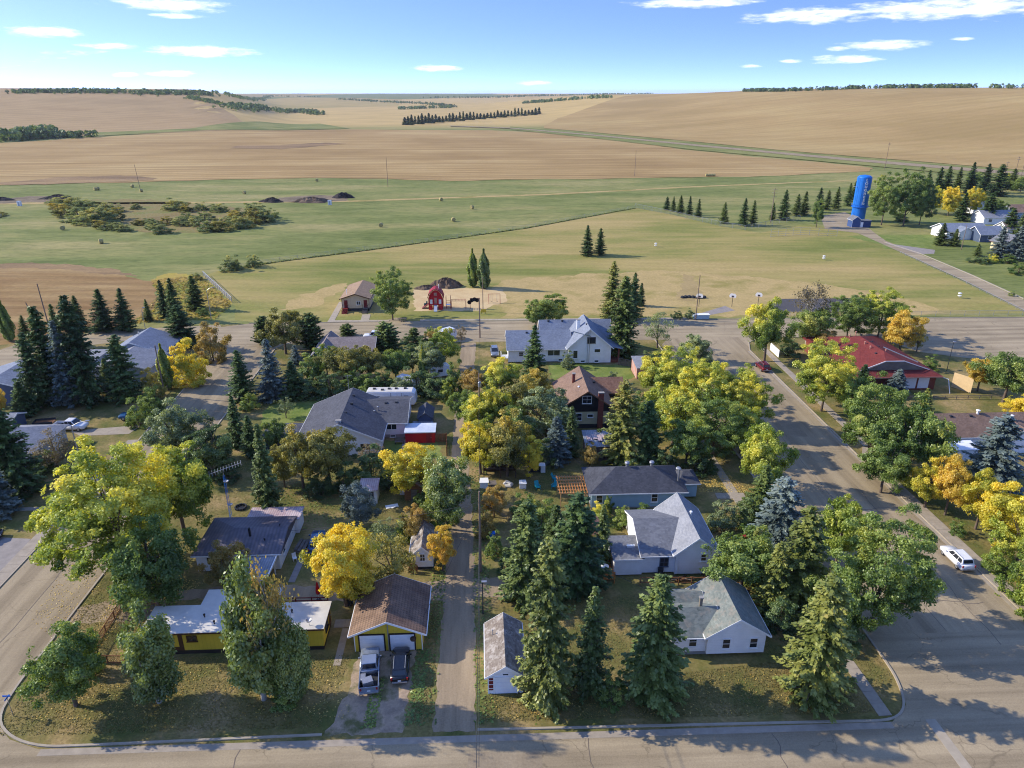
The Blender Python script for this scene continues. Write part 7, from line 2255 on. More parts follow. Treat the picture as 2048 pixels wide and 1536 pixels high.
TREES = [
    # --- south-west yard
    ('round', 'leaf_green', -39.9, 53.9, 9.2, 3.55, 'bushy green tree with yellow lower edge nearest the southwest corner'),
    ('upright', 'leaf_aspen', -32.0, 54.0, 11.9, 3.30, 'oval pale green tree in front of the mobile home fence'),
    ('upright', 'leaf_aspen', -21.9, 53.9, 16.5, 3.87, 'tallest pale aspen in front of the yellow mobile home'),
    ('upright', 'leaf_aspen', -18.8, 53.7, 11.2, 2.37, 'shorter aspen right of the tallest one before the mobile home'),
    ('bare', 'leaf_orange', -20.3, 53.9, 14.8, 2.12, 'half-bare grey stem between the two aspens'),
    ('shrub', 'leaf_yellowgreen', -40.7, 58.2, 3.9, 1.52, 'yellow-green shrub beside the lattice fence corner'),
    ('shrub', 'leaf_green', -19.6, 53.7, 3.2, 1.94, 'dark leafy suckers at the foot of the aspens'),
    ('round', 'leaf_yellowgreen', -43.3, 72.9, 18.1, 8.75, 'huge yellow-green maple overhanging the west street'),
    ('round', 'leaf_yellowgreen', -40.0, 82.2, 13.1, 4.89, 'yellow-topped tree behind the huge maple'),
    ('round', 'leaf_green', -37.2, 67.2, 12.1, 4.87, 'dense green tree between the huge maple and mobile home'),
    ('round', 'leaf_orange', -30.8, 71.1, 6.4, 2.36, 'small bronze tree before the metal-roofed bungalow'),
    ('round', 'leaf_yellow', -16.2, 67.4, 11.0, 3.95, 'bright golden-yellow tree behind the double garage'),
    ('round', 'leaf_yellow', -15.0, 67.0, 5.6, 2.56, 'lower yellow limb tree touching the double garage roof'),
    ('sparse', 'leaf_olive', -11.0, 70.7, 7.8, 3.26, 'thin olive tree with bare twigs behind the garage ridge'),
    ('sparse', 'leaf_grey', -12.6, 77.1, 5.3, 2.23, 'wispy grey-green shrub behind the yellow tree'),
    ('round', 'leaf_gold', -5.3, 73.4, 6.6, 1.90, 'small golden tree on the lane side of the whitewashed shed'),
    ('round', 'leaf_orange', -9.1, 79.7, 5.6, 1.96, 'small orange tree above the whitewashed shed'),
    ('shrub', 'leaf_yellowgreen', -10.8, 80.5, 3.6, 1.39, 'yellow-green shrub left of the small orange tree'),
    ('shrub', 'leaf_green', -6.3, 81.0, 5.4, 1.83, 'green lane-side shrub above the whitewashed shed'),
    ('round', 'leaf_aspen', -5.1, 82.6, 10.8, 3.94, 'soft sage-green willow overhanging the lane'),
    ('round', 'leaf_yellow', -10.8, 91.8, 8.3, 4.08, 'yellow tree left of the sage-green willow'),
    ('spruce', 'needle_green', -30.2, 87.2, 14.2, 2.47, 'lone tall spruce in the west back yard'),
    ('round', 'needle_blue', -16.9, 82.7, 7.3, 2.54, 'blue-green rounded tree in front of the garden shed'),
    ('round', 'leaf_olive', -27.1, 94.2, 10.0, 3.87, 'gold-olive tree left of the charcoal house front'),
    ('round', 'leaf_olive', -23.1, 94.5, 10.3, 3.89, 'gold-olive tree directly before the charcoal house'),
    ('shrub', 'leaf_dark', -17.3, 95.7, 6.0, 3.59, 'dark hedge-like shrub below the charcoal house'),
    ('sparse', 'leaf_brown', -17.9, 100.4, 4.4, 2.37, 'grey-pink leafless shrub against the charcoal house wall'),
    ('shrub', 'leaf_dark', -20.7, 92.9, 5.1, 2.21, 'dark shrub between gold-olive tree and garden lawn'),
    ('round', 'leaf_grey', -48.7, 103.5, 10.3, 4.67, 'grey-green tree at the edge of the west street'),
    ('round', 'leaf_dark', -41.9, 98.8, 7.8, 3.83, 'dark green tree right of the grey-green street tree'),
    ('spruce', 'needle_dark', -41.2, 108.9, 9.2, 2.16, 'dark spruce at the side of the flat garage'),
    ('spruce', 'needle_dark', -38.0, 105.6, 7.2, 2.03, 'second dark spruce beside the flat garage'),
    ('round', 'leaf_green', -34.0, 106.3, 6.1, 2.25, 'light green tree before the flat garage roof'),
    ('spruce', 'needle_green', -27.0, 110.5, 4.2, 1.19, 'tiny spruce tip above the gold-olive trees'),
    ('spruce', 'needle_dark', -46.3, 128.6, 10.3, 2.96, 'spruce standing on the west street edge by the lawn'),
    ('spruce', 'needle_blue', -40.5, 128.4, 12.5, 3.43, 'bluish spruce in the row behind the west lawn'),
    ('spruce', 'needle_dark', -36.6, 129.2, 7.7, 3.19, 'dark spruce right of the bluish one behind the lawn'),
    ('shrub', 'leaf_green', -43.7, 123.8, 3.9, 1.87, 'low green shrub at the street side of the lawn'),
    ('sparse', 'leaf_grey', -36.0, 119.9, 4.1, 1.73, 'small round grey-green tree on the lawn by the charcoal house'),
    ('round', 'leaf_olive', -44.6, 154.9, 10.4, 5.18, 'yellow-olive tree at the cul-de-sac corner'),
    ('pine', 'needle_green', -51.2, 161.4, 7.1, 2.34, 'green pine at the left of the cul-de-sac corner tree'),
    ('pine', 'needle_green', -39.3, 157.4, 8.7, 3.21, 'green pine at the right of the cul-de-sac corner tree'),
    ('spruce', 'needle_blue', -40.8, 148.2, 4.4, 1.64, 'very small blue spruce beside the green house'),
    ('pine', 'needle_green', -32.8, 167.3, 3.1, 1.95, 'small round pine behind the green house roof'),
    ('pine', 'needle_green', -21.5, 153.8, 7.5, 3.50, 'spreading pine at the east end of the green house'),
    ('pine', 'needle_green', -16.2, 162.8, 3.3, 1.55, 'small pine on the street hedge east of the spreading pine'),
    ('round', 'leaf_green', -12.2, 163.4, 3.2, 1.44, 'small round tree at the street end of the hedge'),
    ('shrub', 'leaf_dark', -17.6, 160.6, 2.2, 1.77, 'clipped street hedge, western half'),
    ('shrub', 'leaf_dark', -14.0, 160.5, 2.2, 2.01, 'clipped street hedge, eastern half'),
    ('shrub', 'leaf_green', -34.7, 136.3, 6.8, 3.65, 'broad green shrub below the green house west end'),
    ('shrub', 'leaf_yellowgreen', -35.4, 147.3, 3.7, 1.96, 'lime-yellow shrub against the green house wall'),
    ('round', 'leaf_olive', -28.0, 135.5, 8.6, 4.43, 'bronze-topped tree before the green house'),
    ('round', 'leaf_olive', -23.3, 136.6, 8.1, 3.66, 'bronze-green tree before the green house east end'),
    ('shrub', 'leaf_dark', -29.9, 129.9, 5.3, 4.10, 'dark shrub behind the charcoal house ridge'),
    ('shrub', 'leaf_green', -25.1, 131.4, 5.3, 3.26, 'green shrub right behind the charcoal house ridge'),
    ('shrub', 'leaf_dark', -34.5, 129.3, 4.2, 2.91, 'dark shrub left behind the charcoal house'),
    ('round', 'leaf_green', -17.8, 137.2, 7.3, 2.97, 'green tree in the middle of the shrubbery east of the green house'),
    ('shrub', 'leaf_green', -19.6, 133.0, 4.6, 3.00, 'leafy shrub beside the askew white camper'),
    ('shrub', 'leaf_dark', -12.9, 130.9, 5.3, 3.45, 'dark shrub behind the travel trailer'),
    ('shrub', 'leaf_dark', -9.2, 128.9, 4.6, 3.42, 'dark shrub at the nose of the travel trailer'),
    ('round', 'leaf_grey', -10.9, 138.8, 7.7, 3.63, 'grey-green tree by the small white camper'),
    ('round', 'leaf_yellowgreen', -8.0, 144.6, 9.1, 3.22, 'yellow-tinted tree beside the north lane'),
    ('shrub', 'leaf_green', -5.6, 129.3, 7.1, 2.24, 'lane-side green shrub opposite the peach tree'),
    ('poplar', 'leaf_green', -12.1, 136.9, 7.9, 1.02, 'slim green poplar beside the small camper'),
    ('round', 'leaf_orange', -11.0, 159.6, 3.7, 2.00, 'small orange-tipped tree by the white enclosed trailer'),
    ('sparse', 'leaf_brown', -4.9, 159.4, 4.9, 1.53, 'small brown tree at the north end of the lane'),
    ('round', 'leaf_green', -32.6, 141.2, 6.7, 3.14, 'green tree squeezed between the bronze tree and green house'),
    ('shrub', 'leaf_green', -21.6, 129.5, 4.6, 2.93, 'green shrub left of the askew white camper'),
    ('shrub', 'leaf_grey', -16.1, 128.5, 4.5, 2.43, 'grey-green shrub behind the middle of the travel trailer'),
    ('round', 'leaf_dark', -14.8, 141.9, 6.2, 2.43, 'dark tree between the spreading pine and grey-green tree'),
    ('shrub', 'leaf_yellowgreen', -6.8, 126.8, 4.2, 1.93, 'yellow-green shrub at the lane corner behind the trailer'),
    ('shrub', 'leaf_dark', -37.8, 128.2, 3.7, 2.41, 'dark shrub under the bluish spruce'),
    ('shrub', 'leaf_dark', -39.4, 97.5, 4.8, 2.29, 'dark shrub beside the television mast'),
    ('shrub', 'leaf_grey', -44.9, 100.0, 4.4, 2.33, 'grey-green shrub between the two west street trees'),
    ('round', 'leaf_olive', -30.0, 94.8, 6.8, 2.23, 'small olive tree left of the gold-olive pair'),
    ('shrub', 'leaf_dark', -24.3, 92.4, 3.8, 2.20, 'dark shrub under the gold-olive pair'),
    ('shrub', 'leaf_dark', -14.2, 94.1, 3.4, 1.87, 'dark shrub left of the yellow lane tree'),
    ('shrub', 'leaf_green', -7.9, 88.9, 3.7, 2.15, 'green thicket beneath the sage-green willow'),
    ('shrub', 'leaf_green', -4.5, 84.2, 3.6, 1.24, 'lane-edge bush under the sage-green willow'),
    ('round', 'leaf_green', -3.2, 115.4, 6.8, 2.48, 'green tree on the lane west of the transformer pole'),
    ('round', 'leaf_olive', 10.6, 126.1, 6.7, 2.98, 'olive tree behind the slim white-house spruce'),
    ('round', 'leaf_green', 5.2, 105.4, 7.8, 3.29, 'green tree in the middle of the lane thicket'),
    ('shrub', 'leaf_dark', 9.4, 100.0, 4.6, 2.38, 'dark shrub below the blue-green spruce'),
    ('round', 'leaf_grey', 15.1, 114.6, 4.9, 2.67, 'grey-green tree at the west eave of the brown-roofed house'),
    ('shrub', 'leaf_green', 20.2, 104.7, 3.5, 2.07, 'green shrub beside the weathered outbuilding'),
    ('round', 'leaf_yellowgreen', 33.9, 127.5, 7.9, 3.90, 'yellow-green tree right of the pink shed'),
    ('round', 'leaf_green', 29.0, 110.0, 8.0, 3.44, 'green tree behind the tall olive conifer'),
    ('round', 'leaf_yellowgreen', 42.4, 102.8, 8.2, 3.67, 'yellow-green tree leaning over the east street kerb'),
    ('shrub', 'leaf_dark', 33.8, 96.5, 4.4, 2.72, 'dark shrub at the edge of the leaf-strewn lawn'),
    ('shrub', 'leaf_dark', 23.7, 97.0, 4.0, 2.34, 'dark shrub behind the blue house turbines'),
    ('spruce', 'needle_olive', 32.1, 69.5, 7.9, 1.79, 'slim olive spruce between maple and boulevard spruces'),
    ('shrub', 'leaf_dark', 32.5, 61.2, 4.4, 2.19, 'dark understorey beside the white corner bungalow'),
    ('shrub', 'leaf_green', 9.8, 78.2, 4.2, 1.96, 'green shrub between the centre spruces and gazebo'),
    ('shrub', 'leaf_dark', 3.0, 72.2, 4.0, 1.53, 'dark shrub at the lane side of the first centre spruce'),
    ('round', 'leaf_green', 67.9, 118.8, 7.6, 3.71, 'green maple filling the row beside the hall'),
    ('round', 'leaf_green', 66.8, 102.6, 9.1, 3.70, 'green maple between the two large boulevard maples'),
    # --- north-west
    ('bigspruce', 'needle_dark', -82.6, 130.3, 19.0, 4.25, 'tall dark spruce left of the tallest western spruces'),
    ('bigspruce', 'needle_dark', -75.5, 128.5, 21.5, 4.56, 'tallest dark spruce behind the white pickup'),
    ('spruce', 'needle_dark', -83.5, 126.7, 14.9, 3.61, 'dark spruce at the left of the western spruce group'),
    ('spruce', 'needle_blue', -77.9, 127.2, 17.0, 3.43, 'blue spruce in the middle of the western group'),
    ('bigspruce', 'needle_dark', -68.7, 129.6, 13.4, 3.71, 'dark spruce above the blue pickup'),
    ('spruce', 'needle_green', -73.6, 133.3, 7.4, 2.46, 'smaller green spruce behind the two dark ones'),
    ('spruce', 'needle_dark', -84.4, 123.4, 6.8, 2.74, 'small spruce at the corner of the west bungalow'),
    ('poplar', 'leaf_green', -112.9, 167.1, 10.1, 1.54, 'slim poplar on the crop field edge at the far west'),
    ('spruce', 'needle_green', -111.5, 170.9, 5.3, 1.71, 'small spruce right of the slim western poplar'),
    ('spruce', 'needle_green', -99.5, 163.6, 10.0, 2.34, 'narrow spruce in front of the crop field'),
    ('spruce', 'needle_green', -100.5, 175.2, 9.0, 2.49, 'spruce on the verge, second from the bare pole'),
    ('spruce', 'needle_dark', -93.9, 174.1, 10.8, 3.83, 'wide spruce on the verge below the crop field'),
    ('spruce', 'needle_dark', -88.5, 173.8, 11.0, 3.09, 'leggy spruce with bare lower trunk on the verge'),
    ('spruce', 'needle_green', -86.7, 182.2, 5.9, 1.56, 'thin young spruce alone on the verge'),
    ('spruce', 'needle_dark', -83.4, 184.7, 10.3, 2.23, 'left of three spruces at the rough verge corner'),
    ('spruce', 'needle_dark', -80.0, 182.8, 11.2, 2.85, 'middle of three spruces at the rough verge corner'),
    ('spruce', 'needle_green', -78.5, 193.0, 9.5, 3.28, 'right of three spruces at the rough verge corner'),
    ('bigspruce', 'needle_dark', -69.8, 160.8, 10.4, 4.28, 'dense dark spruce behind the yellow street shrubs'),
    ('shrub', 'leaf_yellow', -60.0, 137.4, 9.9, 4.34, 'big rounded yellow shrub beside the west street'),
    ('shrub', 'leaf_orange', -59.5, 150.9, 9.5, 3.73, 'fading yellow shrub at the cul-de-sac end of west street'),
    ('poplar', 'leaf_green', -63.1, 134.9, 9.6, 1.49, 'narrow green poplar left of the big yellow shrub'),
    ('shrub', 'leaf_olive', -63.8, 130.6, 6.3, 2.23, 'olive shrub left of the narrow poplar'),
    ('shrub', 'leaf_green', -61.0, 117.6, 6.2, 2.74, 'clipped green hedge beside the west driveway, near end'),
    ('shrub', 'leaf_green', -60.5, 121.9, 6.0, 2.56, 'clipped green hedge beside the west driveway, far end'),
    ('sparse', 'leaf_brown', -66.8, 101.5, 7.0, 3.42, 'grey leafless shrub beside the street lamp'),
    ('shrub', 'leaf_green', -68.6, 101.9, 3.5, 1.96, 'green undergrowth below the grey leafless shrub'),
    ('bigspruce', 'needle_dark', -68.6, 94.4, 14.7, 4.25, 'large dark spruce at the western edge below the pale roof'),
    ('spruce', 'needle_blue', -68.2, 88.9, 8.8, 3.47, 'blue spruce cut by the western picture edge'),
    ('round', 'leaf_gold', -87.2, 120.9, 7.1, 1.80, 'golden tree cut by the western picture edge'),
    # --- lane and centre
    ('round', 'leaf_orange', -2.1, 126.6, 6.4, 2.79, 'peach-coloured tree at the lane bend'),
    ('round', 'leaf_yellowgreen', 3.6, 128.8, 7.1, 4.10, 'yellow-green tree before the big white house'),
    ('round', 'leaf_yellowgreen', -0.7, 111.7, 7.6, 3.62, 'lane-side yellow-green tree by the transformer pole'),
    ('round', 'leaf_olive', 6.6, 115.0, 9.4, 4.24, 'olive-green tree left of the brown-roofed house'),
    ('round', 'leaf_grey', 10.7, 108.5, 9.6, 5.05, 'large grey-green tree against the brown-roofed house'),
    ('round', 'leaf_yellowgreen', 1.6, 113.2, 8.6, 3.05, 'green tree between the lane and the olive-green one'),
    ('round', 'leaf_yellow', -0.5, 97.6, 9.1, 3.46, 'yellow lane tree left of the lean-to shed'),
    ('round', 'leaf_olive', 3.6, 96.8, 10.8, 4.19, 'tall golden-olive tree behind the lean-to shed'),
    ('round', 'leaf_yellow', 7.0, 96.1, 7.1, 2.37, 'small yellow tree right of the lean-to shed'),
    ('spruce', 'needle_dark', 10.6, 135.4, 12.3, 3.14, 'spruce before the long roof of the big white house'),
    ('shrub', 'leaf_grey', 18.6, 143.4, 3.8, 1.83, 'round grey shrub against the big white house wall'),
    ('spruce', 'needle_blue', 11.6, 100.8, 8.2, 2.94, 'blue-green spruce left of the weathered outbuilding'),
    ('spruce', 'needle_green', 14.2, 102.4, 9.2, 1.77, 'slim green spruce touching the brown-roofed house'),
    ('bigspruce', 'needle_olive', 22.1, 100.3, 14.5, 3.77, 'tall olive conifer right of the brown-roofed house'),
    ('bigspruce', 'needle_dark', 26.1, 100.1, 11.0, 3.00, 'dark conifer behind the blue house'),
    ('round', 'leaf_orange', 16.7, 98.9, 4.2, 1.66, 'small orange-yellow tree behind the blue house'),
    ('bigspruce', 'needle_green', 31.6, 150.1, 18.6, 4.43, 'tall dense spruce at the gable of the big white house'),
    ('spruce', 'needle_olive', 34.0, 177.7, 15.6, 3.36, 'pale spruce behind the tall dense spruce'),
    ('spruce', 'needle_dark', 39.9, 178.3, 12.4, 2.73, 'dark spruce right of the tall dense spruce on the field'),
    ('spruce', 'needle_dark', 44.5, 190.5, 6.6, 1.67, 'smallest spruce of the group beyond the big white house'),
    ('round', 'leaf_green', 13.8, 172.1, 7.2, 3.53, 'green tree behind the big white house, left one'),
    ('round', 'leaf_green', 18.1, 173.2, 8.4, 4.69, 'green tree behind the big white house, right one'),
    ('sparse', 'leaf_grey', 40.9, 155.2, 8.7, 3.93, 'open grey-green tree on the north street verge'),
    ('round', 'leaf_grey', 45.3, 139.2, 8.6, 3.69, 'grey-green tree by the north end of the sidewalk'),
    ('shrub', 'leaf_dark', 35.7, 140.5, 4.8, 2.66, 'dark shrub behind the pink shed'),
    ('shrub', 'leaf_grey', 26.2, 131.7, 3.6, 1.51, 'pale shrub on the lawn edge by the brown-roofed house'),
    ('round', 'leaf_yellowgreen', 36.9, 123.0, 11.3, 5.65, 'northernmost yellow-green tree of the east boulevard'),
    ('round', 'leaf_yellowgreen', 39.5, 113.5, 12.2, 5.72, 'second yellow-green tree of the east boulevard'),
    ('round', 'leaf_yellowgreen', 44.6, 111.3, 11.5, 5.42, 'yellow-topped tree of the boulevard nearest the street'),
    ('round', 'leaf_yellowgreen', 31.9, 106.0, 10.8, 4.98, 'yellow-green tree behind the dark conifer'),
    ('round', 'leaf_green', 37.6, 102.2, 9.9, 5.46, 'broad green tree above the leaf-strewn lawn'),
    ('round', 'leaf_green', 31.9, 98.2, 8.5, 3.52, 'green tree shading the back of the blue house'),
    ('round', 'leaf_yellowgreen', 41.0, 90.1, 11.1, 3.79, 'rounded yellow-green street tree north of the leafy lawn'),
    ('shrub', 'leaf_dark', 27.9, 96.0, 4.8, 2.32, 'dark understorey shrub behind the blue house roof'),
    # --- centre-south conifers
    ('bigspruce', 'needle_green', 4.7, 67.5, 13.6, 3.41, 'dark spruce beside the dirt crossing'),
    ('bigspruce', 'needle_dark', 10.8, 69.5, 13.2, 3.94, 'tall dark spruce before the wooden deck'),
    ('spruce', 'needle_green', 8.9, 75.0, 8.1, 2.50, 'spruce filling the gap between two tall centre ones'),
    ('spruce', 'needle_green', 14.5, 73.7, 8.8, 1.73, 'slender spruce beside the gazebo'),
    ('bigspruce', 'needle_olive', 5.7, 52.4, 19.0, 3.13, 'tall sunlit olive spruce beside the narrow garage'),
    ('spruce', 'needle_green', 10.1, 53.1, 13.1, 2.29, 'open spruce with bare trunk between the two big southern ones'),
    ('bigspruce', 'needle_green', 16.1, 52.6, 14.6, 3.60, 'broad dark spruce left of the white corner bungalow'),
    ('shrub', 'leaf_green', 12.0, 52.0, 4.0, 1.55, 'low green bush at the south street beneath the spruces'),
    ('round', 'leaf_orange', 1.3, 85.2, 4.8, 2.15, 'orange-yellow bush beside the lane pole'),
    ('shrub', 'leaf_orange', 0.1, 80.4, 4.4, 1.33, 'small tan bush beside the lane pole'),
    ('shrub', 'leaf_green', 1.2, 76.4, 3.6, 1.41, 'pale leafy vine bush at the lane edge'),
    ('shrub', 'leaf_green', 5.7, 85.6, 3.7, 2.45, 'garden shrub west of the pergola'),
    ('shrub', 'leaf_green', 7.8, 81.8, 4.7, 2.36, 'garden shrub below the pergola'),
    ('shrub', 'leaf_yellowgreen', 15.9, 83.6, 3.0, 1.73, 'yellow-green bush at the blue house corner'),
    ('shrub', 'leaf_green', 18.9, 82.3, 3.2, 1.91, 'vine hedge along the blue house, western part'),
    ('shrub', 'leaf_green', 21.9, 82.4, 3.0, 1.92, 'vine hedge along the blue house, eastern part'),
    ('shrub', 'leaf_green', 17.4, 85.7, 2.9, 0.78, 'climbing vine on the blue house wall'),
    ('shrub', 'leaf_green', 27.6, 87.3, 2.7, 1.29, 'shrub at the front corner of the blue house'),
    # --- south-east
    ('round', 'leaf_green', 30.0, 67.4, 8.4, 4.37, 'round green maple against the grey-roofed house'),
    ('shrub', 'leaf_grey', 32.0, 80.7, 4.9, 2.36, 'grey-green shrub row in front of the grey-roofed house'),
    ('shrub', 'leaf_dark', 35.6, 81.2, 5.1, 2.03, 'dark garden shrub beside the red tractor'),
    ('spruce', 'needle_green', 38.2, 82.9, 8.7, 2.95, 'green spruce at the sidewalk by the leafy lawn'),
    ('bigspruce', 'needle_blue', 37.8, 75.9, 10.8, 3.82, 'blue-grey spruce on the boulevard'),
    ('bigspruce', 'needle_olive', 35.5, 64.8, 13.6, 3.64, 'tall olive spruce in the middle of the boulevard'),
    ('spruce', 'needle_olive', 32.4, 64.1, 9.5, 2.52, 'olive spruce behind the tall one on the boulevard'),
    ('bigspruce', 'needle_olive', 31.8, 51.9, 14.5, 3.79, 'brownish olive spruce beside the white corner bungalow'),
    ('round', 'leaf_yellowgreen', 43.4, 71.4, 10.1, 3.36, 'yellow-green maple top behind the big boulevard maple'),
    ('round', 'leaf_green', 42.4, 60.6, 14.3, 5.74, 'big green maple spreading over the east street'),
    ('round', 'leaf_green', 37.9, 60.6, 8.7, 2.97, 'shaded green maple at the sidewalk'),
    ('shrub', 'leaf_dark', 38.5, 58.6, 4.4, 1.87, 'dark shrub under the big maple'),
    # --- east side of east street
    ('round', 'leaf_yellowgreen', 62.6, 145.5, 14.2, 4.80, 'yellow-green maple at the north corner of east street'),
    ('round', 'leaf_green', 75.7, 152.2, 10.5, 4.58, 'green tree behind the white board fence'),
    ('bare', 'leaf_brown', 76.5, 155.7, 14.3, 3.84, 'dead-topped grey tree among the northern maples'),
    ('round', 'leaf_green', 88.1, 159.6, 10.9, 5.50, 'green maple above the maroon roof, left one'),
    ('round', 'leaf_yellowgreen', 96.3, 160.4, 11.6, 6.31, 'green and yellow maple above the maroon roof, right one'),
    ('round', 'leaf_gold', 95.4, 149.2, 9.6, 4.41, 'bright orange tree beside the hall car park'),
    ('sparse', 'leaf_olive', 99.5, 149.4, 6.6, 2.05, 'thin olive tree right of the bright orange one'),
    ('shrub', 'leaf_dark', 69.7, 148.4, 4.5, 2.59, 'dark bush at the white board fence'),
    ('round', 'leaf_orange', 77.9, 149.4, 5.5, 3.40, 'russet bush at the northwest corner of the hall'),
    ('round', 'leaf_yellowgreen', 63.2, 118.5, 13.6, 6.19, 'yellow-green maple over the sidewalk by the hall'),
    ('spruce', 'needle_dark', 74.3, 125.7, 6.5, 2.64, 'dark spruce before the hall gable'),
    ('spruce', 'needle_blue', 81.2, 125.4, 5.5, 2.74, 'blue spruce before the hall windows'),
    ('shrub', 'leaf_green', 96.1, 138.4, 3.2, 2.14, 'green bush at the east side of the hall'),
    ('round', 'leaf_green', 60.6, 96.9, 14.3, 5.81, 'large green maple on the east boulevard'),
    ('round', 'leaf_green', 64.5, 93.6, 13.1, 4.92, 'green maple next to the brown-roofed bungalow'),
    ('round', 'leaf_green', 58.9, 89.3, 8.3, 3.67, 'lower green maple beside the sidewalk bend'),
    ('round', 'leaf_green', 71.4, 98.1, 8.6, 2.38, 'green tree at the brown-roofed bungalow corner'),
    ('spruce', 'needle_olive', 76.6, 109.4, 8.2, 2.43, 'rust-tinged spruce between maple and hall lawn'),
    ('round', 'leaf_gold', 98.7, 126.6, 7.4, 3.26, 'orange tree by the beige panel'),
    ('round', 'leaf_green', 99.3, 120.2, 11.1, 4.95, 'large green tree at the east edge by the orange one'),
    ('round', 'leaf_yellow', 97.5, 113.5, 4.8, 3.17, 'yellow shrub at the east edge above the brown roof'),
    ('bigspruce', 'needle_blue', 73.8, 87.7, 13.3, 5.04, 'big open blue spruce before the brown-roofed bungalow'),
    ('round', 'leaf_yellow', 63.0, 85.0, 7.3, 2.97, 'yellow-green tree left of the orange-gold one'),
    ('round', 'leaf_gold', 64.8, 83.0, 9.4, 2.77, 'orange-gold tree on the east boulevard'),
    ('round', 'leaf_yellow', 66.8, 79.4, 9.1, 3.01, 'yellow tree right of the orange-gold one'),
    ('round', 'leaf_yellow', 66.3, 75.1, 9.7, 3.37, 'broad yellow tree before the blue spruce'),
    ('round', 'leaf_yellowgreen', 66.3, 70.9, 9.8, 3.22, 'yellow-green tree at the east edge above the white SUV'),
    ('shrub', 'leaf_yellowgreen', 63.6, 70.5, 5.3, 2.16, 'yellow-green hedge shrub beside the white SUV'),
    ('shrub', 'leaf_yellowgreen', 62.6, 65.3, 6.8, 2.50, 'yellow-green hedge shrub south of the white SUV'),
    ('shrub', 'leaf_yellowgreen', 61.9, 61.9, 7.2, 2.23, 'hedge shrub cut by the east picture edge'),
    ('shrub', 'leaf_green', 63.5, 78.4, 2.2, 1.34, 'low green shrub on the east sidewalk verge'),
    # --- park
    ('poplar', 'leaf_green', -2.4, 213.7, 11.8, 1.82, 'left of the twin columnar poplars behind the playground'),
    ('poplar', 'leaf_dark', 1.0, 211.7, 12.1, 2.11, 'right of the twin columnar poplars behind the playground'),
    ('round', 'leaf_green', -23.2, 180.2, 13.3, 5.82, 'round dark green tree beside the portable classroom'),
    ('spruce', 'needle_dark', 39.0, 256.9, 11.2, 2.90, 'left of the two lone spruces on the mown field'),
    ('spruce', 'needle_dark', 44.0, 258.4, 9.8, 2.56, 'right of the two lone spruces on the mown field'),
    ('shrub', 'leaf_grey', 55.0, 178.1, 2.6, 1.45, 'grey shrub at the north street kerb by the pole'),
    ('shrub', 'leaf_dark', 51.6, 178.2, 2.1, 1.58, 'dark shrub at the north street kerb, left of the pole'),
    ('shrub', 'willow', -83.5, 239.3, 5.1, 3.84, 'larger willow bush at the corner of the mown field'),
    ('shrub', 'willow', -77.6, 244.3, 4.6, 3.07, 'smaller willow bush at the corner of the mown field'),
    ('shrub', 'willow', -90.6, 226.5, 2.3, 2.07, 'low willow bush at the end of the railed fence'),
    ('shrub', 'leaf_green', -74.7, 187.1, 2.1, 2.01, 'low bush in the spruce shade on the verge'),
    ('shrub', 'leaf_green', 155.4, 196.1, 1.5, 1.03, 'tiny bush on the diagonal street verge'),
    # --- around the water tower and the east houses
    ('round', 'leaf_green', 181.1, 316.7, 21.8, 7.81, 'big green tree right beside the blue water tower'),
    ('round', 'leaf_green', 189.6, 313.7, 23.7, 8.84, 'biggest green tree east of the blue water tower'),
    ('round', 'leaf_dark', 198.3, 316.0, 19.2, 5.58, 'dark green tree east of the biggest tower tree'),
    ('round', 'leaf_yellowgreen', 222.4, 346.6, 13.4, 5.63, 'yellow-green tree left of the far golden pair'),
    ('round', 'leaf_yellow', 226.7, 340.2, 13.6, 6.26, 'left of the far golden trees'),
    ('round', 'leaf_yellow', 239.1, 342.7, 12.8, 5.58, 'right of the far golden trees'),
    ('spruce', 'needle_dark', 223.8, 325.7, 12.9, 4.16, 'dark spruce in front of the far golden trees'),
    ('spruce', 'needle_green', 180.2, 270.9, 8.5, 3.51, 'spruce in front of the long blue-grey house'),
    ('spruce', 'needle_green', 184.4, 268.8, 6.6, 2.71, 'smaller spruce before the long blue-grey house'),
    ('spruce', 'needle_blue', 185.3, 245.2, 11.7, 3.91, 'blue spruce left of two beside the cream house'),
    ('spruce', 'needle_blue', 190.6, 243.3, 12.4, 4.24, 'blue spruce right of two beside the cream house'),
    ('spruce', 'needle_green', 181.3, 250.5, 4.4, 1.64, 'little spruce on the lawn of the cream house'),
    ('shrub', 'leaf_dark', 174.6, 239.2, 2.1, 3.50, 'clipped dark hedge by the diagonal street'),
    ('shrub', 'leaf_yellowgreen', 179.9, 239.7, 3.0, 2.46, 'yellow-green bush at the hedge end'),
    ('shrub', 'leaf_green', 184.6, 238.7, 3.2, 3.15, 'green bush right of the hedge end'),
    ('shrub', 'leaf_green', 176.6, 222.6, 3.7, 3.28, 'green bush by the orange-tan fence'),
    ('shrub', 'leaf_dark', 195.7, 327.0, 3.9, 4.18, 'low dark shrub under the tower trees'),
    ('spruce', 'needle_dark', 254.4, 405.3, 15.1, 3.69, 'far spruce above the golden trees, leftmost'),
    ('spruce', 'needle_dark', 267.4, 415.5, 15.7, 4.36, 'far spruce above the golden trees, second'),
    ('spruce', 'needle_dark', 275.1, 419.7, 15.9, 4.99, 'far spruce above the golden trees, third'),
    ('spruce', 'needle_green', 285.9, 426.1, 14.7, 3.58, 'far spruce above the golden trees, fourth'),
    ('spruce', 'needle_dark', 288.7, 419.1, 18.1, 4.69, 'far spruce above the golden trees, fifth and tallest'),
    ('spruce', 'needle_dark', 302.1, 425.3, 16.7, 5.06, 'far spruce above the golden trees, sixth'),
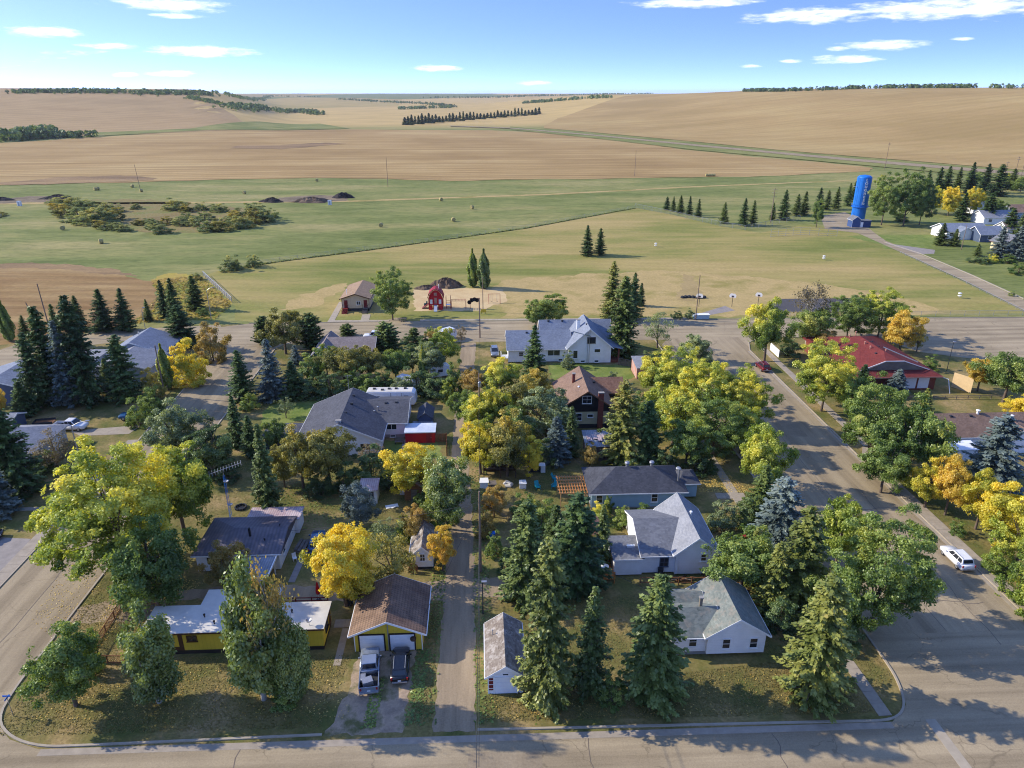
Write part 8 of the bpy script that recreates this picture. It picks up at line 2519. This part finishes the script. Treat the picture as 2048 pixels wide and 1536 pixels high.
    ('bigspruce', 'needle_dark', 299.2, 409.7, 17.8, 6.04, 'wide far spruce near the eastern power poles'),
    ('spruce', 'needle_green', 326.8, 436.2, 12.7, 4.59, 'far spruce under the eastern power poles'),
    ('round', 'leaf_dark', 251.2, 358.3, 10.4, 6.34, 'dark tree between the far spruces and the golden pair'),
    ('bigspruce', 'needle_dark', 233.0, 321.1, 13.4, 4.57, 'dark spruce behind the cream house, left one'),
    ('bigspruce', 'needle_dark', 221.5, 290.4, 11.3, 4.17, 'dark spruce behind the cream house, right one'),
    ('spruce', 'needle_green', 219.2, 279.5, 13.9, 4.42, 'green spruce cut by the upper east edge'),
    ('round', 'leaf_green', 318.2, 457.0, 8.4, 7.04, 'round green tree between the far eastern spruces'),
    ('round', 'leaf_yellowgreen', 344.3, 466.8, 7.0, 5.89, 'round yellow-green tree below the eastern power poles'),
    ('round', 'leaf_green', 240.6, 327.8, 9.2, 5.84, 'round green tree behind the long blue-grey house'),
    ('round', 'leaf_green', 324.2, 424.3, 8.7, 5.38, 'far green tree at the upper east edge'),
]
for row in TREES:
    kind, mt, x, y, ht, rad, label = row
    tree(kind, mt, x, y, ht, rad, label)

# row of small spruces behind the ball field
ROW = [(95.3, 365.3, 6.7, 2.16), (97.3, 360.2, 7.4, 1.76), (99.6, 355.3, 8.7, 2.47), (102.3, 348.9, 9.1, 2.07), (105.0, 342.7, 8.7, 2.03), (111.3, 323.9, 9.6, 2.73), (117.9, 317.0, 12.3, 2.89), (122.9, 319.4, 11.0, 2.24),
       (137.2, 332.4, 8.0, 1.87), (142.3, 332.2, 13.9, 3.26), (153.3, 343.5, 10.4, 2.89), (158.2, 346.4, 11.4, 3.16), (168.8, 353.8, 12.1, 3.22), (176.8, 361.7, 9.9, 2.54), (183.0, 364.8, 11.2, 2.81), (194.2, 374.8, 11.8, 2.89), (208.3, 397.1, 10.3, 2.50)]
for i, (x, y, ht, rad) in enumerate(ROW):
    tree('spruce', 'needle_green' if i % 3 else 'needle_dark', x, y, ht, rad, ORD[i] + ' spruce from the west in the row behind the ball field', 'spruces behind the ball field')
tree('round', 'leaf_green', 148.9, 311.7, 12.3, 2.86, 'green broadleaf tree standing alone before the tower yard')

# shelterbelt of spruces on the far slope
BELT_XY = [(-141.8, 1477.1), (-134.7, 1471.8), (-127.6, 1466.5), (-125.4, 1520.8), (-118.1, 1515.3), (-110.9, 1509.7), (-107.8, 1565.5), (-100.4, 1559.8), (-93.0, 1554.0), (-89.1, 1611.3), (-81.6, 1605.3), (-74.1, 1599.2), (-69.2, 1658.1), (-61.5, 1651.8), (-53.9, 1645.5), (-48.1, 1706.0), (-40.1, 1692.6), (-32.3, 1686.0), (-25.5, 1747.9), (-17.6, 1741.0), (-9.7, 1734.1), (-1.8, 1790.5), (6.2, 1783.4), (14.2, 1769.1), (23.0, 1833.8), (31.1, 1819.1), (39.0, 1804.5), (48.7, 1862.9), (56.7, 1847.9), (64.5, 1832.9), (75.2, 1892.1), (83.1, 1876.7), (90.9, 1861.4), (101.7, 1906.1), (109.4, 1890.5), (117.0, 1874.9), (128.5, 1919.9), (135.6, 1896.4), (143.0, 1880.7), (154.5, 1918.0)]
for i, (x, y) in enumerate(BELT_XY):
    tree('farspruce', 'needle_dark', x, y, 12 + 9 * random.random(), random.uniform(4.2, 6.6), ORD[i] + ' spruce from the west in the far shelterbelt', 'spruces of the far shelterbelt', hgt(x, y))

# willow bushes round the slough
SL = [-217.9, 386.2, 3.6, 3.88, -210.9, 385.9, 5.1, 5.69, -201.0, 378.6, 4.5, 5.09, -227.9, 401.1, 2.6, 2.95, -200.1, 357.9, 5.4, 4.33, -186.1, 344.1, 5.5, 5.34, -175.4, 335.4, 5.8, 5.22, -171.3, 337.9, 5.0, 4.12, -171.6, 346.3, 4.6, 3.75, -198.0, 375.2, 4.0, 4.29, -189.7, 374.8, 3.5, 3.79, -182.1, 371.2, 3.4, 3.25,
      -166.5, 324.6, 3.1, 3.31, -159.7, 319.3, 2.6, 2.82, -153.6, 316.6, 2.6, 2.59, -154.6, 376.5, 4.5, 4.32, -147.0, 369.6, 3.4, 2.75, -141.9, 376.0, 3.0, 2.80, -136.0, 375.7, 2.5, 2.29, -130.0, 368.8, 3.4, 3.00, -153.8, 331.8, 2.2, 2.26, -150.4, 334.3, 2.2, 2.50, -135.7, 311.0, 3.4, 3.19, -144.4, 323.6, 3.1, 2.65,
      -142.0, 333.9, 2.7, 2.73, -134.8, 330.9, 3.1, 2.93, -127.6, 328.0, 3.5, 2.91, -116.9, 315.0, 4.3, 3.66, -112.2, 314.8, 3.8, 3.66, -114.1, 327.4, 3.5, 2.91, -106.3, 321.9, 4.4, 3.08, -103.2, 321.8, 3.9, 2.86, -102.5, 334.8, 5.4, 3.89, -99.2, 337.4, 5.4, 3.92, -110.9, 358.4, 4.8, 4.39, -99.9, 348.9, 2.8, 2.62,
      -115.3, 343.8, 3.7, 3.05, -128.9, 344.4, 3.2, 3.05, -137.1, 344.8, 3.2, 2.81, -176.5, 380.9, 2.5, 2.05, -231.9, 360.8, 1.9, 2.18]
for i in range(0, len(SL), 4):
    x, y, ht, rad = SL[i:i + 4]
    j = i // 4
    tree('shrub', 'willow' if j % 4 else 'leaf_olive', x, y, max(ht, 1.5) * 1.25, rad * 1.55, ORD[j] + ' willow bush of the slough thicket, counted from its west end', 'willow bushes of the slough')


# ------------------------------------------------------------------ far tree belts (one mass each)
def belt_mass(name, label, pts, ht, width, n, m):
    """many small crowns along a line on the far hills"""
    rg = np.random.default_rng(int(abs(pts[0][0])) + n)
    Ps, Ns, T, S = [], [], [], []
    seg = [math.dist(a, b) for a, b in zip(pts[:-1], pts[1:])]
    tot = sum(seg)
    for i in range(n):
        d = rg.uniform(0, tot)
        for (a, b), L in zip(zip(pts[:-1], pts[1:]), seg):
            if d <= L:
                break
            d -= L
        x = a[0] + (b[0] - a[0]) * d / L + rg.normal() * width * .3
        y = a[1] + (b[1] - a[1]) * d / L + rg.normal() * width
        h_ = ht * rg.uniform(.55, 1.15)
        r_ = h_ * rg.uniform(.3, .5)
        z0 = hgt(x, y)
        k = 26
        u = unit(rg.normal(size=(k, 3)) + np.array([0, 0, .3]))
        Ps.append(np.array([x, y, z0 + h_ * .5]) + u * np.array([r_, r_, h_ * .5]))
        Ns.append(unit(u + rg.normal(size=(k, 3)) * .3))
        T.append(np.clip(rg.uniform(0, 1) + rg.uniform(-.2, .2, k), 0, 1))
        S.append(np.full(k, r_ * .8))
    P, Nn, T, S = map(np.concatenate, (Ps, Ns, T, S))
    me = leaf_mesh(name, P, Nn, S, T)
    me.materials.append(MATS[m])
    o = bpy.data.objects.new(name, me)
    col.objects.link(o)
    return tag(o, label, 'woods', None, 'stuff')


BM = [('far_woods', 'dark tree line along the crest of the left hill, west part', [(-1002.8, 1725.0), (-936.0, 1789.3), (-832.8, 1830.7)], 7.5, 30, 420),
      ('far_woods', 'dark tree line along the crest of the left hill, east part', [(-797.9, 1828.8), (-726.3, 1849.8), (-646.2, 1879.3)], 7.5, 30, 330),
      ('far_woods', 'dark tree line right of the left hill crest', [(-648.3, 1964.0), (-1730.8, 6488.1), (-1201.8, 6006.8)], 9, 40, 320),
      ('far_woods', 'band of bluish woods crossing the far valley', [(-842.6, 4669.2), (-526.9, 4159.0), (-247.5, 3608.0), (-87.6, 2948.8)], 9, 30, 260),
      ('far_woods', 'woods with spruces behind the farm slope', [(-514.8, 1642.2), (-556.8, 2069.9), (-549.8, 2382.6), (-433.0, 2107.8)], 10, 30, 240),
      ('far_woods', 'green gully woods running down from the left hill', [(-652.1, 1746.6), (-580.3, 1687.2), (-529.0, 1688.9)], 6, 12, 160),
      ('far_woods', 'small clump of woods in the far valley centre', [(-266.3, 2593.0), (-173.6, 2784.3), (-94.6, 2867.3)], 9, 20, 100),
      ('far_woods', 'tree line across the far valley right of centre', [(-403.5, 5397.7), (17.4, 5499.9), (603.3, 6372.4), (1712.4, 7561.4)], 12, 60, 420),
      ('far_woods', 'dark grove above the far shelterbelt', [(176.1, 2840.8), (284.3, 2633.7), (419.3, 2459.6)], 9, 25, 180),
      ('far_woods', 'tree line on the crest of the right hill', [(710.1, 2004.8), (720.4, 1801.6), (792.0, 1720.8), (910.8, 1704.4), (957.9, 1608.1), (977.5, 1484.1)], 8, 14, 420),
      ('far_woods', 'last clump of trees on the right hill crest', [(983.7, 1429.2), (984.7, 1345.3), (1002.6, 1282.3)], 8, 14, 50),
      ('far_woods', 'low round grove at the west edge of the stubble', [(-600.9, 973.8), (-576.6, 993.7), (-562.3, 1001.9)], 13, 22, 60),
      ('far_woods', 'low hedge of bushes along the west stubble edge', [(-564.7, 1000.5), (-542.6, 1012.7), (-518.0, 1030.6)], 8, 8, 60)]
for nm, lb, pts, ht, wd, n in BM:
    belt_mass(nm, lb, pts, ht, wd, n, 'leaf_dark')


# ------------------------------------------------------------------ fallen leaves and weeds on the ground
def scatter(name, label, polys, n, size, m, z=.05, seed=1):
    rg = np.random.default_rng(seed)
    from mathutils.geometry import intersect_point_tri_2d
    pts = []
    for poly, share in polys:
        _, _, tris = delaunay_2d_cdt([Vector(p) for p in poly], [], [list(range(len(poly)))], 1, 1e-4)[:3]
        vs = [np.array(p) for p in poly]
        ar = np.array([abs(np.cross(vs[b] - vs[a], vs[c] - vs[a])) for a, b, c in tris])
        k = int(n * share)
        ch = rg.choice(len(tris), k, p=ar / ar.sum())
        r1, r2 = np.sqrt(rg.uniform(size=k)), rg.uniform(size=k)
        for i, c in enumerate(ch):
            a, b, d = (vs[q] for q in tris[c])
            p = (1 - r1[i]) * a + r1[i] * (1 - r2[i]) * b + r1[i] * r2[i] * d
            pts.append((p[0], p[1], z + rg.uniform(0, .03)))
    P = np.array(pts)
    Nn = unit(np.array([0, 0, 1.0]) + rg.normal(size=P.shape) * .22)
    me = leaf_mesh(name, P, Nn, rg.uniform(.6, 1.3, len(P)) * size, rg.uniform(0, 1, len(P)))
    me.materials.append(MATS[m])
    o = bpy.data.objects.new(name, me)
    col.objects.link(o)
    return tag(o, label, 'leaves', None, 'stuff')


leaf_mat('fallen', [(0.1, C(190, 150, 70)), (0.5, C(216, 184, 96)), (0.9, C(226, 206, 130))], 0, .1)
scatter('fallen_leaves', 'yellow fallen leaves scattered over the southwest yard and street', [([(-43.40, 52.37), (-13.09, 51.00), (-15.29, 58.12), (-39.87, 58.53)], .3), ([(-42.81, 59.36), (-44.46, 74.37), (-33.64, 72.91), (-37.27, 68.48), (-41.13, 66.94), (-41.25, 59.29)], .5), ([(-51.46, 66.58), (-53.26, 81.07), (-47.49, 79.70), (-45.00, 61.61)], .2)], 2600, .11, 'fallen', .045, 3)
scatter('fallen_leaves', 'yellow fallen leaves on the lawn before the blue house', [([(32.22, 95.01), (38.28, 95.52), (39.53, 90.21), (32.09, 90.55)], .55), ([(36.47, 111.61), (42.65, 111.34), (37.50, 95.56), (32.44, 95.78)], .25), ([(38.54, 91.71), (44.85, 92.17), (43.34, 86.56), (38.78, 88.14)], .2)], 2600, .12, 'fallen', .05, 4)
scatter('fallen_leaves', 'sparse leaves on the south lawns by the corner bungalow', [([(-0.77, 50.45), (34.57, 49.45), (35.60, 55.83), (0.21, 52.81)], 1.0)], 500, .1, 'fallen', .05, 5)
scatter('weed_tufts', 'weedy grass tufts along the lane edges and lot lines', [([(-6.8, 50), (-4.9, 50), (-4.8, 100), (-7.0, 100)], .25), ([(-1.3, 50), (.6, 50), (.4, 105), (-2.0, 105)], .3), ([(-11.9, 50), (-10.6, 50), (-10.4, 56), (-11.4, 56)], .08), ([(-8, 50), (-6.4, 50), (-6.2, 60), (-7.4, 60)], .12), ([(-30, 83), (-18, 84), (-14, 98), (-30, 98)], .25)], 3000, .2, 'leaf_green', .05, 6)
scatter('weed_tufts', 'tall dry grass tufts at the crop field verge', [([(-94.83, 208.46), (-105.24, 227.16), (-91.26, 231.90), (-70.09, 197.66), (-69.80, 182.31), (-82.90, 182.90), (-89.85, 178.86)], 1.0)], 2500, .5, 'leaf_orange', .15, 7)

scatter('weed_tufts', 'dark tall grass along the diagonal field fence', [([(-86.87, 238.03), (-70.58, 251.77), (-38.22, 272.98), (19.83, 314.23), (80.28, 371.11), (80.64, 372.83), (19.95, 316.23), (-38.42, 274.51), (-70.99, 253.41), (-87.60, 240.25)], 1.0)], 3000, .55, 'willow', .2, 8)

leaf_mat('grass_blade', [(0.1, C(116, 114, 64)), (0.45, C(138, 128, 77)), (0.75, C(158, 142, 91)), (0.96, C(170, 150, 101))], 0, .45, .05, .02)
YARDS = [([(-46, 50.6), (-15.6, 50.2), (-14.2, 59.6), (-46, 60.2)], .2), ([(-46.6, 60.2), (-36.8, 60.2), (-36.8, 74), (-46.8, 74)], .08), ([(-7.4, 50.2), (-5.4, 50.2), (-5.4, 67.5), (-6.2, 67.5)], .02),
         ([(-.6, 50.2), (37.0, 49.6), (36.6, 57.2), (-.4, 53.4)], .2), ([(4, 54), (19, 55.6), (19, 68), (4, 67)], .1), ([(29.5, 57), (36.5, 57), (36.3, 86), (31.2, 86)], .08), ([(38.6, 50.6), (41.2, 54), (41.2, 100), (38.0, 100)], .06),
         ([(-46.5, 84), (-26, 86), (-8, 84), (-8, 103), (-46.5, 103)], .16), ([(1, 76), (14, 76), (14, 98), (1, 98)], .06), ([(63.6, 62), (76, 62), (80, 100), (63.6, 100)], .04)]
for k in range(2):
    scatter('lawn_grass', ('uneven grass blades over the town lawns', 'longer dry grass tips over the town lawns')[k], YARDS, (60000, 9000)[k], (.09, .14)[k], 'grass_blade', .03, 20 + k)

# ------------------------------------------------------------------ air
def make_haze():
    m, t = new_mat('haze')
    v = N(t, 'ShaderNodeVolumePrincipled')
    v.inputs['Color'].default_value = (0.80, 0.88, 1.0, 1)
    v.inputs['Density'].default_value = 0.000045
    v.inputs['Anisotropy'].default_value = 0.2
    o = N(t, 'ShaderNodeOutputMaterial')
    t.links.new(v.outputs[0], o.inputs['Volume'])
    b = MB().box(-13000, 13000, -1500, 21000, -1.0, 115).build('haze', m)
    tag(b, 'pale thin haze over the far fields', 'haze', None, 'stuff')


make_haze()
